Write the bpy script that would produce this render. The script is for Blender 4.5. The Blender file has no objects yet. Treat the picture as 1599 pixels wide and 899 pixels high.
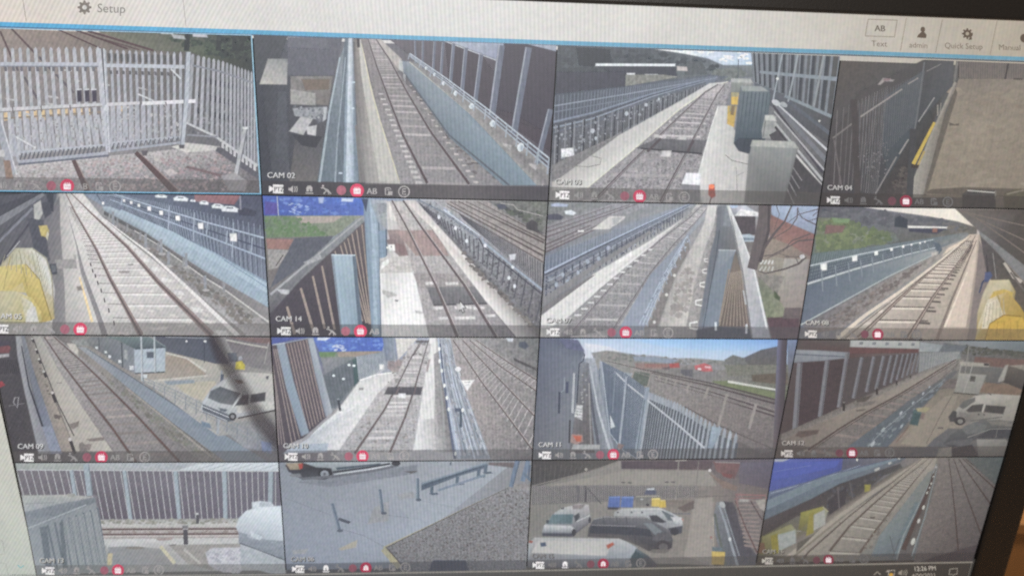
import bpy, math, random
from mathutils import Matrix, Vector

# ------------------------------------------------------------------ camera
SC = bpy.context.scene
COL = SC.collection
S = 0.125                      # metres: width of one camera picture on the screen
ASP = 0.5365                   # its height over its width
F, CX, CY = 1333.8, 799.5, 449.5
rx, ry, rz = 0.366, -0.0747, 0.0410
T = Vector((0.106, 0.189, 3.2463))
Rm = Matrix.Rotation(rx, 3, 'X') @ Matrix.Rotation(ry, 3, 'Y') @ Matrix.Rotation(rz, 3, 'Z')
ZC = 1.25                      # height of the screen centre over the floor


def U2W(u):                    # screen axes (right, down, into) to world (upright screen facing -Y)
    return Vector((u[0] * S, u[2] * S, -u[1] * S + ZC))


RT = Rm.transposed()
Cu = -(RT @ T)
cam_d = bpy.data.cameras.new('camera')
cam = bpy.data.objects.new('camera', cam_d)
COL.objects.link(cam)
ax = lambda v: Vector((v[0], v[2], -v[1]))
right, down, fwd = ax(RT @ Vector((1, 0, 0))), ax(RT @ Vector((0, 1, 0))), ax(RT @ Vector((0, 0, 1)))
m = Matrix((right, -down, -fwd)).transposed().to_4x4()
m.translation = U2W(Cu)
cam.matrix_world = m
cam_d.sensor_width = 36
cam_d.lens = F / 1599 * 36
cam_d.clip_start = 0.01
cam_d.clip_end = 50
cam_d.dof.use_dof = True
cam_d.dof.focus_distance = 0.315
cam_d.dof.aperture_fstop = 20
SC.camera = cam

# ------------------------------------------------------------------ world, lamps, exposure
w = bpy.data.worlds.new('World')
SC.world = w
w.use_nodes = True
w.node_tree.nodes['Background'].inputs[0].default_value = (0.9, 0.85, 0.8, 1)
w.node_tree.nodes['Background'].inputs[1].default_value = 0.05
SC.view_settings.view_transform = 'Standard'
SC.view_settings.look = 'None'
SC.view_settings.exposure = 0
SC.view_settings.gamma = 1
SC.cycles.transparent_max_bounces = 24
SC.cycles.max_bounces = 4
SC.cycles.sample_clamp_indirect = 0.3
SC.cycles.caustics_reflective = False
SC.cycles.use_denoising = False
SC.cycles.filter_width = 2.1


def lamp(name, loc, to, size, power, col):
    d = bpy.data.lights.new(name, 'AREA')
    d.shape = 'DISK'
    d.size = size
    d.energy = power
    d.color = col
    o = bpy.data.objects.new(name, d)
    COL.objects.link(o)
    o.location = loc
    o.rotation_euler = (Vector(to) - Vector(loc)).to_track_quat('-Z', 'Y').to_euler()


lamp('bezel_fill_light', (0.0, -1.0, 1.64), (-.05, 0, ZC + .1), 0.35, 9, (1.0, 0.97, 0.93))  # unseen area light added for the bezel highlight and the screen veil
lamp('wall_fill_light', (0.75, 0.02, 1.75), (0.62, 0.35, 1.0), 0.15, 13, (1.0, 0.84, 0.62))  # unseen, added behind the screen plane to brighten wall and cupboard only


# ------------------------------------------------------------------ materials
def lin(c):
    c = max(0.0, min(1.0, c / 255.0))
    return c / 12.92 if c <= 0.04045 else ((c + 0.055) / 1.055) ** 2.4


PX = S / 430.0                 # about one photograph pixel on the screen, in metres


def picture_material(name, soft):
    mt = bpy.data.materials.new(name)
    mt.use_nodes = True
    nt = mt.node_tree
    N, K = nt.nodes, nt.links
    N.clear()
    out = N.new('ShaderNodeOutputMaterial')
    pb = N.new('ShaderNodeBsdfPrincipled')
    pb.inputs['Base Color'].default_value = (0.034, 0.036, 0.039, 1)
    pb.inputs['Roughness'].default_value = 0.42
    pb.inputs['Emission Strength'].default_value = 1.0
    ca = N.new('ShaderNodeAttribute'); ca.attribute_name = 'Col'
    ta = N.new('ShaderNodeAttribute'); ta.attribute_name = 'tex'
    sep = N.new('ShaderNodeSeparateXYZ'); K.new(ta.outputs['Vector'], sep.inputs[0])
    tc = N.new('ShaderNodeTexCoord')

    def math_(op, a, b=None):
        n = N.new('ShaderNodeMath'); n.operation = op
        for i, v in enumerate((a, b)):
            if v is None: continue
            if isinstance(v, (int, float)): n.inputs[i].default_value = v
            else: K.new(v, n.inputs[i])
        return n.outputs[0]
    # grain whose size and depth each piece of picture carries itself
    nz = N.new('ShaderNodeTexNoise'); nz.inputs['Detail'].default_value = 2.5; nz.inputs['Roughness'].default_value = 0.65
    K.new(tc.outputs['Object'], nz.inputs['Vector']); K.new(sep.outputs[1], nz.inputs['Scale'])
    g = math_('SUBTRACT', nz.outputs['Fac'], 0.5)
    g = math_('MULTIPLY', g, 4.2)
    g = math_('MULTIPLY', g, sep.outputs[0])
    # broad blotches of the panel
    nb = N.new('ShaderNodeTexNoise'); nb.inputs['Scale'].default_value = 45; nb.inputs['Detail'].default_value = 3
    K.new(tc.outputs['Object'], nb.inputs['Vector'])
    b = math_('MULTIPLY', math_('SUBTRACT', nb.outputs['Fac'], 0.5), 0.28)
    # fine ripple of the pixel grid, slanted on the left, upright in the middle
    def ripple(ang, period, amp):
        mp = N.new('ShaderNodeMapping'); mp.inputs['Rotation'].default_value = (0, ang, 0)
        K.new(tc.outputs['Object'], mp.inputs['Vector'])
        wv = N.new('ShaderNodeTexWave'); wv.wave_type = 'BANDS'; wv.bands_direction = 'X'
        wv.inputs['Scale'].default_value = 0.314 / (period * PX)
        wv.inputs['Distortion'].default_value = 1.2; wv.inputs['Detail'].default_value = 1
        wv.inputs['Detail Scale'].default_value = 0.15
        K.new(mp.outputs[0], wv.inputs['Vector'])
        return math_('MULTIPLY', math_('SUBTRACT', wv.outputs['Fac'], 0.5), amp)
    sx = N.new('ShaderNodeSeparateXYZ'); K.new(tc.outputs['Object'], sx.inputs[0])
    mr = N.new('ShaderNodeMapRange'); mr.inputs['From Min'].default_value = -0.14; mr.inputs['From Max'].default_value = -0.07
    K.new(sx.outputs[0], mr.inputs['Value'])
    mix = N.new('ShaderNodeMix'); K.new(mr.outputs[0], mix.inputs[0])
    K.new(ripple(math.radians(-32), 5.2, 0.15), mix.inputs[2]); K.new(ripple(math.radians(4), 6.0, 0.15), mix.inputs[3])
    mr2 = N.new('ShaderNodeMapRange'); mr2.inputs['From Min'].default_value = 0.02; mr2.inputs['From Max'].default_value = 0.14
    mr2.inputs['To Min'].default_value = 1.0; mr2.inputs['To Max'].default_value = 0.35
    K.new(sx.outputs[0], mr2.inputs['Value'])
    r = math_('MULTIPLY', mix.outputs[0], mr2.outputs[0])
    nm = N.new('ShaderNodeTexNoise'); nm.inputs['Scale'].default_value = 420; nm.inputs['Detail'].default_value = 4; nm.inputs['Roughness'].default_value = 0.7
    K.new(tc.outputs['Object'], nm.inputs['Vector'])
    mid = math_('MULTIPLY', math_('SUBTRACT', nm.outputs['Fac'], 0.5), math_('MINIMUM', math_('MULTIPLY', sep.outputs[0], 13.0), 0.9))
    tot = math_('ADD', math_('ADD', math_('ADD', g, mid), b), math_('ADD', r, 1.0))
    tot = math_('MAXIMUM', tot, 0.12)
    vm = N.new('ShaderNodeVectorMath'); vm.operation = 'SCALE'
    hv = N.new('ShaderNodeVectorMath'); hv.operation = 'MULTIPLY_ADD'
    K.new(nm.outputs['Color'], hv.inputs[0]); hv.inputs[1].default_value = (0.22, 0.22, 0.22); hv.inputs[2].default_value = (0.89, 0.89, 0.89)
    hm = N.new('ShaderNodeVectorMath'); hm.operation = 'MULTIPLY'
    K.new(ca.outputs['Vector'], hm.inputs[0]); K.new(hv.outputs[0], hm.inputs[1])
    K.new(hm.outputs[0], vm.inputs[0]); K.new(tot, vm.inputs['Scale'])
    K.new(vm.outputs[0], pb.inputs['Emission Color'])
    if soft:
        tr = N.new('ShaderNodeBsdfTransparent'); ms = N.new('ShaderNodeMixShader')
        K.new(sep.outputs[2], ms.inputs[0]); K.new(tr.outputs[0], ms.inputs[1]); K.new(pb.outputs[0], ms.inputs[2])
        K.new(ms.outputs[0], out.inputs[0])
    else:
        K.new(pb.outputs[0], out.inputs[0])
    return mt


M_PIC = picture_material('lit_screen_picture', False)
M_SOFT = picture_material('lit_screen_overlay', True)


def plain(name, col, rough, spec=0.5, bump=0.0, scale=300, var=0.15, emit=None):
    mt = bpy.data.materials.new(name); mt.use_nodes = True
    nt = mt.node_tree; N, K = nt.nodes, nt.links
    pb = N['Principled BSDF']
    pb.inputs['Roughness'].default_value = rough
    pb.inputs['Specular IOR Level'].default_value = spec
    tc = N.new('ShaderNodeTexCoord'); nz = N.new('ShaderNodeTexNoise'); nz.inputs['Scale'].default_value = scale
    nz.inputs['Detail'].default_value = 5
    K.new(tc.outputs['Object'], nz.inputs['Vector'])
    cr = N.new('ShaderNodeValToRGB')
    cr.color_ramp.elements[0].position = 0.3; cr.color_ramp.elements[1].position = 0.7
    cr.color_ramp.elements[0].color = tuple(c * (1 - var) for c in col) + (1,)
    cr.color_ramp.elements[1].color = tuple(min(1, c * (1 + var)) for c in col) + (1,)
    K.new(nz.outputs['Fac'], cr.inputs[0]); K.new(cr.outputs[0], pb.inputs['Base Color'])
    if bump:
        bp = N.new('ShaderNodeBump'); bp.inputs['Strength'].default_value = bump; bp.inputs['Distance'].default_value = 0.0003
        K.new(nz.outputs['Fac'], bp.inputs['Height']); K.new(bp.outputs[0], pb.inputs['Normal'])
    return mt


M_BEZ = plain('black_bezel_plastic', (0.018, 0.014, 0.011), 0.34, 0.5, 0.15, 900)
M_BACK = plain('black_case_plastic', (0.02, 0.02, 0.02), 0.6, 0.4, 0.3, 500)
M_OFF = plain('black_panel', (0.004, 0.004, 0.005), 0.4, 0.4)
M_WALL = plain('cream_painted_wall', (0.80, 0.68, 0.46), 0.75, 0.3, 0.3, 60, 0.08)
M_WOOD = plain('ochre_wood_veneer', (0.14, 0.066, 0.024), 0.6, 0.3, 0.2, 12, 0.08)

# ------------------------------------------------------------------ picture points to the panel
DZ = 3e-6 / S


def on_panel(x, y, lay=0.0):
    """photograph pixel -> point on the screen panel (lay = height over the glass in steps)"""
    r = RT @ Vector(((x - CX) / F, (y - CY) / F, 1))
    k = (-lay * DZ - Cu[2]) / r[2]
    return U2W(Cu + r * k)


def clip(poly, quad):
    """poly: list of (x,y,r,g,b,a); quad: convex, clockwise on the picture"""
    out = poly
    n = len(quad)
    for i in range(n):
        ax_, ay_ = quad[i]; bx, by = quad[(i + 1) % n]
        src, out = out, []
        if not src: return []
        side = lambda p: (bx - ax_) * (p[1] - ay_) - (by - ay_) * (p[0] - ax_)
        for j in range(len(src)):
            p, q = src[j - 1], src[j]
            sp, sq = side(p), side(q)
            if (sp >= 0) != (sq >= 0):
                t = sp / (sp - sq)
                out.append(tuple(a + (b - a) * t for a, b in zip(p, q)))
            if sq >= 0: out.append(q)
    return out


class Sheet:
    """one mesh on the panel"""
    def __init__(self, name, soft=False):
        self.name, self.soft = name, soft
        self.v, self.f, self.c, self.t, self.m = [], [], [], [], []


def hom(q):
    """homography of the unit square onto q = [p00, p10, p11, p01]"""
    (x0, y0), (x1, y1), (x2, y2), (x3, y3) = q
    dx1, dx2, dy1, dy2 = x1 - x2, x3 - x2, y1 - y2, y3 - y2
    sx, sy = x0 - x1 + x2 - x3, y0 - y1 + y2 - y3
    d = dx1 * dy2 - dx2 * dy1
    g = (sx * dy2 - dx2 * sy) / d; h = (dx1 * sy - sx * dy1) / d
    a, b, c = x1 - x0 + g * x1, x3 - x0 + h * x3, x0
    e, f, i = y1 - y0 + g * y1, y3 - y0 + h * y3, y0
    return lambda u, v: ((a * u + b * v + c) / (g * u + h * v + 1), (e * u + f * v + i) / (g * u + h * v + 1))


def text_mesh(s, _c={}):
    if s not in _c:
        cu = bpy.data.curves.new('txt', 'FONT'); cu.body = s; cu.size = 1; cu.resolution_u = 3
        o = bpy.data.objects.new('txt', cu); COL.objects.link(o)
        bpy.context.view_layer.update()
        me = o.to_mesh()
        vs = [(v.co.x, v.co.y) for v in me.vertices]; fs = [tuple(p.vertices) for p in me.polygons]
        o.to_mesh_clear(); bpy.data.objects.remove(o); bpy.data.curves.remove(cu)
        x0 = min(p[0] for p in vs); x1 = max(p[0] for p in vs)
        _c[s] = (vs, fs, x0, x1)
    return _c[s]


def plen(pl):
    return [math.dist(pl[i], pl[i + 1]) for i in range(len(pl) - 1)]


def at(pl, t):
    ls = plen(pl); d = t * sum(ls)
    for i, l in enumerate(ls):
        if d <= l or i == len(ls) - 1:
            k = d / l
            return (pl[i][0] + (pl[i + 1][0] - pl[i][0]) * k, pl[i][1] + (pl[i + 1][1] - pl[i][1]) * k)
        d -= l


def psp(n, wf, wn, a=0.0, b=1.0):
    """n places evenly spaced in depth, far (0) to near (1), where widths there are wf and wn"""
    if abs(wf - wn) < 1e-6: return [a + (b - a) * i / max(1, n - 1) for i in range(n)]
    da, db = 1 / (wf + (wn - wf) * a), 1 / (wf + (wn - wf) * b)
    return [(1 / (da + (db - da) * i / max(1, n - 1)) - wf) / (wn - wf) for i in range(n)]


def mixc(a, b, t): return tuple(x + (y - x) * t for x, y in zip(a, b))


class View:
    def __init__(self, name, quad, crop, parent, label=None):
        self.q = quad; self.ox, self.oy, self.k = crop
        self.parent = parent; self.label = label; self.tid = None; self.sat = 1.0; self.gain = 1.0; self.tint = (0, 0, 0)
        self.lay = 2.0; self.sheets = []; self.rnd = random.Random(name + str(quad[0]))
        self.base = Sheet(name); self.cur = self.base; self.sheets.append(self.base)

    def s(self, name, soft=False):
        self.cur = Sheet(name, soft); self.sheets.append(self.cur); self.lay += 1

    def px(self, p): return (self.ox + p[0] * self.k, self.oy + p[1] * self.k)

    def raw(self, pts, cols, nz, ns, al=1.0, edge=None, dl=0.0):
        poly = [(p[0], p[1], *c[:3], a) for p, c, a in zip(pts, cols, edge or [al] * len(pts))]
        poly = clip(poly, self.q)
        if len(poly) < 3: return
        sh = self.cur; b = len(sh.v)
        if nz >= 0.14:
            nz, ns = nz * 1.5, ns * 1.5
            poly = [(*q[:2], *((c * .65 + sum(q[2:5]) / 3 * .35) * 1.1 for c in q[2:5]), q[5]) for q in poly]
        for p in poly:
            st = self.sat * max(0.7, 1.06 - 0.0042 * (max(p[2:5]) - min(p[2:5]))) if self.tid else self.sat
            if self.tid and (p[4] - p[2] > 62 or p[2] - p[4] > 62): st = max(st, 0.88)
            gr = (p[2] * .3 + p[3] * .55 + p[4] * .15) * (1 - st)
            sh.v.append(on_panel(p[0], p[1], self.lay + dl)); lu = p[2] * .3 + p[3] * .6 + p[4] * .1
            kk = 1 + (self.gain - 1) * min(1.2, lu / 130) * max(0.35, min(1.0, 1 - (p[4] - p[2] - 8) / 24)); sh.c.append(tuple(min(240, (c * st + gr) * kk + t_) for c, t_ in zip(p[2:5], self.tint))); sh.t.append((nz, 1 / (ns * PX), p[5]))
        sh.f.append(tuple(range(b, b + len(poly)))); sh.m.append(1 if edge or self.cur.soft else 0)

    def P(self, pts, col, nz=0.08, ns=3, al=1.0, up=True):
        if up: self.lay += 1
        cols = col if isinstance(col[0], (tuple, list)) else [col] * len(pts)
        q = [self.px(p) for p in pts]
        if al != 1.0 or not self.feather(q, cols, nz, ns): self.raw(q, cols, nz, ns, al)

    def feather(self, q, cols, nz, ns, d=2.0):
        """soft rim, as a camera picture has: the colour fades out over d picture pixels"""
        n = len(q); ar = sum(q[i - 1][0] * q[i][1] - q[i][0] * q[i - 1][1] for i in range(n)) / 2
        if abs(ar) < 40 or self.tid is None or 2 * abs(ar) / (sum(plen(q)) + math.dist(q[-1], q[0])) < 2.6: return False
        s = 1 if ar > 0 else -1; out = []; ins = []
        for i in range(n):
            a, b, c = q[i - 1], q[i], q[(i + 1) % n]
            l1, l2 = math.dist(a, b) or 1, math.dist(b, c) or 1
            n1 = ((b[1] - a[1]) / l1, -(b[0] - a[0]) / l1); n2 = ((c[1] - b[1]) / l2, -(c[0] - b[0]) / l2)
            mx, my = n1[0] + n2[0], n1[1] + n2[1]; k = 1 / max(0.6, mx * mx + my * my) * 2 / 1
            out.append((b[0] + mx * k * 0.55 * d * s, b[1] + my * k * 0.55 * d * s)); ins.append((b[0] - mx * k * 0.4 * d * s, b[1] - my * k * 0.4 * d * s))
        self.raw(ins, cols, nz, ns)
        for i in range(n):
            j = (i + 1) % n
            self.raw([ins[i], ins[j], out[j], out[i]], [cols[i], cols[j], cols[j], cols[i]], nz, ns, 1.0, edge=(1, 1, 0, 0), dl=0.3 + 0.02 * i)
        return True

    def G(self, quad, cols, nz=0.08, ns=3, n=6, al=1.0):
        """smooth sheet of colours: cols is a grid of rows"""
        self.lay += 1
        h = hom(quad); R_, C_ = len(cols) - 1, len(cols[0]) - 1

        def cc(u, v):
            x, y = min(u * C_, C_ - 1e-6), min(v * R_, R_ - 1e-6); i, j = int(x), int(y); x -= i; y -= j
            return mixc(mixc(cols[j][i], cols[j][i + 1], x), mixc(cols[j + 1][i], cols[j + 1][i + 1], x), y)
        A, B = n * C_, n * R_
        for i in range(A):
            for j in range(B):
                uv = [(i / A, j / B), ((i + 1) / A, j / B), ((i + 1) / A, (j + 1) / B), (i / A, (j + 1) / B)]
                self.raw([self.px(h(*p)) for p in uv], [cc(*p) for p in uv], nz, ns, al)

    def L(self, pts, w, col, w2=None, nz=0.05, ns=3, up=True, al=1.0, col2=None):
        """line of width w that may change to w2"""
        if up: self.lay += 1
        w2 = w if w2 is None else w2
        n = len(pts); tot = sum(plen(pts)) or 1; d = 0; Ls = []; Rs = []; cs = []
        for i, p in enumerate(pts):
            if i: d += math.dist(pts[i - 1], p)
            a = pts[max(0, i - 1)]; b = pts[min(n - 1, i + 1)]
            l = math.dist(a, b) or 1; nx, ny = -(b[1] - a[1]) / l, (b[0] - a[0]) / l
            ww = (w + (w2 - w) * d / tot) / 2
            Ls.append((p[0] + nx * ww, p[1] + ny * ww)); Rs.append((p[0] - nx * ww, p[1] - ny * ww))
            cs.append(mixc(col, col2, d / tot) if col2 else col)
        for i in range(n - 1):
            self.raw([self.px(q) for q in (Ls[i], Ls[i + 1], Rs[i + 1], Rs[i])], [cs[i], cs[i + 1], cs[i + 1], cs[i]], nz, ns, al)

    def E(self, x, y, a, b, col, rot=0.0, nz=0.05, ns=3, n=18, up=True, jit=0.0, al=1.0):
        if up: self.lay += 1
        pts = []
        for i in range(n):
            t = 2 * math.pi * i / n; r = 1 + self.rnd.uniform(-jit, jit)
            px, py = a * math.cos(t) * r, b * math.sin(t) * r
            pts.append((x + px * math.cos(rot) - py * math.sin(rot), y + px * math.sin(rot) + py * math.cos(rot)))
        self.raw([self.px(p) for p in pts], [col] * n, nz, ns, al)

    def bars(self, top, bot, n, w, col, wf=1, wn=1, w2=None, a=0, b=1, up=True, jit=0.0, cols=None, head=0):
        """upright bars between two polylines, evenly spaced in depth"""
        if up: self.lay += 1
        for i, t in enumerate(psp(n, wf, wn, a, b)):
            p, q = at(top, t), at(bot, t)
            ww = w + ((w2 if w2 is not None else w) - w) * t
            c = col if not cols else self.rnd.choice(cols)
            if jit:
                f = 1 + self.rnd.uniform(-jit, jit); c = tuple(x * f for x in c)
            self.L([p, q], ww, c, up=False)
            if head: self.P([(p[0] - ww / 2, p[1]), (p[0], p[1] - head * (0.4 + 0.6 * t)), (p[0] + ww / 2, p[1])], c, up=False)

    def track(self, l, r, n, ext, th, scol, rcol, rw, a=0.0, jit=0.12, th0=None, nz=0.12, ns=2, hi=None, gap=None):
        """sleepers under two rails; l and r are polylines, far end first"""
        wf, wn = math.dist(l[0], r[0]), math.dist(l[-1], r[-1])
        self.lay += 1
        for t in psp(n, wf, wn, a, 1.0):
            p, q = at(l, t), at(r, t)
            e = ext; f = 1 + self.rnd.uniform(-jit, jit)
            p2 = (p[0] - (q[0] - p[0]) * e, p[1] - (q[1] - p[1]) * e); q2 = (q[0] + (q[0] - p[0]) * e, q[1] + (q[1] - p[1]) * e)
            self.L([p2, q2], (th0 if th0 is not None else th * wf / wn) * (1 - t) + th * t, tuple(c * f for c in scol), up=False, nz=nz, ns=ns)
        for pl in (l, r):
            self.L(pl, max(rw * wf / wn, rw * 0.3) * 2, tuple(c * 0.8 for c in scol), rw * 1.8, nz=0.16)  # rust-toned dark band along each rail, with shading painted in
        for pl in (l, r):
            self.L(pl, max(rw * wf / wn, rw * 0.3), rcol, rw, nz=0.06)
            if hi:
                self.L([(x + rw * .12, y) for x, y in pl], rw * .08, hi, rw * .3, nz=0.05)

    def scat(self, poly, n, size, cols, asp=1.0, rot=0.0, nz=0.05, grow=None, k=5):
        """small uneven patches spread over a polygon"""
        xs = [p[0] for p in poly]; ys = [p[1] for p in poly]; self.lay += 1
        if size >= 14: size *= 0.6; n = int(n * 2.2)
        else: size *= 0.85; n = int(n * 1.3)
        mc = tuple(sum(c[i] for c in cols) / len(cols) for i in range(3))
        cols = [mixc(c, mc, 0.38) for c in cols]
        done = 0; tries = 0
        while done < n and tries < n * 20:
            tries += 1
            x, y = self.rnd.uniform(min(xs), max(xs)), self.rnd.uniform(min(ys), max(ys))
            ins = False
            for i in range(len(poly)):
                (x1, y1), (x2, y2) = poly[i - 1], poly[i]
                if (y1 > y) != (y2 > y) and x < (x2 - x1) * (y - y1) / (y2 - y1) + x1: ins = not ins
            if not ins: continue
            done += 1
            s_ = size * self.rnd.uniform(0.5, 1.3)
            if grow: s_ *= grow[0] + (grow[1] - grow[0]) * (y - min(ys)) / (max(ys) - min(ys))
            if done % 8 == 0: self.lay += 1
            self.E(x, y, s_ * asp, s_, mixc(self.rnd.choice(cols), mc, self.rnd.random() * .5), rot + self.rnd.uniform(-.4, .4), nz, 3, k, False, 0.35)

    def text(self, s, x, y, h, col, ang=0.0, slant=0.0, wid=1.0, al=1.0, bold=0.0, crop=True):
        vs, fs, x0, x1 = text_mesh(s)
        self.lay += 1
        k = h / 0.70; ca, sa = math.cos(ang), math.sin(ang)
        offs = [(0, 0)] if not bold else [(-bold, 0), (bold, 0)]
        for ox, oy in offs:
            self.lay += 0.5
            pp = []
            for vx, vy in vs:
                X, Y = (vx - x0) * k * wid + vy * k * slant + ox, -vy * k + oy
                pp.append((x + X * ca - Y * sa, y + X * sa + Y * ca))
            if crop: pp = [self.px(p) for p in pp]
            for f in fs:
                self.raw([pp[i] for i in f], [col] * len(f), 0.03, 3, al)

    def build(self):
        root = None
        for sh in self.sheets:
            if not sh.f: continue
            me = bpy.data.meshes.new(sh.name)
            me.from_pydata(sh.v, [], sh.f)
            a = me.attributes.new('Col', 'FLOAT_COLOR', 'POINT')
            a.data.foreach_set('color', [x for c in sh.c for x in (lin(c[0]), lin(c[1]), lin(c[2]), 1.0)])
            b = me.attributes.new('tex', 'FLOAT_VECTOR', 'POINT')
            b.data.foreach_set('vector', [x for t in sh.t for x in t])
            me.materials.append(M_PIC)
            if any(sh.m):
                me.materials.append(M_SOFT); me.polygons.foreach_set('material_index', sh.m)
            o = bpy.data.objects.new(sh.name, me); COL.objects.link(o)
            o.parent = root if root else self.parent
            if root is None:
                root = o
                if self.label: o['label'] = self.label
        return root


# ------------------------------------------------------------------ the monitor and what is round it
mon = bpy.data.objects.new('monitor', None); COL.objects.link(mon)
mon['label'] = 'black framed flat monitor showing a grid of sixteen railway security camera pictures'
mon['category'] = 'monitor'


def solid(name, pts_front, y0, y1, mat, parent, bev=0.0015):
    """prism from an outline on the screen plane, y0 front, y1 back"""
    import bmesh
    bm = bmesh.new()
    a = [bm.verts.new((p[0], y0, p[1])) for p in pts_front]; b = [bm.verts.new((p[0], y1, p[1])) for p in pts_front]
    bm.faces.new(a); bm.faces.new(b[::-1]); n = len(a)
    for i in range(n): bm.faces.new((a[i], b[i], b[(i + 1) % n], a[(i + 1) % n]))
    bmesh.ops.recalc_face_normals(bm, faces=bm.faces)
    if bev: bmesh.ops.bevel(bm, geom=bm.edges[:], offset=bev, segments=3, profile=0.6, affect='EDGES')
    me = bpy.data.meshes.new(name); bm.to_mesh(me); bm.free()
    for p in me.polygons: p.use_smooth = False
    me.materials.append(mat)
    o = bpy.data.objects.new(name, me); COL.objects.link(o); o.parent = parent
    return o


def XZ(x, y): p = on_panel(x, y); return (p.x, p.z)


# panel edges on the screen plane, found from the photograph's bezel lines
xr = (XZ(1599, 604)[0] + XZ(1515, 899)[0]) / 2
xl = -2.72 * S
zt = (XZ(735, -1)[1] + XZ(1599, 33)[1]) / 2
zb = ZC - 2.30 * ASP * S
xo = (XZ(1563, 899)[0] + XZ(1599, 786)[0]) / 2 + 0.0003
zo = zt + 0.022
xlo, zbo = xl - 0.0235, zb - 0.024
solid('screen_panel', [(xl - .002, zb - .002), (xr + .002, zb - .002), (xr + .002, zt + .002), (xl - .002, zt + .002)], 0.0, 0.006, M_OFF, mon, 0)
YB0, YB1 = -0.0022, 0.02
bez = solid('bezel', [(xlo, zt), (xo, zt), (xo, zo), (xlo, zo)], YB0, YB1, M_BEZ, mon)
solid('bezel', [(xr, zbo), (xo, zbo), (xo, zt - .0001), (xr, zt - .0001)], YB0, YB1, M_BEZ, mon)
solid('bezel', [(xlo, zbo), (xl, zbo), (xl, zt - .0001), (xlo, zt - .0001)], YB0, YB1, M_BEZ, mon)
solid('bezel', [(xl + .0001, zbo), (xr - .0001, zbo), (xr - .0001, zb), (xl + .0001, zb)], YB0, YB1, M_BEZ, mon)
solid('back_cover', [(xlo + .01, zbo + .01), (xo - .01, zbo + .01), (xo - .01, zo - .01), (xlo + .01, zo - .01)], 0.0202, 0.045, M_BACK, mon, 0.008)
xm = (xl + xr) / 2
solid('stand', [(xm - .03, zbo - .27), (xm + .03, zbo - .27), (xm + .03, zbo + .15), (xm - .03, zbo + .15)], 0.0455, 0.06, M_BACK, mon, 0.003)
solid('stand_foot', [(xm - .13, zbo - .285), (xm + .13, zbo - .285), (xm + .13, zbo - .2702), (xm - .13, zbo - .2702)], -0.05, 0.16, M_BACK, mon, 0.004)
M_DESK = plain('brown_desk_laminate', (0.20, 0.11, 0.05), 0.5, 0.4, 0.2, 80)
dk = solid('desk', [(-1.1, zbo - .315), (1.2, zbo - .315), (1.2, zbo - .2855), (-1.1, zbo - .2855)], -0.5, 0.33, M_DESK, None, 0.003)
dk['label'] = 'brown desk top under the monitor stand'; dk['category'] = 'desk'
wl = solid('wall', [(-2.5, 0.0), (2.5, 0.0), (2.5, 2.6), (-2.5, 2.6)], 0.35, 0.45, M_WALL, None, 0)
wl['kind'] = 'structure'; wl['label'] = 'cream wall behind the monitor'; wl['category'] = 'wall'
Cw, rw_ = U2W(Cu), on_panel(1597, 815) - U2W(Cu)
zc_ = (Cw + rw_ * ((0.22 - Cw.y) / rw_.y)).z
cab = bpy.data.objects.new('cupboard', None); COL.objects.link(cab); cab.location = (0.8, 0.28, zbo - .285)
cab['label'] = 'ochre wooden cupboard behind the right edge of the monitor'; cab['category'] = 'cupboard'
cx0, cz0 = 0.8, zbo - .285
solid('cupboard_side', [(-.75, 0), (.38, 0), (.38, zc_ - cz0 - .012), (-.75, zc_ - cz0 - .012)], -0.058, 0.06, M_WOOD, cab, 0.002)
solid('cupboard_top', [(-.76, zc_ - cz0 - .0118), (.39, zc_ - cz0 - .0118), (.39, zc_ - cz0), (-.76, zc_ - cz0)], -0.062, 0.065, M_WOOD, cab, 0.002)

FULL = [(-400, -300), (2000, -300), (2000, 1200), (-400, 1200)]
ID = (0, 0, 1)
xz_px = None


def panel_px(x, z):            # world point on the panel to photograph pixel
    u = Vector((x / S, -(z - ZC) / S, 0)); c = Rm @ u + T
    return (F * c[0] / c[2] + CX, F * c[1] / c[2] + CY)


PQ = [panel_px(xl, zt), panel_px(xr, zt), panel_px(xr, zb), panel_px(xl, zb)]


# ------------------------------------------------------------------ the program window round the pictures
W_ = View('toolbar', PQ, ID, mon)
W_.G([(PQ[0][0], -70), (-80, -60), (-80, 42), (PQ[0][0], 36)], [[(213, 205, 196)] * 2] * 2, 0.02, 2, 2)
W_.G([(-80, -60), (1660, -20), (1660, 108), (-80, 42)], [[(213, 205, 196), (214, 212, 208), (212, 211, 208), (206, 203, 196), (170, 158, 140)],
     [(219, 207, 194), (216, 213, 209), (209, 209, 208), (205, 203, 198), (168, 157, 140)]], 0.02, 2, 6)  # duller right end: viewing-angle dimming put into the bar's colours
W_.s('blue_strip')
bl = [(-80, 33), (0, 37), (396, 49.5), (870, 66), (1310, 80.5), (1660, 93.5)]
W_.L([(x, y + 1) for x, y in bl], 7, (88, 172, 216), 6, col2=(104, 150, 170))
W_.L([(x, y + 5.4) for x, y in bl], 2, (74, 104, 140), col2=(70, 84, 92))


def toolitem(name, f):
    W_.s(name); f()


def line(a, b, c=(176, 170, 160), w=1.0): W_.L([a, b], w, c)


W_.s('divider'); line((35, -4), (41, 33), (150, 140, 132)); W_.s('divider'); line((285.5, -4), (290.5, 42), (165, 160, 158))
for a, b in (((1415.5, 28), (1406, 80)), ((1471.5, 31), (1461, 83)), ((1557, 33), (1546, 86))):
    W_.s('divider'); line(a, b, (142, 130, 114), 1.1)


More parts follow.
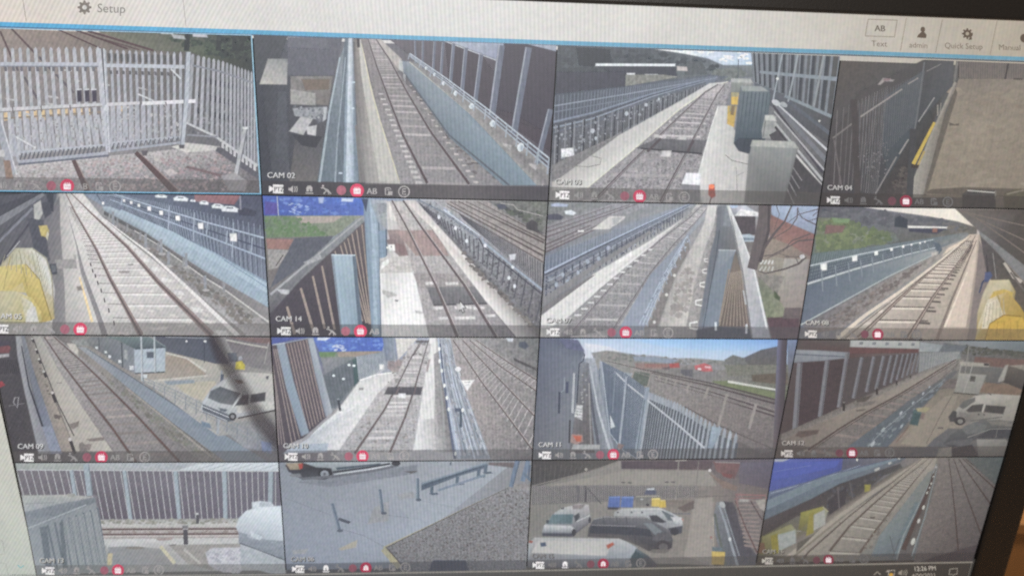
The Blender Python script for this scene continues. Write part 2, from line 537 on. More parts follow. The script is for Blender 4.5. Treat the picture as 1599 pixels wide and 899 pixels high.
def gear(x, y, r, col, hole, n=8):
    W_.s('gear_icon')
    W_.E(x, y, r * .72, r * .72, col, n=24)
    W_.lay += 1
    for i in range(n):
        t = 2 * math.pi * i / n; c, s = math.cos(t), math.sin(t)
        q = [(-.2, .6), (-.13, 1), (.13, 1), (.2, .6)]
        W_.raw([(x + r * (u * c + v * s), y + r * (-u * s + v * c)) for u, v in q], [col] * 4, .02, 3)
    W_.E(x, y, r * .32, r * .32, hole, n=16)


gear(132, 12, 11, (128, 120, 114), (214, 210, 206))
W_.s('setup_text'); W_.text('Setup', 152, 19.5, 13.6, (132, 127, 122), 0.03, wid=1.02)
W_.s('text_button')
for a, b in (((1355.5, 30.5), (1401, 32)), ((1401, 32), (1397, 58)), ((1397, 58), (1351, 56.5)), ((1351, 56.5), (1355.5, 30.5))): line(a, b, (140, 130, 116), 1.2)
W_.s('button_text'); W_.text('AB', 1366, 49, 9.4, (96, 86, 74), 0.03, -0.05, bold=.35)
W_.s('toolbar_text'); W_.text('Text', 1361, 72.5, 9, (118, 106, 92), 0.035, -0.05)
W_.s('person_icon')
W_.E(1441, 46.5, 3.6, 4.4, (92, 76, 62)); W_.P([(1439, 50), (1443, 50), (1447, 55), (1446, 60), (1432, 59), (1433.5, 55)], (92, 76, 62))
W_.s('toolbar_text'); W_.text('admin', 1420, 74.5, 8.4, (116, 102, 88), 0.035, -0.05)
gear(1510.5, 53, 8.6, (92, 76, 62), (172, 160, 142))
W_.P([(1515, 52), (1519.5, 55), (1517, 58), (1518, 62), (1512, 63), (1515, 57.5)], (92, 76, 62))
W_.s('toolbar_text'); W_.text('Quick Setup', 1475.5, 75.5, 8.8, (112, 98, 84), 0.035, -0.05, wid=.95)
W_.s('toolbar_text'); W_.text('Manual', 1560, 78, 8.6, (108, 94, 80), 0.035, -0.05)
W_.s('gear_icon'); W_.E(1600, 60, 7, 7, (92, 76, 62))
W_.build()

SB = View('side_panel', PQ, ID, mon)
LM = (PQ[0][0] + (PQ[3][0] - PQ[0][0]) * .58, PQ[0][1] + (PQ[3][1] - PQ[0][1]) * .58)
SB.G([PQ[0], (-79, 41), (-16, 560), LM], [[(206, 200, 188), (206, 202, 192)], [(206, 200, 188), (206, 202, 192)]], 0.02, 2, 6)
SB.G([LM, (-16, 560), (60, 905), (PQ[3][0], PQ[3][1] - 40)], [[(206, 200, 188), (206, 202, 192)], [(176, 184, 178), (184, 190, 182)]], 0.02, 2, 6)
SB.s('side_panel_edge'); SB.L([(-14, 560), (0, 617), (23, 721), (57.5, 899)], 1.6, (74, 72, 70))
SB.s('arrow_icon'); SB.L([(28, 881.5), (32.5, 886), (37, 882)], 1.6, (110, 170, 178))
SB.s('button_outline'); SB.L([(0, 842.5), (4, 844), (7.5, 864), (0, 865.5)], 1.1, (160, 165, 158)); SB.L([(0, 878), (9, 879), (13, 897)], 1.1, (160, 165, 158))
SB.build()

TB = View('taskbar', PQ, ID, mon)
TB.G([(-230, 909), (-60, 901), (-60, 960), (-230, 975)], [[(86, 88, 90)] * 2, [(60, 62, 66)] * 2], 0.03, 2, 2)
TB.G([(-60, 897), (1527, 872), (1530, 915), (-60, 960)], [[(86, 88, 90), (84, 86, 88), (74, 72, 68), (52, 48, 44)], [(60, 62, 66), (70, 70, 68), (58, 56, 54), (44, 40, 36)]], 0.03, 2, 5)
TB.s('taskbar_edge'); TB.L([(40, 899.2), (447, 896.5), (822, 890.5), (1180, 883.4), (1519, 877)], 2.2, (142, 142, 140), col2=(132, 126, 116))
TB.s('arrow_icon'); TB.L([(1364.5, 897), (1370, 892), (1375, 896.5)], 1.6, (150, 142, 130))
TB.s('network_icon'); TB.L([(1385, 890.5), (1397.5, 889.5), (1395.5, 899), (1388, 899)], 1.5, (160, 152, 140)); TB.L([(1383.5, 892), (1388, 891.5), (1387, 898)], 1.5, (160, 152, 140))
TB.E(1391.5, 896.5, 3.2, 2.6, (196, 150, 60))
TB.s('speaker_icon'); TB.P([(1403, 892), (1406, 891), (1409, 888.5), (1408, 898), (1405, 896), (1402.5, 896)], (140, 132, 120))
for i in range(3): TB.L([(1410.5 + i * 2.4, 890.5 - i), (1411.6 + i * 2.6, 893.5), (1409.6 + i * 2.4, 896.8 + i)], .9, (150, 142, 130))
TB.s('clock_text'); TB.text('12:26 PM', 1429, 890.6, 6.9, (196, 188, 176), -0.035, -0.1, wid=.94)
TB.s('date_text'); TB.text('4/20/2021', 1424.5, 902, 6.9, (170, 160, 148), -0.035, -0.1, wid=.94)
TB.s('message_icon'); TB.L([(1483.5, 887.5), (1495.5, 886.6), (1494, 895.5), (1490, 896), (1488.5, 898), (1487, 896.2), (1482, 896.5), (1483.5, 887.5)], 1.1, (156, 148, 136))
TB.L([(1517.5, 878), (1511, 903)], .9, (110, 104, 96))
TB.build()


# ------------------------------------------------------------------ marks laid over every camera picture
def ui(V, cap, dim=1.0, bar=(66, 64, 66), al=0.62, bell=False, capc=(205, 205, 206), bright=(232, 230, 230), sel=False, n9=True):
    h = hom(TQ[V.tid])
    q = TQ[V.tid]
    wid = math.dist(q[2], q[3]); hei = (math.dist(q[0], q[3]) + math.dist(q[1], q[2])) / 2
    s_ = wid / 430.0
    ox, oy, kk = V.ox, V.oy, V.k; V.ox, V.oy, V.k = 0, 0, 1
    V.sat = 0.9; V.gain = 1.0; V.tint = (0, 0, 0); tid_ = V.tid; V.tid = None
    V.s('status_strip', True)
    v0 = 0.905
    V.P([h(0, v0), h(1, v0), h(1, 1), h(0, 1)], tuple(c + 6 for c in bar), 0.02, 3, al * .84)
    b0 = h(0.05, .955); b1 = h(0.5, .955); ang = math.atan2(b1[1] - b0[1], b1[0] - b0[0])
    up0 = h(0.25, 1); up1 = h(0.25, .8); sl = (up1[0] - up0[0]) / (up0[1] - up1[1])
    if cap:
        p = h(0.022, 0.885)
        V.s('caption'); V.text(cap, p[0] + 1.1, p[1] + 1.1, 8.3 * s_, (50, 50, 52), ang, -sl * 0 - .0, wid=1.04, bold=.5)
        V.text(cap, p[0], p[1], 8.3 * s_, capc, ang, 0, wid=1.04, bold=.25)
    at_ = lambda u: h(u, .957)
    D = tuple(dim * c for c in (176, 172, 172))
    r = 8.0 * s_
    # camera badge
    x, y = at_(.049); V.s('camera_badge')
    V.P([(x - 10.5 * s_, y - 5 * s_), (x - 3.5 * s_, y - 1 * s_), (x - 3.5 * s_, y + 1 * s_), (x - 10.5 * s_, y + 5 * s_)], bright)
    V.P([(x - 4.5 * s_, y - 6.6 * s_), (x + 11 * s_, y - 6 * s_), (x + 11 * s_, y + 7 * s_), (x - 4.5 * s_, y + 6.6 * s_)], bright)
    V.text('PTZ', x - 2.4 * s_, y + 4 * s_, 7.2 * s_, (60, 58, 62), ang, 0, wid=.82, bold=.25)
    x, y = at_(.105); V.s('speaker_icon')
    V.P([(x - 6 * s_, y - 2 * s_), (x - 3 * s_, y - 2 * s_), (x + 1 * s_, y - 5.5 * s_), (x + 1 * s_, y + 5.5 * s_), (x - 3 * s_, y + 2 * s_), (x - 6 * s_, y + 2 * s_)], D)
    for k in (3.4, 6.4): V.L([(x + k * s_, y - 4.5 * s_), (x + (k + .9) * s_, y), (x + k * s_, y + 4.5 * s_)], 1.5, D)
    x, y = at_(.163); V.s('bell_icon'); c = bright if bell else D
    V.P([(x - 4.6 * s_, y + 3 * s_), (x - 4.4 * s_, y - 3 * s_), (x - 2 * s_, y - 6 * s_), (x + 2 * s_, y - 6 * s_), (x + 4.4 * s_, y - 3 * s_), (x + 4.6 * s_, y + 3 * s_)], c)
    V.L([(x - 5.6 * s_, y + 5.4 * s_), (x + 5.8 * s_, y + 5.6 * s_)], 1.6 * s_, c); V.L([(x, y - 1), (x, y + 3 * s_)], 1.4, (90, 88, 90))
    x, y = at_(.219); V.s('motion_icon')
    V.L([(x - 7 * s_, y - 3 * s_), (x - 3 * s_, y - 3 * s_), (x + 1 * s_, y + 1 * s_), (x - 3 * s_, y + 6 * s_)], 1.9 * s_, D)
    V.L([(x - 2 * s_, y - 2 * s_), (x + 3 * s_, y), (x + 8 * s_, y + 6 * s_)], 1.9 * s_, D); V.E(x - 4 * s_, y - 6 * s_, 1.6 * s_, 1.6 * s_, D)
    V.L([(x, y + 1), (x + 4 * s_, y + 3 * s_), (x + 5 * s_, y + 7 * s_)], 1.3 * s_, D)
    x, y = at_(.273); V.s('record_icon'); V.E(x, y, 7.2 * s_, 7.2 * s_, mixc((0, 0, 0), (176, 104, 122), dim), n=22)
    x, y = at_(.327)
    if bell:
        V.s('alarm_icon'); V.E(x, y, 10.4 * s_, 10.4 * s_, mixc((0, 0, 0), (230, 62, 104), dim), n=26)
        V.P([(x - 4.6 * s_, y + 4 * s_), (x - 4 * s_, y - 2.5 * s_), (x, y - 5.6 * s_), (x + 4 * s_, y - 2.5 * s_), (x + 4.6 * s_, y + 4 * s_)], (240, 225, 228)); V.L([(x, y - 1), (x, y + 3)], 1.2, (230, 62, 104))
    else:
        V.s('calendar_icon'); V.E(x, y, 10.4 * s_, 10.4 * s_, mixc((0, 0, 0), (234, 70, 108), dim), n=26)
        V.P([(x - 5.4 * s_, y - 3.2 * s_), (x + 5.6 * s_, y - 2.8 * s_), (x + 5.2 * s_, y + 5.2 * s_), (x - 5 * s_, y + 5 * s_)], (246, 226, 230))
        for k in (-3, 0, 3): V.L([(x + k * s_, y - 3 * s_), (x + k * s_, y - 5.4 * s_)], 1.1, (246, 226, 230), up=(k == -3))
        for k in (-2.6, 0, 2.6): V.L([(x + (k - .5) * s_, y + 1 * s_), (x + (k + .5) * s_, y + 1 * s_)], 1.6, (226, 100, 130), up=(k < -2))
    x, y = at_(.381); V.s('letters_icon'); V.text('AB', x - 9 * s_, y + 4.6 * s_, 9 * s_, D, ang, 0, wid=.98, bold=.3)
    x, y = at_(.437); V.s('document_icon')
    V.L([(x - 5 * s_, y - 5 * s_), (x + 2 * s_, y - 5 * s_), (x + 3.4 * s_, y - 2 * s_)], 1.8, D); V.L([(x - 5 * s_, y - 5 * s_), (x - 5 * s_, y + 5 * s_), (x - 1 * s_, y + 5 * s_)], 1.8, D)
    V.P([(x - 1 * s_, y), (x + 5.4 * s_, y), (x + 5.4 * s_, y + 6 * s_), (x - 1 * s_, y + 6 * s_)], D)
    V.L([(x - 3 * s_, y - 2 * s_), (x + 1 * s_, y - 2 * s_)], 1.2, D)
    x, y = at_(.49); V.s('event_icon'); V.lay += 1
    ring = [(x + 8 * s_ * math.cos(t * math.pi / 10), y + 8 * s_ * math.sin(t * math.pi / 10)) for t in range(21)]
    V.L(ring, 1.8, D); V.L([(x + 3 * s_, y - 4 * s_), (x - 2 * s_, y - 4 * s_), (x - 2 * s_, y + 4 * s_), (x + 3 * s_, y + 4 * s_)], 1.7, D); V.L([(x - 2 * s_, y), (x + 2.5 * s_, y)], 1.7, D)
    V.ox, V.oy, V.k = ox, oy, kk; V.tid = tid_


# grid of pictures: corners read along the black dividing lines
GP = {(0, 0): (-78, 40), (1, 0): (394.5, 53.6), (2, 0): (870, 70.3), (3, 0): (1313, 87.2), (4, 0): (1740, 104.5),
      (0, 1): (-46, 299.5), (1, 1): (409, 304.6), (2, 1): (856, 314), (3, 1): (1279.5, 321.4), (4, 1): (1676, 327.5),
      (0, 2): (-19, 522.3), (1, 2): (422.5, 525.3), (2, 2): (842.4, 526.8), (3, 2): (1246, 529.4), (4, 2): (1618, 531.8),
      (0, 3): (23, 721.8), (1, 3): (435, 720.6), (2, 3): (831, 718), (3, 3): (1209, 715.4), (4, 3): (1568, 712.4),
      (0, 4): (57, 897.6), (1, 4): (447, 895.2), (2, 4): (822.3, 888.9), (3, 4): (1180, 882), (4, 4): (1519.3, 876.3)}
TQ = {}


def view(tid, crop, label):
    c, r = tid
    q = [GP[(c, r)], GP[(c + 1, r)], GP[(c + 1, r + 1)], GP[(c, r + 1)]]
    TQ[tid] = q
    h = hom(q); e, f = 0.0022, 0.0036
    V = View('camera_picture', [h(e, f * 1.2), h(1 - e, f * 1.2), h(1 - e, 1 - f), h(e, 1 - f)], crop, mon, label)
    V.tid = tid; V.sat = {(3, 2): 0.66, (3, 3): 0.74, (1, 2): 0.74, (0, 1): .76}.get(tid, 0.83); V.tint = (3, 5, 9) if tid[0] < 3 else (3, 3, 4)  # tint mixes the screen's milky haze into the picture colours
    V.gain = {(0, 1): 1.13, (1, 1): 1.15, (2, 1): 1.15, (1, 2): 1.18, (0, 2): 1.04, (1, 3): 1.0, (1, 0): 1.02, (0, 0): 1.06, (2, 3): 1.04, (2, 2): 1.06, (0, 3): 1.07, (3, 0): 1.05, (3, 1): 1.2, (3, 2): 1.05, (3, 3): 1.07}.get(tid, 1.11)
    return V


def full(V, cols, nz=0.06, ns=3, n=6):
    """ground sheet of a picture, whole tile"""
    h = TQ[V.tid]
    ox, oy, kk = V.ox, V.oy, V.k; V.ox, V.oy, V.k = 0, 0, 1
    V.G(h, cols, nz, ns, n); V.ox, V.oy, V.k = ox, oy, kk


K1 = (0, 30, .3116)
# ---- picture 1: palisade gate over the track
V = view((0, 0), K1, 'selected camera picture of a grey palisade gate across the track, top left of the grid')
full(V, [[(150, 136, 124), (138, 120, 108), (104, 96, 84), (58, 62, 60)], [(134, 126, 120), (126, 118, 114), (104, 98, 94), (72, 74, 76)],
         [(132, 128, 126), (126, 122, 122), (118, 114, 114), (84, 84, 88)], [(156, 152, 150), (150, 146, 144), (142, 136, 134), (96, 92, 94)]], 0.09, 3)
V.s('grass_bank')
V.P([(470, 55), (1290, 70), (1290, 330), (1110, 240), (960, 165), (770, 158)], [(112, 110, 92), (50, 58, 56), (48, 52, 50), (66, 68, 58), (88, 96, 76), (104, 104, 88)], 0.12, 6)
V.scat([(820, 80), (1262, 90), (1262, 200), (1000, 170)], 36, 22, [(80, 92, 72), (62, 70, 62), (48, 56, 54)], 1.6)
V.s('tree')
for x in (940, 1100, 1180, 1215): V.L([(x, 75), (x - 6, 160)], 26, (48, 52, 52))
V.scat([(1080, 80), (1262, 80), (1262, 220), (1080, 170)], 30, 20, [(50, 54, 54), (42, 46, 48), (64, 70, 62)])
V.s('parked_car')
V.P([(805, 62), (850, 64), (870, 76), (806, 74)], (176, 178, 180)); V.P([(860, 76), (920, 84), (930, 102), (870, 96)], (160, 162, 162)); V.P([(965, 74), (1035, 78), (1040, 92), (968, 88)], (172, 172, 176))
V.s('railway_track')
for a, b, w_ in (((285, 50), (505, 148), 7), ((370, 52), (640, 150), 9), ((440, 60), (770, 158), 10), ((410, 70), (700, 155), 5)): V.L([a, b], w_, (86, 62, 62))
for a, b in (((50, 40), (172, 168)), ((0, 60), (64, 205))): V.L([a, b], 10, (96, 76, 74))
for a, b, w_ in (((195, 190), (370, 370), 12), ((120, 290), (195, 410), 12), ((245, 500), (300, 655), 16), ((465, 450), (500, 500), 14), ((565, 545), (590, 600), 14), ((60, 180), (90, 260), 10)): V.L([a, b], w_, (94, 86, 90))
V.s('ballast')
V.P([(80, 735), (900, 650), (1110, 650), (1290, 790), (1310, 870), (60, 860)], [(160, 150, 146), (150, 142, 138), (140, 130, 130), (96, 88, 90), (92, 86, 88), (140, 134, 132)], 0.28, 2.5)
V.scat([(430, 720), (700, 680), (860, 860), (460, 860)], 110, 8, [(182, 170, 168), (168, 148, 146), (128, 112, 112), (176, 158, 152)], 1.5)
V.scat([(800, 690), (1110, 670), (1260, 860), (900, 860)], 110, 8, [(176, 160, 158), (160, 138, 138), (112, 98, 100), (150, 132, 130)], 1.5)
V.scat([(140, 740), (380, 715), (420, 850), (100, 850)], 70, 8, [(184, 176, 172), (164, 152, 148), (132, 120, 118)], 1.5)
V.s('rail'); V.L([(368, 706), (440, 862)], 20, (96, 74, 72), 34); V.L([(380, 706), (456, 862)], 4, (150, 132, 124), 7)
V.s('rail'); V.L([(680, 668), (880, 866)], 20, (90, 68, 66), 40); V.L([(700, 668), (905, 866)], 4, (146, 126, 120), 8)
V.P([(710, 660), (740, 660), (736, 684), (714, 684)], (90, 84, 88))
V.s('concrete_kerb'); V.P([(860, 640), (930, 620), (1010, 628), (1100, 640), (1100, 655), (930, 668)], (188, 184, 176)); V.P([(1090, 640), (1120, 650), (1300, 775), (1290, 800), (1080, 660)], (88, 86, 92))
V.P([(770, 676), (800, 674), (806, 715), (776, 712)], (176, 168, 162)); V.P([(820, 760), (860, 750), (888, 772), (850, 788)], (176, 166, 162)); V.P([(940, 735), (1150, 788), (1130, 796), (930, 745)], (112, 92, 92))
V.s('yellow_sleeper_end')
for x in (18, 80, 120, 160, 200): V.P([(x, 455), (x + 24, 450), (x + 26, 505), (x + 4, 510)], (198, 158, 96), 0.15)
for x in (240, 280, 318, 358, 392, 430): V.P([(x, 452), (x + 20, 448), (x + 22, 478), (x, 482)], (196, 160, 104), 0.15)
for x in (556, 592): V.P([(x, 440), (x + 20, 438), (x + 20, 462), (x, 464)], (200, 160, 96), 0.15)
V.L([(0, 500), (520, 465)], 9, (132, 116, 100))
V.s('palisade_fence')
V.scat([(950, 400), (1290, 480), (1290, 700), (1110, 640), (940, 560)], 120, 9, [(112, 110, 112), (72, 72, 78), (150, 150, 150)])
for k in range(3):
    for i in range(14):
        t = i / 13; x = 985 + t * 290; y = 285 + k * 78 + t * (60 + 8 * k)
        V.P([(x, y), (x + 11, y + 3), (x + 12, y + 34), (x + 1, y + 30)], (52, 52, 60), up=(i == 0))
V.bars([(966, 180), (1110, 215), (1290, 285)], [(945, 520), (1110, 600), (1290, 735)], 17, 16, (150, 150, 154), 1.4, 1, w2=10, head=14, jit=.06)
V.L([(965, 232), (1100, 262), (1280, 325)], 9, (124, 126, 132)); V.L([(935, 520), (1080, 588), (1290, 735)], 10, (176, 176, 176), 14)
V.L([(935, 580), (1090, 590)], 9, (132, 132, 138))
for i in range(9): V.P([(1110 + i * 20, 618 + i * 14), (1122 + i * 20, 622 + i * 14), (1122 + i * 20, 650 + i * 14), (1110 + i * 20, 644 + i * 14)], (178, 176, 176))
V.s('ballast_behind_gate')
for i in range(46):
    x, y = V.rnd.uniform(0, 900), V.rnd.uniform(250, 620)
    V.L([(x, y), (x + V.rnd.uniform(20, 60), y + V.rnd.uniform(4, 14))], V.rnd.uniform(5, 12), V.rnd.choice([(122, 116, 114), (112, 106, 106), (168, 164, 162), (134, 124, 118)]), nz=.12)
V.s('gate_leaf')
V.bars([(-14, 150), (490, 152)], [(20, 690), (530, 640)], 14, 15, (164, 164, 166), 1, 1.02, w2=20, head=16, jit=.05)
V.scat([(60, 500), (520, 480), (520, 620), (80, 650)], 90, 8, [(120, 116, 118), (150, 146, 146), (164, 160, 158)])
V.bars([(60, 500), (490, 480)], [(75, 690), (525, 640)], 12, 15, (158, 158, 162), 1, 1.02)
for i in range(12): V.P([(20 + i * 40, 238), (34 + i * 40, 238), (36 + i * 40, 262), (22 + i * 40, 262)], (104, 102, 106), up=(i == 0))
for i, x in enumerate((385, 424, 460)): V.P([(x, 358), (x + 22, 356), (x + 25, 412), (x + 3, 416)], (66, 60, 72)); V.L([(x - 4, 354), (x + 24, 352)], 6, (184, 184, 186))
V.L([(0, 226), (508, 228)], 20, (166, 168, 174)); V.L([(0, 236), (508, 238)], 5, (128, 130, 138))
V.L([(80, 668), (535, 630)], 11, (166, 168, 174)); V.L([(92, 716), (540, 670)], 16, (156, 158, 166)); V.L([(92, 728), (545, 684)], 10, (104, 106, 116))
for i in range(20): V.L([(100 + i * 21, 706 - i * 2), (112 + i * 21, 672 - i * 2)], 7, (92, 92, 98), up=(i == 0))
V.L([(62, 580), (178, 645)], 8, (190, 190, 190)); V.L([(70, 580), (92, 715)], 14, (160, 162, 168))
V.s('gate_leaf')
V.bars([(525, 158), (905, 178)], [(550, 660), (905, 605)], 13, 14, (156, 157, 162), 1, 1.02, head=16, jit=.05)
for i in range(12): V.P([(540 + i * 31, 172 + i), (553 + i * 31, 173 + i), (554 + i * 31, 212 + i), (542 + i * 31, 211 + i)], (84, 82, 80), up=(i == 0))
for i in range(11): V.P([(548 + i * 32, 256 + i), (560 + i * 32, 257 + i), (562 + i * 32, 276 + i), (550 + i * 32, 275 + i)], (92, 90, 92), up=(i == 0))
V.scat([(600, 430), (900, 420), (900, 590), (570, 610)], 80, 8, [(122, 118, 120), (160, 158, 158), (176, 174, 172)])
V.bars([(560, 430), (900, 425)], [(560, 640), (905, 600)], 12, 12, (160, 160, 164), 1, 1.02)
V.L([(520, 232), (925, 240)], 18, (172, 174, 180)); V.L([(545, 622), (905, 590)], 10, (164, 166, 172)); V.L([(548, 662), (905, 618)], 12, (150, 152, 160))
for i in range(15): V.L([(560 + i * 23, 652 - i * 2.6), (572 + i * 23, 622 - i * 2.4)], 6, (94, 94, 100), up=(i == 0))
V.L([(856, 250), (906, 300)], 8, (186, 188, 190)); V.L([(690, 375), (770, 410)], 8, (186, 186, 186))
V.s('gate_bar'); V.L([(0, 458), (350, 437), (700, 420)], 24, (184, 182, 182), 14); V.L([(0, 466), (350, 446), (530, 436)], 5, (130, 122, 116)); V.L([(712, 423), (980, 411)], 18, (206, 204, 204))
for x in (62, 205, 350, 830): V.L([(x, 440 - x * .03), (x + 4, 475 - x * .05)], 7, (112, 104, 104))
V.s('gate_post'); V.L([(496, 148), (522, 440), (540, 668)], 18, (172, 173, 178)); V.L([(512, 148), (534, 440), (546, 668)], 6, (92, 92, 98)); V.L([(520, 148), (548, 668)], 7, (184, 184, 188)); V.E(532, 446, 12, 16, (190, 190, 194))
V.s('gate_post'); V.L([(944, 165), (932, 420), (912, 644)], 24, (168, 172, 178), 22); V.L([(933, 165), (922, 420), (904, 640)], 5, (120, 122, 130)); V.P([(895, 630), (925, 630), (922, 648), (900, 648)], (84, 80, 84))
V.s('gate_post'); V.L([(-20, 470), (60, 780)], 34, (150, 152, 158)); V.L([(4, 500), (84, 780)], 8, (184, 184, 186)); V.P([(18, 708), (50, 708), (66, 800), (30, 800)], (140, 112, 94)); V.P([(-10, 656), (20, 656), (26, 690), (-10, 690)], (176, 174, 172))
V.s('leaning_post'); V.L([(1232, 545), (1180, 795)], 22, (164, 164, 166)); V.L([(1240, 545), (1190, 795)], 6, (108, 108, 112)); V.P([(1108, 784), (1180, 772), (1240, 812), (1225, 860), (1150, 860)], (142, 138, 138)); V.P([(1215, 540), (1246, 540), (1244, 552), (1216, 552)], (196, 196, 196))
ui(V, None, 0.9, (88, 84, 86), .66)
V.s('selection_frame'); V.ox, V.oy, V.k = 0, 0, 1
h = hom(TQ[(0, 0)]); V.L([h(0, .007), h(.997, .007)], 1.6, (150, 190, 214)); V.L([h(.9962, .004), h(.9962, .995)], 2.4, (150, 196, 222)); V.L([h(0, .994), h(.998, .994)], 2.6, (112, 176, 212))
V.build()

K2 = (390, 40, .3115)
# ---- picture 2
V = view((1, 0), K2, 'camera picture captioned CAM 02, straight track beside a tall brown fence and blue rail')
full(V, [[(70, 74, 80), (112, 112, 118), (78, 74, 80), (70, 64, 72)], [(58, 60, 68), (98, 94, 94), (112, 104, 104), (64, 56, 64)], [(56, 58, 66), (88, 86, 88), (120, 114, 114), (74, 66, 74)], [(56, 58, 66), (92, 88, 88), (130, 124, 122), (86, 84, 88)]], 0.07, 4)
V.s('yard')
V.P([(190, 60), (465, 62), (420, 250), (190, 250)], (92, 92, 100)); V.P([(190, 60), (390, 60), (400, 120), (190, 110)], (100, 100, 108)); V.P([(205, 255), (415, 255), (395, 400), (205, 390)], [(116, 110, 104), (116, 108, 100), (104, 94, 86), (116, 106, 98)], 0.15, 6)
V.P([(260, 270), (400, 270), (396, 320), (280, 325)], (112, 96, 82)); V.P([(205, 320), (330, 340), (330, 400), (205, 395)], (138, 134, 126), 0.15); V.P([(60, 300), (190, 290), (200, 770), (110, 740)], [(60, 62, 68), (70, 72, 78), (82, 82, 88), (70, 72, 78)]); V.P([(140, 330), (185, 330), (190, 700), (130, 650)], (78, 80, 86))
V.P([(15, 45), (190, 55), (150, 165), (20, 300)], (72, 74, 78)); V.P([(230, 540), (370, 560), (350, 780), (200, 780)], [(76, 76, 80), (80, 80, 84), (104, 100, 98), (104, 98, 94)], .12)
V.s('white_roof'); V.P([(92, 168), (190, 168), (186, 296), (50, 294)], [(150, 150, 146), (128, 130, 128), (166, 162, 156), (178, 174, 164)])
V.s('parked_lorry'); V.P([(262, 450), (328, 448), (268, 548), (198, 530)], (176, 174, 172)); V.P([(215, 415), (385, 408), (392, 440), (330, 470), (225, 452)], (128, 130, 134), .2, 4); V.P([(330, 460), (385, 420), (388, 470), (340, 492)], (98, 100, 106)); V.P([(282, 510), (335, 500), (330, 552), (290, 545)], (190, 188, 186)); V.P([(215, 548), (360, 558), (330, 612), (260, 600)], (56, 56, 62)); V.P([(372, 410), (386, 410), (382, 470), (366, 480)], (176, 178, 180))
V.scat([(225, 400), (380, 400), (380, 470), (300, 500), (220, 450)], 20, 9, [(180, 180, 180), (80, 84, 90)])
V.s('metal_guard_rail'); V.P([(455, 150), (492, 60), (520, 60), (545, 782), (340, 782), (400, 400)], [(112, 124, 132), (140, 146, 152), (100, 100, 106), (120, 132, 142), (92, 106, 116), (104, 116, 124)])
V.P([(470, 150), (478, 62), (494, 62), (480, 450), (470, 782), (432, 782)], (98, 110, 120))
V.L([(452, 160), (400, 430), (350, 785)], 8, (158, 170, 176), 12); V.L([(480, 160), (440, 560), (428, 785)], 5, (142, 154, 162), 9)
V.P([(496, 60), (514, 60), (526, 400), (545, 785), (470, 785), (478, 400)], [(170, 178, 184), (150, 156, 162), (118, 132, 144), (112, 128, 140), (140, 158, 170), (134, 150, 164)])
V.P([(498, 60), (512, 60), (518, 400), (522, 785), (482, 785), (490, 400)], [(198, 202, 206), (176, 182, 188), (150, 166, 178), (150, 166, 180), (190, 202, 212), (198, 208, 216)])
for x, y in ((515, 415), (550, 680), (520, 60), (455, 740), (520, 285)): V.E(x, y, 10, 5, (186, 200, 210))
V.s('platform_path'); V.P([(522, 65), (548, 65), (640, 420), (755, 795), (580, 795), (540, 500), (524, 200)], [(100, 94, 92), (150, 142, 132), (178, 172, 162), (186, 182, 172), (140, 136, 132), (124, 120, 116), (112, 106, 102)], .06, 5)
V.P([(545, 80), (560, 80), (605, 300), (640, 420), (752, 780), (650, 780), (600, 500), (560, 250)], (184, 180, 170), .05); V.L([(560, 90), (610, 330), (650, 470), (750, 780)], 5, (206, 196, 160), 6)
V.L([(535, 500), (565, 785)], 16, (118, 114, 110), 30); V.P([(536, 60), (550, 60), (552, 110), (540, 110)], (54, 48, 52))
V.P([(612, 66), (652, 66), (762, 170), (748, 225)], (172, 164, 156)); V.P([(600, 66), (616, 66), (750, 225), (730, 240)], (142, 134, 128))
V.s('ballast'); V.P([(555, 66), (625, 66), (790, 300), (1050, 560), (1310, 800), (758, 800), (650, 450), (605, 260)], [(120, 108, 104), (124, 114, 110), (122, 114, 112), (116, 110, 108), (118, 112, 112), (134, 128, 126), (128, 120, 118), (122, 112, 110)], .16, 2.5)
V.scat([(860, 300), (1250, 740), (1180, 800), (1050, 640), (840, 340)], 60, 9, [(100, 92, 90), (150, 144, 138), (84, 78, 78)], 2, .4)
V.s('railway_track')
V.track([(592, 66), (638, 210), (698, 370), (768, 550), (890, 790)], [(632, 68), (700, 170), (786, 330), (905, 530), (1100, 795)], 44, .0, 15, (158, 150, 148), (82, 66, 68), 13, th0=4, a=.0)
for t in [i / 17 for i in range(18)]:
    x, y = at([(655, 340), (720, 500), (840, 780)], t); V.P([(x - 10, y), (x + 14 + 10 * t, y), (x + 16 + 12 * t, y + 7 + 6 * t), (x - 8, y + 7 + 6 * t)], (186, 180, 176))
    x, y = at([(800, 300), (940, 520), (1120, 780)], t); V.P([(x, y), (x + 12 + 12 * t, y), (x + 14 + 14 * t, y + 5 + 5 * t), (x + 2, y + 5 + 5 * t)], (178, 170, 164))
V.s('pipe')
for pts in ([(850, 368), (890, 372), (905, 392)], [(900, 436), (950, 440), (980, 480), (985, 545), (1030, 555), (1090, 590)], [(1110, 680), (1160, 684), (1170, 668)]): V.L(pts, 9, (146, 138, 130)); V.L([(x, y + 8) for x, y in pts], 6, (84, 76, 76))
V.s('blue_trough_cover'); V.P([(758, 178), (800, 182), (1100, 440), (1440, 800), (1270, 800), (1000, 560), (775, 240)], [(128, 140, 150), (132, 142, 150), (116, 134, 144), (122, 142, 154), (112, 128, 138), (104, 120, 130), (110, 122, 132)], .04)
V.L([(775, 240), (1000, 550), (1300, 800)], 7, (84, 90, 98), 10); V.L([(800, 182), (1100, 435), (1470, 800)], 7, (170, 170, 162), 12)
V.P([(750, 170), (765, 180), (770, 236), (748, 220)], (182, 184, 180)); V.P([(770, 236), (782, 250), (780, 285), (768, 260)], (150, 150, 150))
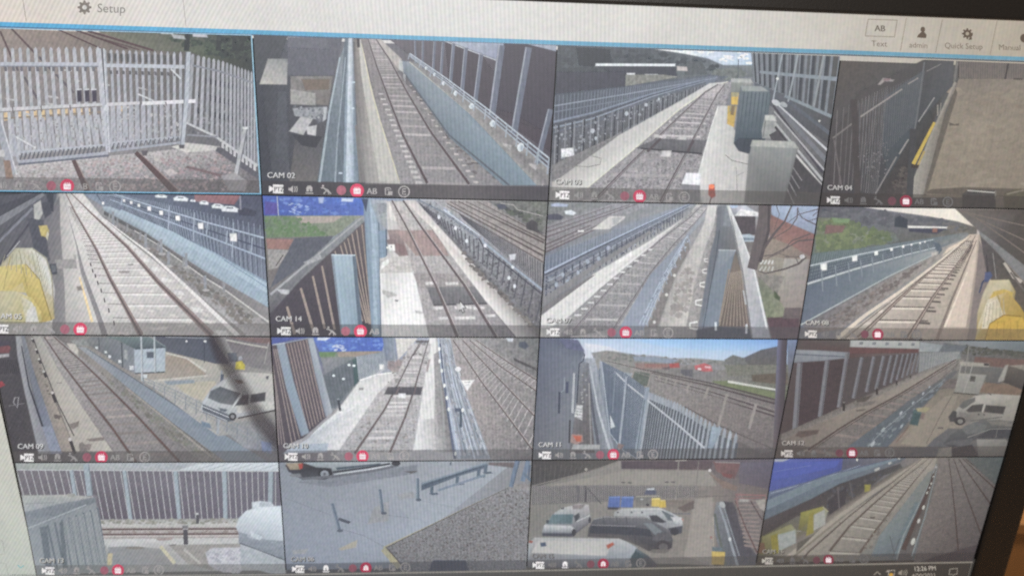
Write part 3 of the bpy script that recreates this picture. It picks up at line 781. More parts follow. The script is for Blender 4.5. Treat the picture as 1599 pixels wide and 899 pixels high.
V.s('fence_foot'); V.P([(830, 180), (1110, 380), (1500, 720), (1500, 800), (1440, 800), (1100, 440), (810, 186)], [(110, 106, 106), (120, 114, 110), (130, 124, 118), (112, 106, 104), (136, 132, 126), (130, 126, 120), (120, 116, 114)], .14, 3)
V.s('tall_brown_fence'); V.P([(700, 70), (1540, 85), (1525, 640), (1110, 380), (830, 170)], [(96, 90, 96), (66, 60, 70), (66, 56, 64), (74, 64, 72), (86, 80, 86)], .04)
V.P([(980, 76), (1110, 82), (1440, 520), (1170, 410), (1000, 270)], (66, 58, 66), .04); V.P([(1280, 90), (1540, 90), (1530, 560), (1320, 440), (1240, 420)], (64, 58, 68), .04)
V.s('pale_sky_gap'); V.P([(985, 76), (1275, 86), (1255, 178)], [(170, 176, 188), (142, 152, 172), (128, 136, 158)]); V.L([(975, 78), (1250, 180)], 6, (168, 172, 178)); V.P([(1380, 92), (1540, 98), (1536, 130)], (150, 156, 170))
for a, b, w_ in (((828, 76), (832, 190), 9), ((868, 78), (866, 215), 11), ((928, 80), (918, 245), 13), ((970, 84), (958, 250), 14), ((1022, 92), (1006, 290), 17), ((1084, 112), (1064, 330), 20), ((1160, 146), (1130, 385), 22), ((1262, 100), (1214, 450), 34), ((1398, 110), (1324, 540), 34), ((1508, 420), (1440, 690), 28)):
    V.s('steel_post'); V.L([a, b], w_, (98, 104, 120)); V.L([(a[0] - w_ * .36, a[1]), (b[0] - w_ * .36, b[1])], w_ * .22, (146, 150, 158))
V.s('handrail')
for o, c in ((0, (176, 186, 194)), (26, (150, 162, 172)), (50, (156, 166, 174))): V.L([(802, 140 + o * .3), (980, 262 + o * .5), (1200, 425 + o * .7), (1500, 665 + o)], 5, c, 8)
for t in range(14):
    x, y = at([(802, 140), (1200, 425), (1500, 665)], t / 13); V.L([(x, y), (x - 8, y + 30 + 50 * t / 13)], 5 + 3 * t / 13, (150, 160, 168))
for x, y, r in ((885, 214, 9), (926, 246, 9), (972, 290, 11), (1031, 340, 13), (1111, 405, 15), (1217, 492, 18), (1358, 610, 22)):
    V.s('white_lamp'); V.E(x, y, r * .75, r, (206, 212, 214), .2, jit=.1); V.E(x + r * .3, y + r * .2, r * .3, r * .7, (160, 172, 180))
for x, y in ((1270, 590), (1400, 690)): V.P([(x, y), (x + 44, y + 12), (x + 34, y + 34), (x, y + 10)], (150, 146, 140), .2)
ui(V, 'CAM 02', 1, (64, 60, 66), .72)
V.build()

K3 = (850, 60, .3003)
# ---- picture 3
V = view((2, 0), K3, 'camera picture captioned CAM 03, track between pale paths with green cabinets on its right')
full(V, [[(64, 68, 74), (70, 74, 80), (108, 114, 120), (84, 84, 84)], [(82, 86, 94), (96, 100, 106), (112, 112, 114), (86, 84, 82)], [(84, 86, 92), (124, 122, 122), (140, 136, 132), (84, 82, 82)], [(136, 134, 130), (150, 146, 144), (150, 144, 138), (76, 74, 74)]], .07, 3)
V.s('sky'); V.G([(470, 42), (1080, 62), (1080, 160), (480, 140)], [[(214, 216, 212), (204, 210, 216), (170, 190, 212)], [(200, 204, 206), (200, 206, 212), (160, 184, 204)]], .1, 12)
V.scat([(640, 50), (1070, 62), (1070, 130), (880, 120)], 20, 14, [(226, 226, 224), (166, 184, 200)], 2.6)
V.s('wooded_hill'); V.P([(60, 36), (480, 44), (700, 76), (850, 105), (930, 140), (1080, 140), (1080, 200), (60, 240)], [(66, 70, 74), (68, 72, 76), (86, 92, 98), (94, 100, 106), (100, 106, 108), (112, 116, 116), (96, 100, 100), (64, 68, 72)], .12, 6)
V.scat([(70, 50), (470, 55), (900, 130), (900, 160), (70, 180)], 80, 20, [(60, 64, 68), (74, 80, 84), (52, 56, 62), (84, 90, 94)], 1.5)
V.P([(170, 50), (340, 60), (350, 150), (180, 140)], (48, 52, 58)); V.P([(740, 120), (820, 122), (850, 185), (730, 190)], (72, 78, 80), .15)
V.s('long_shed'); V.P([(268, 132), (680, 134), (678, 146), (266, 144)], (200, 204, 204)); V.P([(270, 146), (676, 148), (690, 196), (380, 190)], (60, 62, 70)); V.P([(690, 146), (740, 150), (744, 170), (690, 168)], (170, 160, 156))
V.s('parked_car'); V.P([(430, 182), (470, 182), (470, 194), (430, 198)], (196, 198, 198)); V.P([(525, 188), (590, 188), (596, 202), (530, 204)], (188, 190, 190)); V.P([(706, 214), (770, 206), (720, 246), (708, 246)], (206, 210, 212)); V.P([(180, 254), (208, 252), (206, 274), (184, 272)], (150, 154, 154)); V.P([(222, 248), (250, 248), (248, 258), (222, 258)], (140, 150, 140))
V.s('scrub_ground'); V.P([(425, 190), (620, 190), (700, 200), (420, 250)], (108, 108, 96), .2, 4); V.P([(65, 176), (420, 176), (420, 250), (60, 290)], (62, 62, 72)); V.P([(880, 165), (1010, 150), (1060, 190), (960, 220), (860, 210)], (92, 98, 92), .2, 4)
V.s('lineside_fence'); V.P([(60, 290), (430, 250), (860, 190), (960, 200), (700, 300), (50, 470)], [(74, 80, 90), (80, 86, 96), (88, 94, 104), (92, 98, 106), (84, 90, 102), (74, 80, 92)], .12)
V.bars([(58, 300), (500, 245), (900, 195)], [(50, 450), (480, 340), (880, 230)], 80, 3.5, (108, 116, 128), 2, 1)
V.L([(50, 352), (430, 290), (900, 205)], 7, (128, 136, 148), 4); V.L([(50, 384), (430, 318), (900, 215)], 6, (104, 112, 124), 4)
V.s('cable_fence'); V.P([(50, 440), (400, 350), (840, 225), (840, 262), (560, 400), (420, 470), (40, 700)], [(72, 76, 86), (78, 82, 92), (84, 92, 100), (84, 88, 92), (76, 76, 80), (74, 74, 76), (82, 80, 80)], .2, 2.5)
for o, w_, c in ((0, 11, (120, 130, 146)), (16, 6, (60, 64, 76)), (30, 8, (132, 142, 156)), (52, 6, (88, 96, 110))): V.L([(48, 435 + o), (250, 388 + o), (560, 288 + o * .5), (840, 214 + o * .3)], w_, c, w_ * .4)
V.bars([(60, 450), (300, 400), (840, 240)], [(50, 690), (300, 560), (840, 270)], 34, 7, (118, 120, 124), 2.2, 1, w2=3)
V.bars([(75, 450), (310, 400), (840, 240)], [(65, 690), (310, 560), (840, 270)], 24, 9, (46, 48, 56), 2.2, 1, w2=3)
V.scat([(60, 480), (300, 420), (700, 270), (700, 300), (420, 450), (60, 640)], 110, 7, [(156, 160, 164), (48, 50, 58), (120, 122, 126)])
for x, y, r in ((250, 482, 13), (428, 392, 12), (530, 346, 10), (596, 316, 8), (268, 520, 9)): V.E(x, y, r * .8, r, (158, 164, 168), jit=.15)
V.P([(88, 575), (150, 570), (155, 612), (90, 618)], (176, 176, 176), .25, 2)
V.s('concrete_path'); V.P([(40, 745), (360, 520), (700, 330), (860, 235), (955, 225), (860, 268), (700, 375), (480, 568), (230, 775), (40, 790)], [(150, 146, 140), (166, 164, 158), (176, 174, 168), (180, 178, 174), (176, 174, 168), (178, 176, 170), (176, 174, 168), (184, 182, 174), (186, 184, 176), (160, 156, 150)], .04)
V.P([(40, 660), (400, 490), (360, 525), (60, 740), (40, 745)], (104, 100, 98), .2); V.L([(250, 612), (296, 625), (290, 655), (230, 668), (130, 662)], 4, (116, 112, 108))
V.L([(955, 226), (850, 268), (700, 372), (480, 566), (225, 778)], 6, (196, 194, 172), 9)
V.s('ballast'); V.P([(955, 226), (985, 230), (940, 350), (900, 353), (820, 600), (800, 700), (780, 860), (120, 870), (230, 775), (480, 568), (700, 375), (860, 268)], (122, 116, 116), .3, 2)
V.scat([(960, 230), (880, 400), (790, 780), (300, 780), (500, 570), (700, 400)], 200, 7, [(168, 162, 160), (86, 82, 84), (150, 144, 142)], 1.5, grow=(.5, 1.3))
V.s('railway_track'); V.track([(905, 240), (838, 280), (700, 410), (460, 640), (255, 850)], [(940, 240), (900, 290), (820, 440), (740, 590), (605, 850)], 38, .16, 18, (156, 150, 148), (84, 72, 74), 16, th0=3, hi=(134, 128, 128))
V.s('crossing_panel'); V.P([(590, 522), (845, 530), (820, 598), (700, 596), (470, 572)], [(94, 92, 94), (98, 96, 98), (90, 88, 90), (84, 82, 84), (92, 90, 92)], .1); V.L([(500, 572), (820, 600)], 8, (56, 54, 58)); V.L([(607, 520), (535, 590)], 13, (78, 68, 70)); V.L([(775, 530), (745, 590)], 15, (78, 68, 70))
V.P([(612, 585), (660, 584), (656, 616), (606, 614)], (182, 178, 176))
for q in (((570, 500), (640, 510), (630, 520), (572, 514)), ((700, 512), (740, 514), (735, 528), (690, 526))): V.P(q, (172, 168, 164))
V.s('concrete_path'); V.P([(900, 352), (955, 352), (985, 470), (1060, 600), (1050, 855), (820, 855), (800, 700), (850, 530)], [(176, 174, 168), (172, 170, 164), (166, 164, 158), (170, 166, 160), (168, 164, 158), (182, 178, 172), (184, 182, 176), (186, 184, 178)], .04)
V.L([(905, 355), (868, 460), (830, 600), (805, 700)], 5, (200, 198, 192)); V.L([(940, 605), (975, 635), (1060, 655)], 4, (116, 112, 108)); V.L([(998, 670), (1002, 800)], 4, (138, 134, 130)); V.L([(1000, 715), (1040, 695)], 3, (138, 134, 130))
V.s('white_box'); V.P([(738, 700), (815, 702), (808, 764), (714, 758)], (204, 204, 206)); V.P([(714, 758), (808, 764), (810, 850), (760, 850), (716, 780)], (118, 116, 118))
V.s('red_marker'); V.P([(856, 762), (884, 758), (890, 820), (870, 832), (852, 812)], (170, 74, 60), .1); V.E(870, 770, 14, 12, (222, 116, 76)); V.L([(868, 826), (858, 860)], 6, (96, 66, 60))
V.s('corrugated_shed'); V.P([(1075, 65), (1560, 80), (1500, 560), (1100, 300)], [(96, 100, 106), (78, 76, 72), (72, 70, 70), (80, 84, 90)], .05)
V.bars([(1080, 66), (1540, 80)], [(1095, 230), (1500, 400)], 22, 11, (112, 116, 120), 1, 2, w2=14); V.bars([(1090, 66), (1560, 82)], [(1100, 230), (1520, 400)], 11, 9, (60, 62, 66), 1, 2, w2=20)
V.L([(1120, 176), (1540, 214)], 14, (122, 130, 136), 22); V.L([(1240, 70), (1190, 320)], 8, (140, 146, 150)); V.L([(1320, 80), (1268, 330)], 9, (134, 140, 142)); V.L([(1455, 82), (1398, 370)], 11, (126, 130, 130)); V.L([(1010, 110), (1008, 210)], 4, (84, 88, 92)); V.L([(1018, 96), (1030, 100)], 4, (84, 88, 92))
V.s('green_cabinet'); V.P([(972, 210), (1070, 212), (1085, 232), (1070, 288), (970, 285)], [(128, 130, 124), (134, 134, 128), (120, 122, 116), (104, 108, 104), (110, 114, 108)])
V.P([(972, 210), (1070, 212), (1085, 232), (972, 228)], (150, 152, 146))
V.s('yellow_grit_bin'); V.P([(974, 284), (1010, 286), (1004, 345), (972, 344)], (184, 152, 70)); V.P([(975, 282), (1010, 284), (1006, 304), (974, 304)], (150, 140, 96)); V.P([(954, 352), (1000, 354), (985, 462), (950, 445)], (176, 146, 72)); V.P([(965, 350), (998, 352), (990, 385), (960, 380)], (150, 136, 92)); V.P([(975, 350), (990, 350), (984, 400), (968, 396)], (120, 96, 60))
V.s('tall_green_cabinet'); V.P([(1022, 248), (1166, 256), (1175, 300), (1145, 560), (1010, 580), (985, 545)], [(96, 104, 108), (98, 108, 112), (82, 94, 98), (62, 76, 84), (62, 76, 86), (70, 82, 90)], .04)
V.P([(1022, 248), (1128, 250), (1168, 276), (1030, 274)], (134, 138, 134)); V.bars([(1040, 280), (1160, 284)], [(1008, 540), (1128, 552)], 7, 4, (66, 78, 86), 1, 1)
V.P([(985, 545), (1010, 520), (1140, 520), (1150, 560), (1060, 600), (1010, 586)], (58, 64, 72))
V.s('small_grey_box'); V.P([(1148, 402), (1205, 406), (1204, 520), (1134, 520), (1130, 480)], (136, 136, 132)); V.P([(1148, 400), (1190, 400), (1206, 430), (1150, 426)], (168, 168, 160)); V.L([(1150, 430), (1138, 512)], 5, (104, 104, 102))
V.s('pipework')
for i, (a, b, w_, c) in enumerate((((1190, 330), (1470, 640), 20, (104, 104, 108)), ((1200, 330), (1480, 590), 9, (168, 168, 168)), ((1190, 350), (1450, 700), 12, (64, 60, 66)), ((1250, 300), (1500, 410), 14, (120, 128, 132)), ((1270, 330), (1490, 500), 16, (84, 88, 94)), ((1195, 380), (1460, 690), 8, (150, 148, 146)), ((1200, 440), (1450, 740), 10, (150, 150, 148)), ((1200, 460), (1440, 770), 12, (60, 56, 58)), ((1190, 490), (1400, 860), 50, (72, 68, 70)), ((1300, 595), (1445, 770), 11, (176, 172, 166)), ((1290, 650), (1400, 790), 7, (130, 124, 120)), ((1270, 700), (1340, 800), 6, (120, 116, 112)))): V.L([a, b], w_, c, w_ * 1.25)
V.E(1205, 335, 24, 14, (166, 168, 168), .5); V.E(1245, 345, 20, 12, (150, 152, 152), .5); V.E(1212, 210, 7, 7, (190, 190, 186)); V.E(1430, 430, 6, 6, (180, 176, 170))
V.P([(1290, 600), (1450, 770), (1460, 860), (1240, 860)], (66, 62, 62))
for i in range(4): V.L([(1285 - i * 8, 660 + i * 40), (1340 - i * 14, 740 + i * 40)], 6, (116, 112, 110))
V.s('grey_cabinet'); V.P([(1082, 530), (1300, 538), (1320, 568), (1245, 855), (1040, 855), (1060, 640)], [(132, 134, 128), (130, 132, 128), (112, 112, 108), (88, 86, 84), (110, 108, 104), (118, 118, 114)], .03); V.P([(1082, 530), (1295, 538), (1322, 572), (1072, 560)], (152, 152, 144))
ui(V, 'CAM 03', .86, (84, 80, 78), .7, capc=(200, 200, 198))
V.build()

K4 = (1270, 80, .2891)
# ---- picture 4: brown screen reflection painted into its colours
V = view((3, 0), K4, 'dim camera picture captioned CAM 04, dark mesh fence left of a bare yard tinted by a painted brown reflection')
full(V, [[(84, 76, 70), (78, 78, 78), (104, 94, 84), (112, 102, 92)], [(76, 72, 72), (70, 74, 78), (128, 116, 102), (132, 120, 106)], [(68, 64, 66), (68, 70, 74), (130, 118, 102), (134, 120, 104)], [(58, 54, 56), (74, 68, 68), (112, 102, 90), (110, 98, 84)]], .06, 4)
V.s('yard'); V.G([(785, 150), (1420, 150), (1420, 790), (590, 790)], [[(122, 112, 100), (134, 122, 108)], [(138, 126, 108), (136, 122, 104)], [(132, 120, 102), (124, 110, 94)]], .06, 14); V.P([(735, 388), (788, 388), (786, 402), (735, 402)], (92, 82, 74))
V.scat([(760, 200), (1350, 200), (1350, 760), (680, 760)], 46, 26, [(142, 130, 112), (128, 114, 98), (134, 122, 104)], 3)
V.P([(590, 770), (640, 745), (830, 735), (1138, 745), (1420, 740), (1420, 800)], (92, 82, 72), .1)
V.s('yard_fence'); V.P([(785, 42), (1420, 55), (1420, 160), (785, 145)], [(104, 96, 92), (100, 92, 84), (112, 102, 92), (110, 102, 94)], .05); V.bars([(800, 45), (1300, 55)], [(800, 145), (1300, 155)], 40, 3, (92, 86, 84)); V.L([(1056, 50), (1036, 152)], 9, (66, 60, 58)); V.L([(1080, 150), (1130, 152)], 10, (84, 76, 70)); V.L([(785, 40), (785, 145)], 5, (60, 56, 54))
V.s('low_wall'); V.P([(762, 165), (776, 175), (715, 320), (590, 790), (505, 790), (620, 480)], [(152, 146, 134), (130, 122, 112), (120, 112, 100), (126, 120, 112), (150, 146, 136), (146, 140, 128)]); V.P([(768, 200), (778, 230), (610, 780), (596, 780), (700, 380)], (96, 88, 78)); V.L([(778, 45), (762, 165)], 13, (110, 108, 104))
V.s('dark_ground'); V.P([(700, 240), (650, 380), (535, 600), (500, 790), (330, 790), (560, 390), (690, 200)], [(72, 70, 68), (68, 64, 60), (58, 54, 54), (74, 66, 64), (62, 58, 58), (60, 60, 62), (68, 70, 70)], .12, 5); V.scat([(480, 600), (540, 640), (520, 780), (400, 780)], 26, 14, [(84, 76, 72), (58, 54, 54), (96, 88, 82)], 1.6)
V.s('mesh_fence'); V.P([(250, 220), (600, 45), (760, 42), (750, 190), (560, 390), (330, 790), (80, 790), (110, 460)], [(74, 70, 70), (76, 74, 74), (84, 84, 86), (78, 80, 82), (66, 70, 74), (64, 64, 68), (66, 60, 62), (72, 68, 68)], .04)
V.P([(380, 250), (600, 100), (560, 390), (520, 480), (400, 680), (370, 500)], [(78, 82, 86), (82, 86, 90), (74, 82, 86), (68, 76, 82), (64, 68, 72), (70, 76, 82)], .04)
V.bars([(130, 320), (400, 190)], [(110, 720), (340, 780)], 16, 5, (102, 98, 98), 2, 1, w2=3, jit=.1); V.bars([(250, 280), (600, 110)], [(250, 700), (560, 380)], 26, 3, (92, 94, 98), 1.4, 1)
for a, b, w_, c in (((105, 470), (228, 378), 9, (112, 106, 104)), ((255, 355), (480, 205), 9, (136, 130, 126)), ((512, 178), (566, 146), 7, (136, 130, 126)), ((612, 110), (690, 70), 5, (120, 116, 114)), ((568, 382), (655, 250), 7, (136, 134, 132)), ((336, 770), (450, 570), 8, (124, 120, 118)), ((464, 556), (514, 476), 8, (138, 134, 130))): V.L([a, b], w_, c)
V.L([(600, 60), (548, 430), (540, 620)], 8, (98, 100, 102)); V.L([(540, 420), (520, 790)], 36, (64, 64, 66)); V.L([(220, 260), (240, 780)], 34, (68, 62, 62)); V.L([(112, 480), (150, 720)], 8, (98, 92, 92))
V.scat([(240, 560), (400, 480), (420, 640), (300, 720)], 44, 5, [(122, 118, 118), (104, 100, 102)])
V.s('white_bag'); V.P([(350, 180), (376, 146), (436, 156), (430, 164), (385, 162), (362, 182)], (146, 138, 136)); V.P([(376, 150), (420, 148), (410, 160), (380, 160)], (132, 110, 112))
V.s('yellow_pole'); V.L([(655, 385), (540, 610)], 14, (182, 156, 70), 20); V.L([(600, 540), (565, 615)], 12, (160, 140, 84)); V.P([(534, 612), (572, 616), (566, 632), (530, 628)], (60, 50, 44)); V.L([(672, 290), (672, 350)], 8, (134, 128, 120)); V.L([(690, 280), (684, 340)], 6, (122, 118, 110))
V.s('parked_car'); V.P([(805, 770), (840, 748), (985, 752), (985, 850), (805, 850)], (70, 66, 64)); V.L([(832, 752), (984, 764)], 7, (164, 160, 152)); V.L([(984, 752), (984, 800)], 9, (110, 104, 96)); V.P([(1030, 770), (1090, 745), (1420, 745), (1420, 850), (1030, 850)], (92, 84, 66)); V.L([(1045, 772), (1138, 750)], 8, (120, 112, 96))
ui(V, 'CAM 04', .62, (62, 56, 54), .72, capc=(190, 186, 184), bright=(214, 210, 208))
V.build()

K5 = (0, 290, .2689)
# ---- picture 5 (caption cut by the photograph's edge)
V = view((0, 1), K5, 'camera picture captioned CAM 05, pale sleepers between yellow hooded bins and a blue walkway')
full(V, [[(84, 84, 88), (110, 110, 114), (150, 148, 148), (92, 98, 114)], [(96, 94, 96), (120, 118, 116), (184, 178, 172), (104, 108, 122)], [(120, 116, 110), (170, 166, 160), (180, 176, 170), (122, 122, 126)], [(150, 146, 136), (182, 178, 172), (178, 172, 166), (128, 124, 122)]], .05, 3)
V.s('car_park'); V.P([(640, 42), (1540, 52), (1540, 300), (1100, 180), (800, 90)], [(92, 102, 122), (70, 72, 92), (84, 88, 106), (86, 94, 114), (96, 106, 124)], .08)
V.s('red_building'); V.P([(1130, 48), (1400, 52), (1360, 110), (1130, 90)], [(150, 96, 98), (150, 88, 90), (138, 84, 88), (140, 100, 104)])
for x, y, a, b in ((1050, 74, 42, 16), (1185, 98, 26, 12), (1265, 118, 36, 15), (1335, 134, 50, 19), (935, 60, 34, 10), (1120, 86, 16, 8)):
    V.s('parked_car'); V.P([(x - a, y - b * .1), (x - a * .5, y - b * .8), (x + a * .4, y - b * .7), (x + a, y + b * .1), (x + a * .9, y + b), (x - a * .9, y + b * .7)], (198, 202, 208), .08); V.L([(x - a * .4, y - b * .3), (x + a * .4, y - b * .15)], b * .4, (92, 98, 112))
V.s('parked_car'); V.P([(1380, 140), (1420, 128), (1490, 150), (1480, 178), (1390, 170)], (62, 64, 80)); V.P([(1390, 60), (1400, 60), (1402, 140), (1392, 140)], (120, 120, 130))
V.s('mesh_fence'); V.P([(480, 45), (700, 48), (1100, 150), (1545, 260), (1560, 600), (1200, 380), (900, 230), (600, 120)], [(120, 134, 150), (112, 124, 140), (100, 110, 128), (92, 98, 118), (116, 124, 140), (108, 122, 142), (118, 132, 148), (128, 142, 156)], .1)
V.bars([(560, 50), (900, 100), (1545, 250)], [(600, 110), (900, 220), (1560, 580)], 90, 4, (78, 86, 104), 1, 3, w2=6)
V.bars([(565, 45), (900, 90), (1545, 235)], [(600, 110), (900, 220), (1560, 580)], 80, 2.5, (128, 138, 154), 1, 3, w2=5)
for a, w_, c in (([(640, 42), (890, 120), (1190, 210), (1540, 305)], 5, (160, 174, 192)), ([(640, 80), (900, 178), (1210, 295), (1545, 425)], 5, (150, 166, 186)), ([(640, 60), (890, 150), (1200, 255), (1545, 370)], 4, (70, 76, 98))): V.L(a, w_, c, w_ + 5)
for x, y, h_ in ((983, 115, 140), (1128, 155, 165), (1355, 215, 200), (1205, 215, 80), (1320, 260, 80), (1465, 300, 90), (710, 55, 60)): V.L([(x, y), (x - 6, y + h_)], 7, (150, 162, 178))
for x, y, r in ((720, 86, 7), (762, 98, 8), (806, 114, 8), (866, 133, 11), (935, 157, 11), (1032, 188, 12), (1165, 233, 15), (1355, 299, 20), (598, 102, 7)):
    V.s('white_lamp'); V.P([(x - r, y - r), (x + r * .9, y - r * 1.1), (x + r, y + r * 1.2), (x - r * .8, y + r)], (214, 218, 222), .08)
V.s('blue_walkway'); V.P([(596, 122), (640, 122), (900, 225), (1240, 385), (1560, 560), (1565, 710), (1180, 490), (840, 270), (600, 142)], [(158, 170, 178), (160, 176, 186), (146, 166, 180), (140, 164, 182), (124, 146, 166), (142, 162, 176), (140, 158, 170), (142, 156, 166), (132, 146, 154)], .06)
V.L([(700, 145), (1000, 280), (1560, 600)], 16, (154, 176, 190), 50, al=1); V.L([(1300, 430), (1565, 600)], 4, (98, 130, 160))
V.s('walkway_edge'); V.P([(596, 142), (840, 270), (1180, 490), (1565, 712), (1568, 790), (1170, 520), (830, 290), (596, 165)], [(84, 84, 84), (96, 94, 92), (108, 104, 104), (128, 124, 122), (122, 118, 116), (92, 88, 86), (82, 80, 80), (86, 86, 86)])
V.s('cable_trench'); V.P([(596, 165), (830, 290), (1170, 520), (1568, 790), (1568, 870), (1420, 870), (1000, 500), (700, 265), (575, 180)], [(120, 116, 112), (106, 102, 98), (114, 110, 106), (120, 114, 108), (130, 124, 120), (150, 146, 142), (112, 106, 104), (106, 102, 98), (118, 114, 112)], .2, 3)
V.scat([(700, 240), (1500, 780), (1400, 800), (850, 370)], 90, 12, [(128, 120, 110), (92, 88, 84), (120, 112, 104)], 1.7, .5)
V.L([(780, 260), (930, 350), (1175, 525), (1300, 600), (1560, 790)], 5, (170, 166, 160), 10); V.bars([(600, 140), (1300, 560)], [(598, 175), (1300, 620)], 8, 10, (130, 130, 130), 1, 3, w2=14)
for x, y in ((845, 320), (978, 420), (1190, 560), (1080, 430), (935, 350), (655, 190)): V.L([(x, y - 40), (x + 2, y + 44)], 16, (130, 132, 136)); V.E(x + 6, y + 46, 22, 8, (150, 146, 142))
V.s('sleeper_bed'); V.P([(340, 42), (480, 44), (600, 190), (1000, 520), (1430, 870), (640, 870), (430, 330)], [(150, 146, 142), (184, 180, 174), (186, 180, 172), (170, 164, 160), (150, 146, 142), (170, 166, 160), (186, 180, 174)], .05)
V.scat([(390, 60), (480, 60), (600, 190), (1380, 860), (660, 860), (430, 300)], 70, 16, [(192, 188, 180), (172, 166, 160), (180, 172, 164)], 2.6, .1)
V.s('railway_track')
lr, rr = [(382, 42), (440, 160), (560, 370), (640, 540), (820, 868)], [(412, 42), (520, 150), (740, 355), (920, 560), (1230, 868)]
for t in psp(40, 30, 400, .1, 1):
    p, q = at(lr, t), at(rr, t); V.L([(p[0] - (q[0] - p[0]) * .3, p[1] - 3), (p[0] + 6, p[1])], 2 + 3 * t, (120, 112, 108), up=False)
    V.L([p, ((p[0] + q[0]) / 2, (p[1] + q[1]) / 2 + V.rnd.uniform(-3, 3)), q], 1 + 4.5 * t, (150, 142, 136), up=False); V.L([(p[0], p[1] + 3 + 9 * t), (q[0], q[1] + 3 + 9 * t)], 1 + 11 * t, (198, 194, 188), up=False)
for t in psp(32, 30, 400, .08, .98):
    q = at(rr, t); V.lay += .1; V.P([(q[0] + 8 + 30 * t, q[1] - 8 - 8 * t), (q[0] + 20 + 80 * t, q[1] - 4 - 6 * t), (q[0] + 24 + 95 * t, q[1] + 4 + 14 * t), (q[0] + 12 + 45 * t, q[1] + 4 + 14 * t)], (192, 188, 184), up=False)
V.L(lr, 5, (136, 116, 108), 34); V.L(rr, 5, (134, 114, 108), 42); V.L([(x - 3, y) for x, y in lr], 2, (92, 78, 76), 14); V.L([(x - 3, y) for x, y in rr], 2, (96, 80, 78), 16)
V.s('kerb_line'); V.L([(362, 42), (395, 180), (440, 340), (480, 500), (560, 720), (610, 870)], 5, (136, 132, 130), 34, col2=(120, 116, 116)); V.L([(600, 190), (740, 305), (900, 430), (1100, 600), (1420, 870)], 5, (128, 124, 120), 24); V.L([(590, 182), (880, 400), (1140, 640), (1380, 868)], 4, (196, 192, 186), 26)
for i, (x, y) in enumerate(((525, 455), (536, 490), (552, 520), (566, 560), (586, 605), (605, 660), (630, 718), (660, 790))): V.L([(x, y - 8), (x + 4, y + 12 + i)], 8, (70, 64, 66))
for y, x in ((350, 490), (375, 500), (400, 505), (425, 512)): V.L([(x, y), (x + 60, y + 4)], 5, (110, 104, 102))
V.P([(690, 494), (755, 494), (750, 506), (695, 508)], (136, 130, 124)); V.P([(740, 455), (775, 452), (775, 462), (745, 462)], (130, 124, 118))
V.s('platform'); V.P([(330, 42), (362, 42), (440, 345), (470, 520), (570, 870), (300, 870), (330, 500)], [(120, 118, 118), (160, 156, 150), (184, 180, 172), (182, 176, 168), (172, 166, 160), (128, 124, 122), (150, 146, 140)], .04)
V.P([(290, 150), (345, 60), (350, 250), (375, 600), (382, 870), (300, 870), (320, 600), (270, 400), (250, 200)], [(104, 102, 106), (104, 102, 104), (116, 112, 112), (118, 114, 114), (126, 122, 120), (116, 112, 110), (114, 110, 110), (100, 98, 100), (104, 100, 104)], .04)
V.P([(320, 430), (440, 425), (448, 480), (330, 480)], (136, 132, 128)); V.L([(462, 530), (535, 790)], 9, (208, 184, 140), 16); V.P([(445, 585), (470, 580), (480, 606), (450, 608)], (130, 120, 110)); V.P([(425, 400), (440, 398), (444, 430), (428, 432)], (150, 144, 138))
V.s('dark_wall'); V.P([(-10, 42), (330, 42), (310, 120), (250, 170), (290, 430), (250, 470), (-10, 470)], [(74, 74, 80), (84, 84, 92), (84, 84, 90), (96, 94, 98), (84, 82, 86), (84, 82, 86), (92, 90, 92)], .05)
V.P([(-10, 200), (260, 42), (200, 42), (-10, 120)], (68, 68, 74)); V.L([(-10, 210), (255, 48)], 46, (112, 112, 116), 20); V.L([(-10, 50), (120, 40)], 18, (62, 62, 66)); V.L([(-10, 330), (190, 130)], 14, (112, 112, 120)); V.L([(-10, 470), (190, 190)], 12, (70, 68, 76)); V.L([(40, 410), (116, 320)], 5, (150, 150, 150)); V.L([(-10, 300), (140, 160)], 6, (70, 70, 78))
V.P([(270, 50), (310, 45), (310, 150), (290, 150)], (60, 62, 70)); V.P([(196, 110), (235, 86), (248, 160), (222, 210), (200, 190)], (156, 154, 148)); V.P([(240, 100), (290, 90), (300, 160), (260, 190)], (72, 72, 80)); V.P([(160, 190), (250, 200), (280, 410), (200, 380)], (76, 76, 84))
V.s('dark_box'); V.P([(286, 456), (326, 452), (332, 512), (296, 516)], (66, 68, 74)); V.P([(295, 462), (322, 460), (326, 500), (302, 504)], (92, 94, 98))
V.s('yellow_box'); V.P([(226, 234), (272, 230), (284, 262), (275, 300), (240, 290)], (168, 152, 92)); V.P([(275, 262), (284, 280), (276, 318), (266, 300)], (170, 164, 134))
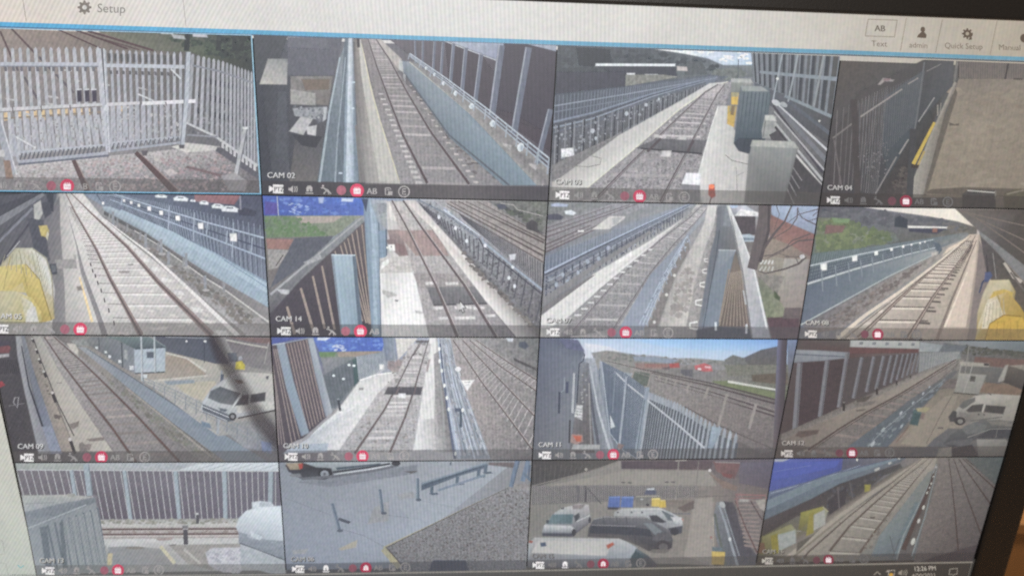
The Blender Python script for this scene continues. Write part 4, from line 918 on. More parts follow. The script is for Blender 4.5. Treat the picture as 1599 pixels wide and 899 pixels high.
for dx, dy, k in ((0, 0, 1),):
    V.s('yellow_hooded_bin')
    V.P([(90, 362), (190, 362), (270, 420), (300, 520), (316, 770), (260, 790), (150, 620), (-10, 610), (-10, 480)], [(150, 146, 116), (168, 166, 146), (170, 168, 152), (168, 164, 146), (160, 144, 92), (156, 138, 84), (166, 150, 96), (170, 156, 104), (160, 148, 104)], .04)
    V.P([(-10, 470), (150, 455), (230, 545), (300, 780), (235, 795), (160, 640), (130, 560), (60, 605), (-10, 610)], [(178, 162, 100), (176, 160, 96), (172, 154, 88), (162, 142, 78), (150, 130, 70), (156, 138, 78), (166, 148, 84), (170, 152, 90), (172, 156, 96)], .04)
    V.P([(120, 380), (195, 372), (268, 440), (298, 560), (303, 640), (250, 600), (205, 480)], [(160, 156, 124), (176, 174, 158), (184, 182, 172), (182, 180, 170), (176, 170, 150), (168, 158, 118), (162, 154, 112)], .04)
    for k in range(9): V.L([(30 + k * 22, 400 - k * 3), (5 + k * 30, 470 + k * 10)], 3, (140, 132, 104), 5)
    for k in range(8): V.L([(225 + k * 8, 400 + k * 20), (200 + k * 9, 480 + k * 22)], 3, (150, 146, 128), 5)
    V.L([(150, 455), (230, 545), (300, 780)], 4, (132, 116, 64), 8); V.L([(190, 366), (268, 422), (300, 520), (316, 760)], 4, (132, 124, 96), 7)
    V.L([(60, 410), (20, 600)], 6, (148, 134, 84)); V.L([(130, 470), (160, 600)], 6, (148, 132, 76)); V.L([(110, 375), (130, 455)], 5, (136, 130, 96))
V.s('yellow_hooded_bin'); V.P([(-10, 615), (90, 612), (180, 650), (235, 730), (245, 795), (-10, 800)], [(166, 154, 108), (172, 160, 112), (176, 162, 108), (168, 154, 96), (158, 146, 92), (150, 144, 110)], .04); V.P([(120, 640), (190, 680), (225, 790), (150, 790)], [(170, 160, 118), (178, 176, 156), (174, 170, 150), (160, 154, 128)])
V.L([(180, 652), (236, 740)], 16, (176, 158, 92)); V.P([(160, 720), (205, 700), (222, 790), (150, 795)], (174, 172, 162))
ui(V, None, .95, (96, 92, 92), .66, capc=(205, 205, 205))
V.s('caption'); V.text('AM 05', 6, 775, 32, (60, 60, 62), .02, bold=1.6); V.text('AM 05', 3, 771, 32, (212, 212, 210), .02, bold=.8)
V.build()

K6 = (405, 300, .2877)
# ---- picture 6: CAM 14
V = view((1, 1), K6, 'camera picture captioned CAM 14 with the mouse pointer on it, dark panel across the track')
full(V, [[(70, 96, 160), (120, 140, 170), (158, 152, 148), (92, 92, 92)], [(112, 112, 98), (130, 136, 140), (150, 144, 140), (104, 100, 100)], [(92, 90, 94), (150, 160, 166), (196, 192, 186), (92, 88, 90)], [(74, 70, 76), (140, 160, 176), (190, 186, 180), (90, 88, 90)]], .06, 3)
V.s('blue_hoarding'); V.P([(20, 22), (570, 34), (565, 128), (26, 130)], [(72, 92, 168), (76, 108, 190), (82, 104, 176), (60, 84, 160)], .12, 6)
V.scat([(30, 26), (560, 40), (560, 120), (40, 122)], 46, 10, [(96, 128, 196), (60, 84, 168), (120, 144, 200), (52, 74, 150), (84, 118, 190)], 2.2)
V.scat([(165, 60), (270, 50), (270, 120), (170, 122)], 20, 5, [(140, 160, 206), (112, 136, 196), (160, 178, 210)], 2.6); V.P([(448, 34), (510, 36), (506, 52), (446, 50)], (180, 194, 216)); V.P([(320, 30), (350, 28), (345, 60), (325, 60)], (150, 168, 206)); V.P([(30, 50), (100, 60), (100, 122), (30, 122)], (84, 76, 150)); V.L([(96, 22), (108, 180)], 5, (160, 168, 184))
V.s('grass_bank'); V.P([(26, 128), (565, 128), (540, 170), (400, 240), (40, 250)], [(84, 108, 76), (112, 118, 96), (120, 120, 104), (104, 116, 84), (84, 112, 70)], .14, 4); V.P([(200, 132), (450, 130), (400, 165), (230, 170)], (150, 138, 128), .1); V.scat([(30, 140), (220, 140), (380, 240), (40, 240)], 50, 16, [(80, 112, 66), (92, 118, 80), (102, 122, 84)], 1.6)
V.s('yard'); V.P([(35, 250), (400, 238), (300, 400), (60, 560)], [(112, 98, 92), (104, 104, 108), (92, 92, 98), (104, 100, 98)]); V.P([(38, 254), (205, 258), (190, 312), (45, 308)], (142, 100, 90)); V.P([(190, 250), (400, 240), (330, 330), (60, 520), (110, 400)], (84, 86, 94)); V.P([(45, 310), (160, 314), (100, 410), (52, 420)], (124, 118, 112), .15); V.L([(130, 340), (90, 400)], 5, (70, 64, 62))
V.s('sloping_wall_top'); V.P([(520, 150), (575, 128), (570, 160), (230, 470), (55, 660), (45, 560)], [(120, 124, 126), (132, 134, 136), (120, 122, 122), (112, 112, 112), (84, 80, 84), (104, 104, 104)], .08, 3); V.L([(560, 135), (60, 555)], 8, (142, 142, 142), 12); V.P([(90, 526), (160, 530), (165, 556), (120, 550)], (160, 160, 160), .1); V.P([(240, 380), (330, 340), (340, 360), (260, 396)], (128, 128, 128), .2)
V.s('brown_fence'); V.P([(575, 155), (610, 720), (620, 790), (60, 790), (60, 660), (230, 470)], [(92, 82, 82), (64, 56, 62), (60, 54, 60), (64, 60, 68), (70, 64, 70), (72, 66, 72)], .05)
for a, b, w_ in (((150, 620), (192, 770), 16), ((225, 520), (292, 750), 16), ((290, 455), (355, 740), 14), ((340, 400), (408, 745), 13), ((440, 290), (560, 700), 9), ((460, 270), (580, 710), 8), ((480, 250), (590, 710), 8), ((502, 225), (598, 715), 8), ((528, 205), (606, 715), 8), ((556, 175), (612, 715), 8), ((410, 320), (540, 700), 8)): V.L([a, b], w_ * .8, (142, 126, 114), w_)
V.s('blue_steel_post'); V.P([(392, 340), (520, 342), (560, 770), (445, 770)], [(150, 170, 182), (152, 170, 180), (124, 146, 160), (140, 164, 180)], .03); V.P([(505, 345), (522, 345), (562, 770), (540, 770)], (92, 106, 120)); V.L([(398, 345), (448, 770)], 8, (122, 134, 144)); V.L([(392, 340), (520, 342)], 6, (178, 190, 196))
V.s('blue_steel_post'); V.P([(565, 36), (640, 40), (650, 160), (665, 780), (612, 780), (585, 400)], [(120, 140, 158), (140, 156, 170), (136, 158, 172), (128, 150, 168), (120, 142, 160), (124, 146, 164)], .04); V.P([(600, 40), (625, 42), (640, 300), (640, 780), (622, 780), (612, 300)], (150, 170, 184)); V.P([(555, 36), (590, 36), (580, 110)], (62, 72, 96)); V.L([(648, 160), (660, 780)], 6, (88, 102, 116))
V.P([(645, 210), (690, 210), (688, 350), (655, 380)], (124, 146, 166)); V.L([(688, 200), (690, 345)], 7, (84, 98, 116)); V.P([(600, 42), (690, 44), (690, 200), (640, 160)], [(140, 150, 158), (150, 154, 154), (136, 138, 136), (132, 144, 154)], .12)
V.s('platform'); V.P([(690, 50), (740, 52), (760, 200), (860, 350), (850, 440), (960, 620), (1010, 785), (665, 785), (655, 430), (700, 330)], [(176, 170, 166), (178, 174, 168), (168, 160, 156), (176, 172, 166), (206, 204, 198), (204, 202, 198), (198, 196, 192), (206, 206, 204), (206, 204, 200), (168, 164, 160)], .04, 5)
V.P([(655, 360), (700, 350), (862, 345), (830, 435), (655, 440)], (168, 164, 158), .1, 4); V.scat([(670, 370), (850, 360), (820, 420), (680, 420)], 24, 14, [(150, 146, 140), (182, 178, 172)], 2)
V.P([(665, 530), (730, 545), (748, 560), (700, 572), (672, 552)], (160, 158, 152)); V.P([(735, 582), (756, 584), (752, 594), (736, 592)], (126, 124, 124)); V.P([(845, 640), (890, 650), (880, 660), (850, 655)], (160, 158, 154)); V.P([(700, 60), (730, 60), (740, 150), (710, 150)], (190, 186, 178)); V.P([(660, 420), (665, 382), (700, 362), (705, 380)], (200, 200, 196)); V.P([(640, 60), (690, 60), (690, 110), (650, 120)], (112, 116, 120), .2)
V.s('brown_crossing'); V.P([(695, 205), (965, 200), (1010, 330), (760, 348), (720, 310)], [(132, 116, 112), (146, 128, 122), (150, 132, 126), (128, 110, 106), (126, 108, 106)], .08, 4); V.P([(720, 270), (840, 300), (850, 340), (770, 340)], (122, 98, 96))
V.s('ballast'); V.P([(705, 50), (820, 50), (960, 210), (1240, 600), (1390, 785), (920, 785), (840, 440), (780, 250)], [(150, 142, 136), (150, 144, 138), (148, 130, 124), (128, 122, 120), (112, 106, 108), (132, 126, 124), (138, 130, 126), (144, 128, 122)], .16, 2.5)
V.P([(835, 440), (1100, 445), (1175, 515), (865, 515)], (128, 118, 114), .16); V.P([(740, 210), (960, 205), (1030, 345), (850, 345)], (146, 124, 118), .1)
V.s('dark_crossing_panel'); V.P([(908, 515), (1175, 512), (1235, 602), (945, 614)], [(108, 106, 107), (112, 110, 110), (98, 96, 97), (100, 97, 98)], .1); V.L([(945, 612), (1235, 604)], 8, (74, 72, 74))
V.s('sleeper')
for x, y, l in ((900, 494, 60), (1010, 496, 66), (945, 630, 50), (1060, 626, 90), (1160, 628, 60), (970, 684, 60), (1060, 682, 110), (1230, 670, 50), (1080, 620, 20)): V.P([(x, y - 6), (x + l, y - 8), (x + l + 2, y + 5), (x + 4, y + 8)], (168, 163, 158), .2, 2)
V.s('rail'); V.L([(720, 45), (800, 190), (960, 510), (1075, 785)], 9, (96, 84, 82), 17); V.L([(726, 45), (806, 190), (968, 510), (1088, 785)], 3, (160, 152, 148), 5)
V.s('rail'); V.L([(780, 45), (880, 190), (1110, 500), (1285, 785)], 9, (90, 78, 78), 17); V.L([(788, 45), (888, 190), (1120, 500), (1297, 785)], 3, (156, 148, 144), 5)
V.L([(830, 60), (960, 230), (1190, 520)], 5, (110, 104, 104), 8); V.L([(1240, 600), (1390, 785)], 5, (74, 70, 72))
V.s('pale_path'); V.P([(790, 45), (850, 45), (960, 170), (1100, 330), (1300, 530), (1470, 700), (1520, 785), (1395, 785), (1230, 590), (1040, 340), (940, 200)], [(180, 172, 166), (168, 162, 158), (176, 170, 166), (190, 186, 180), (184, 180, 174), (150, 146, 142), (112, 108, 106), (180, 176, 172), (200, 196, 190), (198, 194, 186), (190, 182, 174)], .04)
V.P([(920, 170), (960, 190), (1000, 240), (950, 200)], (196, 192, 184))
V.s('cable_fence'); V.P([(850, 45), (950, 50), (1215, 240), (1540, 510), (1530, 790), (1450, 700), (1240, 480), (1100, 320), (960, 170)], [(120, 120, 126), (124, 128, 134), (100, 98, 104), (96, 94, 98), (84, 80, 80), (92, 88, 86), (88, 84, 84), (84, 82, 84), (100, 98, 100)], .22, 2.5)
V.scat([(870, 50), (960, 60), (1200, 250), (1530, 520), (1530, 760), (1250, 480), (960, 160)], 200, 8, [(56, 54, 60), (130, 128, 132), (74, 70, 74), (150, 150, 154), (96, 92, 94)])
V.scat([(1100, 320), (1250, 480), (1530, 770), (1530, 790), (1400, 650), (1150, 400)], 50, 14, [(112, 104, 98), (86, 80, 78), (124, 118, 112)], 1.8)
V.bars([(870, 60), (1220, 290), (1540, 540)], [(900, 100), (1190, 370), (1500, 700)], 30, 6, (80, 78, 84), 1, 2.2, w2=8)
V.L([(1000, 85), (1070, 130), (1205, 225), (1215, 270), (1380, 405), (1535, 530)], 10, (146, 156, 168), 13); V.L([(1000, 95), (1200, 238)], 6, (186, 196, 206)); V.L([(1190, 250), (1220, 300), (1530, 550)], 7, (64, 64, 74)); V.L([(860, 40), (1000, 110), (1190, 250)], 7, (110, 118, 130))
for x, y in ((975, 135), (1030, 100), (1125, 265), (1225, 290), (1375, 405), (1385, 510), (1355, 465), (1065, 195)): V.E(x, y, 8, 11, (190, 194, 198))
V.s('mesh_fence'); V.P([(960, 48), (1060, 50), (1240, 190), (1540, 380), (1540, 520), (1380, 400), (1215, 250)], [(130, 128, 128), (124, 118, 116), (112, 106, 106), (116, 110, 108), (104, 100, 102), (108, 106, 110), (124, 124, 128)], .16, 2); V.bars([(1080, 110), (1540, 390)], [(1110, 150), (1540, 520)], 60, 3, (82, 80, 84), 1, 2, w2=5)
V.P([(1355, 340), (1392, 335), (1388, 365), (1362, 368)], (172, 174, 176))
V.s('main_line_track'); V.P([(1000, 48), (1240, 50), (1555, 250), (1545, 385), (1240, 190)], [(130, 120, 114), (120, 112, 106), (120, 110, 102), (126, 114, 106), (128, 118, 110)], .2, 2.5)
for a, b, w_ in (((1080, 50), (1545, 275), 8), ((1120, 50), (1550, 262), 6), ((1020, 62), (1540, 345), 8), ((1035, 52), (1545, 320), 6), ((1180, 50), (1552, 240), 5), ((1015, 75), (1542, 380), 5)): V.L([a, b], w_ * .6, (84, 72, 70), w_ * 1.3)
V.s('scrub_ground'); V.P([(1240, 50), (1560, 52), (1555, 240), (1350, 120)], [(92, 92, 90), (92, 94, 80), (104, 100, 96), (88, 86, 86)], .22, 4); V.scat([(1280, 70), (1540, 100), (1540, 220)], 40, 12, [(66, 64, 66), (112, 112, 104), (84, 92, 74)], 1.6)
V.P([(1450, 170), (1480, 150), (1510, 170), (1510, 205), (1550, 225), (1450, 200)], (68, 64, 66)); V.P([(1285, 66), (1330, 60), (1345, 90), (1300, 92)], (74, 76, 88)); V.L([(1310, 60), (1380, 70), (1400, 95), (1540, 130)], 6, (140, 136, 130))
V.s('white_sign'); V.P([(700, 285), (733, 282), (736, 318), (706, 318)], (226, 228, 228)); V.P([(690, 296), (702, 296), (702, 306), (690, 306)], (204, 206, 206)); V.E(716, 296, 4, 5, (120, 120, 124)); V.P([(690, 262), (715, 250), (740, 262), (738, 282), (700, 284)], (120, 104, 102))
ui(V, 'CAM 14', 1, (70, 68, 72), .7)
V.s('mouse_pointer'); V.P([(1086, 584), (1125, 630), (1106, 632), (1114, 650), (1103, 655), (1096, 637), (1084, 648)], (62, 60, 62)); V.P([(1090, 594), (1117, 627), (1101, 628), (1109, 647), (1104, 649), (1097, 631), (1089, 639)], (222, 222, 222)); V.P([(1070, 606), (1090, 606), (1090, 636), (1072, 638)], (188, 186, 186))
V.build()

K7 = (840, 310, .27517)
# ---- picture 7: brown screen reflection painted into the right side
V = view((2, 1), K7, 'camera picture captioned CAM 07, bare tree and pale wall right of a sleepered track')
full(V, [[(112, 112, 110), (120, 122, 124), (130, 130, 132), (104, 92, 92)], [(104, 108, 116), (136, 136, 134), (134, 130, 128), (118, 100, 92)], [(96, 96, 100), (146, 144, 142), (136, 130, 124), (118, 104, 94)], [(170, 168, 162), (140, 136, 134), (120, 116, 112), (82, 66, 68)]], .07, 3)
V.s('scrub_ground'); V.P([(50, 25), (450, 28), (300, 75), (45, 200)], [(96, 100, 94), (104, 106, 106), (108, 108, 108), (92, 92, 94)], .18, 4)
for q, c in ((((75, 32), (110, 26), (172, 34), (165, 46), (78, 44)), (156, 166, 188)), (((150, 72), (190, 66), (216, 82), (200, 94), (158, 88)), (186, 190, 192)), (((55, 92), (110, 86), (146, 104), (130, 122), (56, 120)), (72, 72, 84))): V.s('parked_car'); V.P(q, c, .08)
V.s('main_line_track'); V.P([(45, 150), (420, 30), (640, 30), (420, 130), (40, 310)], [(112, 108, 110), (118, 116, 118), (120, 120, 124), (120, 116, 116), (112, 104, 104)], .2, 2.5)
for a, b, w_ in (((45, 170), (420, 42), 5), ((45, 192), (520, 35), 6), ((45, 220), (560, 32), 7), ((42, 262), (300, 150), 9), ((42, 285), (360, 142), 6), ((42, 305), (400, 140), 9)): V.L([a, b], w_, (94, 82, 84), w_ * .5)
V.s('pale_block_wall'); V.P([(308, 176), (410, 100), (494, 102), (492, 112), (410, 172)], [(184, 180, 172), (176, 172, 166), (180, 176, 168), (170, 166, 162), (176, 172, 166)], .06); V.P([(225, 180), (262, 178), (260, 190), (228, 190)], (186, 184, 180)); V.P([(248, 282), (300, 272), (302, 290), (255, 300)], (160, 160, 160), .2); V.P([(420, 112), (480, 106), (440, 150), (420, 150)], (150, 150, 148))
V.s('mesh_fence'); V.P([(40, 330), (420, 190), (420, 160), (860, 30), (900, 30), (620, 170), (35, 420)], [(104, 112, 126), (118, 124, 134), (122, 124, 128), (128, 132, 140), (130, 134, 140), (112, 122, 138), (96, 106, 124)], .1, 2)
V.bars([(45, 320), (420, 180), (820, 40)], [(40, 410), (420, 240), (820, 70)], 70, 4, (130, 138, 150), 2, 1)
V.s('cable_fence'); V.P([(38, 410), (600, 160), (860, 40), (880, 50), (640, 190), (320, 390), (20, 600)], [(88, 94, 108), (96, 104, 118), (120, 124, 134), (110, 112, 118), (92, 92, 98), (100, 98, 100), (116, 112, 110)], .2, 2.5)
for o, w_, c in ((0, 10, (158, 170, 190)), (14, 6, (60, 64, 80)), (40, 8, (104, 112, 128)), (60, 5, (150, 158, 170)), (95, 7, (84, 86, 96)), (120, 5, (124, 126, 134))): V.L([(38, 420 + o), (300, 290 + o * .8), (600, 148 + o * .5), (860, 32 + o * .2)], w_, c, w_ * .4)
V.bars([(50, 440), (400, 280), (820, 70)], [(45, 560), (400, 370), (820, 110)], 30, 9, (70, 74, 86), 2, 1, w2=4); V.scat([(40, 460), (400, 290), (800, 80), (800, 110), (380, 380), (40, 560)], 90, 8, [(160, 166, 176), (58, 60, 70), (116, 118, 126)])
for x, y in ((105, 488), (140, 432), (228, 420), (282, 356), (398, 280), (170, 470), (345, 340)): V.E(x, y, 10, 13, (150, 158, 170), jit=.2)
V.s('platform'); V.P([(18, 660), (330, 420), (620, 250), (860, 90), (905, 30), (940, 30), (900, 90), (620, 290), (340, 520), (150, 690), (60, 730), (18, 730)], [(190, 188, 182), (186, 184, 178), (190, 188, 182), (172, 168, 164), (166, 162, 156), (150, 146, 142), (176, 172, 168), (192, 190, 186), (190, 188, 184), (186, 186, 180), (186, 186, 180), (182, 180, 176)], .05)
V.P([(20, 620), (300, 440), (330, 430), (20, 662)], (110, 106, 106)); V.L([(640, 190), (330, 380), (20, 590)], 18, (118, 116, 116), 36); V.P([(440, 360), (530, 300), (530, 320), (450, 372)], (206, 204, 200))
V.s('ballast'); V.P([(900, 50), (960, 60), (830, 220), (680, 380), (450, 730), (180, 790), (110, 790), (340, 520), (620, 290)], [(126, 122, 120), (130, 126, 124), (126, 122, 122), (120, 118, 118), (114, 110, 110), (110, 106, 104), (120, 116, 114), (120, 116, 114), (124, 120, 118)], .26, 2)
V.s('railway_track'); V.track([(930, 40), (860, 110), (700, 230), (480, 430), (170, 785)], [(965, 50), (900, 130), (780, 250), (640, 420), (400, 785)], 46, .0, 13, (154, 150, 148), (92, 84, 86), 13, th0=3, hi=(140, 136, 138))
for t in [i / 11 for i in range(12)]:
    x, y = at([(640, 290), (480, 420), (230, 660)], t); V.P([(x - 12 - 10 * t, y - 5), (x + 10 + 8 * t, y - 5), (x + 8 + 8 * t, y + 5), (x - 14 - 10 * t, y + 5)], (180, 178, 176), up=(t == 0))
V.s('blue_walkway'); V.P([(1020, 50), (960, 60), (780, 280), (640, 430), (430, 790), (580, 790), (720, 450), (850, 220), (960, 100)], [(160, 158, 152), (140, 140, 142), (128, 134, 144), (130, 138, 152), (138, 146, 160), (142, 150, 164), (130, 138, 150), (126, 132, 140), (140, 142, 144)], .04)
V.s('pale_path'); V.P([(965, 40), (1018, 38), (1000, 150), (940, 300), (890, 480), (840, 725), (690, 725), (780, 460), (860, 300), (940, 150)], [(180, 178, 172), (176, 174, 168), (166, 162, 156), (160, 156, 150), (158, 152, 146), (172, 166, 158), (150, 146, 140), (146, 142, 136), (156, 152, 146), (170, 166, 160)], .07)
V.P([(860, 290), (780, 440), (680, 730), (620, 730), (760, 400), (850, 230)], (118, 112, 108), .12); V.scat([(840, 380), (880, 420), (850, 640), (750, 690), (780, 500)], 34, 18, [(128, 122, 116), (150, 144, 138), (136, 130, 124)], 1.5, .5)
V.s('scaffold_railing')
for o in (0, 20, 40): V.L([(850 - o * .3, 210 + o * .3), (790, 300 + o), (710, 440 + o), (575 + o, 715)], 4, (166, 178, 192), 7)
for t in range(12):
    x, y = at([(850, 210), (710, 440), (590, 700)], t / 11); V.L([(x, y), (x + 14, y + 44 + t * 3)], 4, (150, 162, 176), up=(t == 0))
V.scat([(850, 210), (860, 240), (740, 450), (640, 640), (580, 700), (700, 450)], 50, 5, [(196, 204, 212), (90, 98, 112)])
for x, y in ((775, 436), (730, 545), (660, 700)): V.E(x, y, 9, 9, (180, 178, 172))
V.s('gravel_strip'); V.P([(1000, 150), (1015, 40), (1030, 150), (980, 320), (910, 730), (850, 730), (900, 480), (950, 300)], [(120, 116, 112), (112, 110, 110), (104, 102, 100), (116, 110, 106), (122, 116, 110), (130, 124, 118), (126, 120, 114), (126, 122, 116)], .2, 2.5)
for x, y, r in ((955, 350, 10), (946, 412, 12), (934, 488, 14), (914, 590, 18), (884, 720, 22)): V.s('white_fixing'); V.L([(x + r, y - r), (x - r, y - r * .6), (x - r, y + r * .6), (x + r, y + r)], r * .5, (192, 190, 184))
V.s('steel_fence'); V.P([(1020, 45), (1075, 38), (1110, 160), (1150, 400), (1200, 790), (900, 790), (980, 300), (1010, 200)], [(96, 98, 102), (110, 112, 116), (100, 104, 106), (96, 92, 88), (84, 78, 80), (104, 108, 116), (98, 102, 108), (92, 96, 102)], .04)
V.P([(1028, 292), (1122, 294), (1110, 330), (1020, 725), (925, 740), (1000, 420)], [(120, 128, 134), (126, 132, 136), (112, 122, 130), (116, 124, 134), (110, 120, 132), (112, 120, 128)], .03); V.L([(1030, 180), (1010, 330), (930, 780)], 5, (70, 76, 84)); V.L([(1024, 292), (1124, 294)], 7, (146, 150, 152)); V.P([(1075, 38), (1095, 160), (1050, 155), (1060, 60)], (112, 116, 120))
V.P([(1120, 300), (1150, 410), (1200, 725), (1025, 725), (1085, 440)], [(104, 96, 88), (112, 98, 84), (96, 82, 76), (94, 82, 74), (110, 96, 84)], .04); V.bars([(1095, 420), (1150, 410)], [(1030, 720), (1190, 725)], 9, 4, (140, 126, 110), 1, 1); V.L([(1085, 400), (1030, 700)], 8, (130, 116, 100))
V.P([(900, 745), (1000, 725), (1200, 740), (1230, 790), (900, 790)], (62, 66, 78)); V.L([(1008, 700), (1010, 748)], 12, (180, 184, 186)); V.L([(1184, 712), (1182, 765)], 12, (170, 172, 174)); V.L([(1165, 520), (1180, 600)], 8, (150, 152, 152))
V.s('pale_wall'); V.P([(1090, 45), (1180, 40), (1250, 85), (1230, 200), (1150, 200), (1120, 110)], [(130, 130, 136), (176, 180, 186), (150, 150, 150), (110, 106, 104), (112, 110, 110), (130, 130, 134)], .1); V.P([(1115, 100), (1235, 100), (1235, 205), (1145, 205)], (76, 68, 70)); V.P([(1085, 40), (1135, 40), (1130, 52), (1100, 54)], (160, 182, 206)); V.P([(1150, 60), (1250, 80), (1250, 100), (1120, 96)], (188, 190, 190), .15)
V.s('parked_van'); V.P([(1150, 206), (1200, 202), (1240, 220), (1236, 246), (1160, 250)], (160, 172, 180)); V.P([(1160, 246), (1236, 244), (1230, 310), (1185, 300)], (104, 98, 94)); V.P([(1160, 222), (1225, 224), (1225, 236), (1166, 236)], (110, 124, 136))
V.s('red_building'); V.P([(1320, 40), (1590, 42), (1570, 200), (1330, 100)], [(150, 166, 190), (150, 164, 190), (132, 140, 158), (140, 156, 178)], .06); V.P([(1300, 80), (1380, 120), (1570, 205), (1545, 330), (1430, 260), (1320, 230)], [(120, 84, 74), (136, 90, 80), (128, 84, 78), (118, 88, 82), (142, 94, 82), (120, 96, 86)], .08, 5); V.P([(1230, 230), (1320, 220), (1430, 265), (1545, 330), (1520, 480), (1250, 430)], [(124, 110, 98), (132, 116, 100), (130, 108, 94), (122, 104, 94), (116, 104, 96), (120, 110, 98)], .12, 5)
V.P([(1240, 380), (1330, 330), (1400, 340), (1380, 500), (1290, 480)], (130, 122, 108), .1)
for i in range(4): V.L([(1262 + i * 22, 372), (1280 + i * 18, 350)], 9, (176, 174, 168)); V.L([(1255 + i * 24, 412), (1275 + i * 20, 385)], 8, (160, 158, 150))
V.s('pale_yard'); V.P([(1400, 340), (1540, 345), (1500, 620), (1400, 620), (1355, 540)], [(146, 140, 130), (136, 128, 122), (128, 116, 108), (130, 120, 110), (136, 128, 116)], .05); V.P([(1260, 430), (1400, 440), (1350, 560), (1280, 560)], (112, 104, 92), .15, 4)
V.s('grass_patch'); V.P([(1250, 440), (1330, 520), (1400, 620), (1390, 690), (1300, 690), (1260, 560)], [(96, 98, 78), (104, 108, 78), (116, 118, 82), (112, 114, 78), (100, 108, 70), (96, 104, 70)], .14, 4); V.P([(1340, 520), (1375, 560), (1370, 580), (1340, 560)], (72, 82, 56)); V.P([(1300, 675), (1480, 670), (1482, 790), (1330, 790)], (84, 62, 66)); V.P([(1400, 620), (1490, 620), (1480, 680), (1390, 680)], (96, 84, 82))  # purplish dark patch is screen reflection put into the colour
V.s('wall_coping'); V.P([(1072, 40), (1086, 40), (1150, 200), (1230, 400), (1320, 790), (1215, 790), (1165, 430), (1110, 180)], [(176, 176, 172), (184, 184, 180), (172, 172, 170), (164, 162, 160), (130, 132, 138), (146, 148, 154), (158, 156, 154), (160, 160, 158)], .05); V.L([(1090, 60), (1155, 210), (1230, 420), (1300, 740)], 6, (186, 186, 184), 12); V.L([(1096, 100), (1165, 430), (1215, 790)], 5, (110, 108, 108), 8)
V.s('bare_tree')
tc = (84, 74, 72)
V.L([(1290, 30), (1285, 120), (1262, 220), (1215, 400)], 74, (92, 82, 80), 56); V.L([(1310, 40), (1310, 180), (1260, 360)], 12, (72, 64, 64), 20)
for pts, w_ in (([(1440, 40), (1400, 130), (1340, 200), (1270, 300)], 18), ([(1475, 50), (1470, 110), (1430, 170), (1330, 230)], 8), ([(1590, 60), (1480, 90), (1400, 150)], 6), ([(1580, 150), (1500, 110), (1470, 60)], 7), ([(1590, 110), (1530, 130), (1475, 90)], 5), ([(1600, 230), (1480, 240), (1410, 280), (1330, 320), (1250, 330)], 10), ([(1545, 200), (1440, 240), (1390, 300), (1300, 340)], 7), ([(1250, 410), (1290, 425), (1400, 400), (1480, 370), (1520, 330)], 13), ([(1480, 370), (1460, 330), (1400, 330)], 6), ([(1500, 330), (1430, 330), (1360, 310)], 5), ([(1350, 30), (1370, 90), (1340, 180)], 5), ([(1560, 100), (1590, 70)], 6)): V.L(pts[::-1] if w_ > 12 else pts, w_, tc, w_ * .45)
V.E(1500, 330, 16, 12, (168, 164, 160), jit=.2)
ui(V, 'CAM 07', .9, (84, 82, 86), .66, capc=(212, 212, 210))
V.build()

K8 = (1245, 315, .25035)
# ---- picture 8
V = view((3, 1), K8, 'dim camera picture captioned CAM 08, track curving to hills with yellow hooded bins at lower right')
full(V, [[(84, 84, 90), (96, 98, 104), (176, 170, 160), (76, 66, 60)], [(88, 96, 90), (104, 110, 112), (140, 130, 120), (76, 68, 64)], [(92, 102, 114), (112, 112, 112), (150, 138, 124), (100, 88, 78)], [(96, 104, 118), (110, 104, 102), (160, 146, 132), (120, 100, 70)]], .06, 3)
V.s('sky'); V.P([(410, 36), (985, 44), (1110, 160), (1000, 122), (820, 90), (560, 58)], [(170, 166, 162), (190, 184, 170), (176, 166, 150), (190, 182, 168), (188, 180, 166), (176, 172, 166)], .04)
V.s('wooded_hill'); V.P([(134, 32), (410, 36), (560, 56), (820, 92), (1000, 124), (1120, 160), (1120, 200), (840, 240), (130, 330)], [(78, 76, 84), (82, 82, 90), (96, 98, 106), (100, 100, 104), (92, 92, 92), (96, 88, 82), (92, 88, 84), (88, 92, 90), (80, 88, 84)], .12, 6); V.scat([(140, 50), (520, 60), (1000, 130), (1000, 180), (140, 140)], 70, 20, [(82, 84, 90), (98, 98, 102), (74, 76, 82)], 2)
V.P([(612, 100), (640, 88), (686, 110), (690, 165), (605, 155)], (56, 62, 72)); V.scat([(960, 140), (1100, 165), (1090, 200), (900, 220)], 24, 12, [(98, 96, 88), (76, 76, 72), (112, 104, 96)], 1.6)
V.s('long_shed'); V.P([(690, 150), (935, 158), (930, 166), (692, 164)], (186, 184, 178)); V.P([(692, 165), (930, 166), (870, 200), (700, 186)], (64, 66, 82)); V.P([(845, 164), (874, 166), (872, 190), (843, 190)], (134, 88, 76))
V.s('green_bush'); V.P([(130, 100), (250, 104), (340, 130), (420, 180), (600, 190), (640, 245), (110, 330)], [(92, 96, 72), (96, 104, 80), (98, 108, 78), (100, 108, 82), (86, 94, 82), (80, 92, 88), (90, 100, 74)], .16, 5)
V.scat([(130, 110), (330, 120), (460, 170), (600, 210), (560, 260), (120, 320)], 110, 26, [(98, 112, 70), (84, 96, 70), (110, 120, 78), (88, 98, 76), (76, 88, 68)], 1.3); V.P([(215, 100), (330, 108), (320, 130), (230, 130)], (98, 122, 84)); V.P([(180, 145), (300, 150), (280, 190), (170, 200)], (110, 84, 80), .1)
V.s('palisade_fence'); V.P([(70, 400), (100, 320), (400, 290), (850, 225), (1060, 190), (1080, 215), (860, 300), (350, 410), (50, 520)], [(84, 96, 108), (84, 100, 98), (88, 102, 104), (92, 104, 110), (104, 106, 106), (112, 114, 112), (96, 106, 116), (88, 98, 112), (78, 86, 104)], .08)
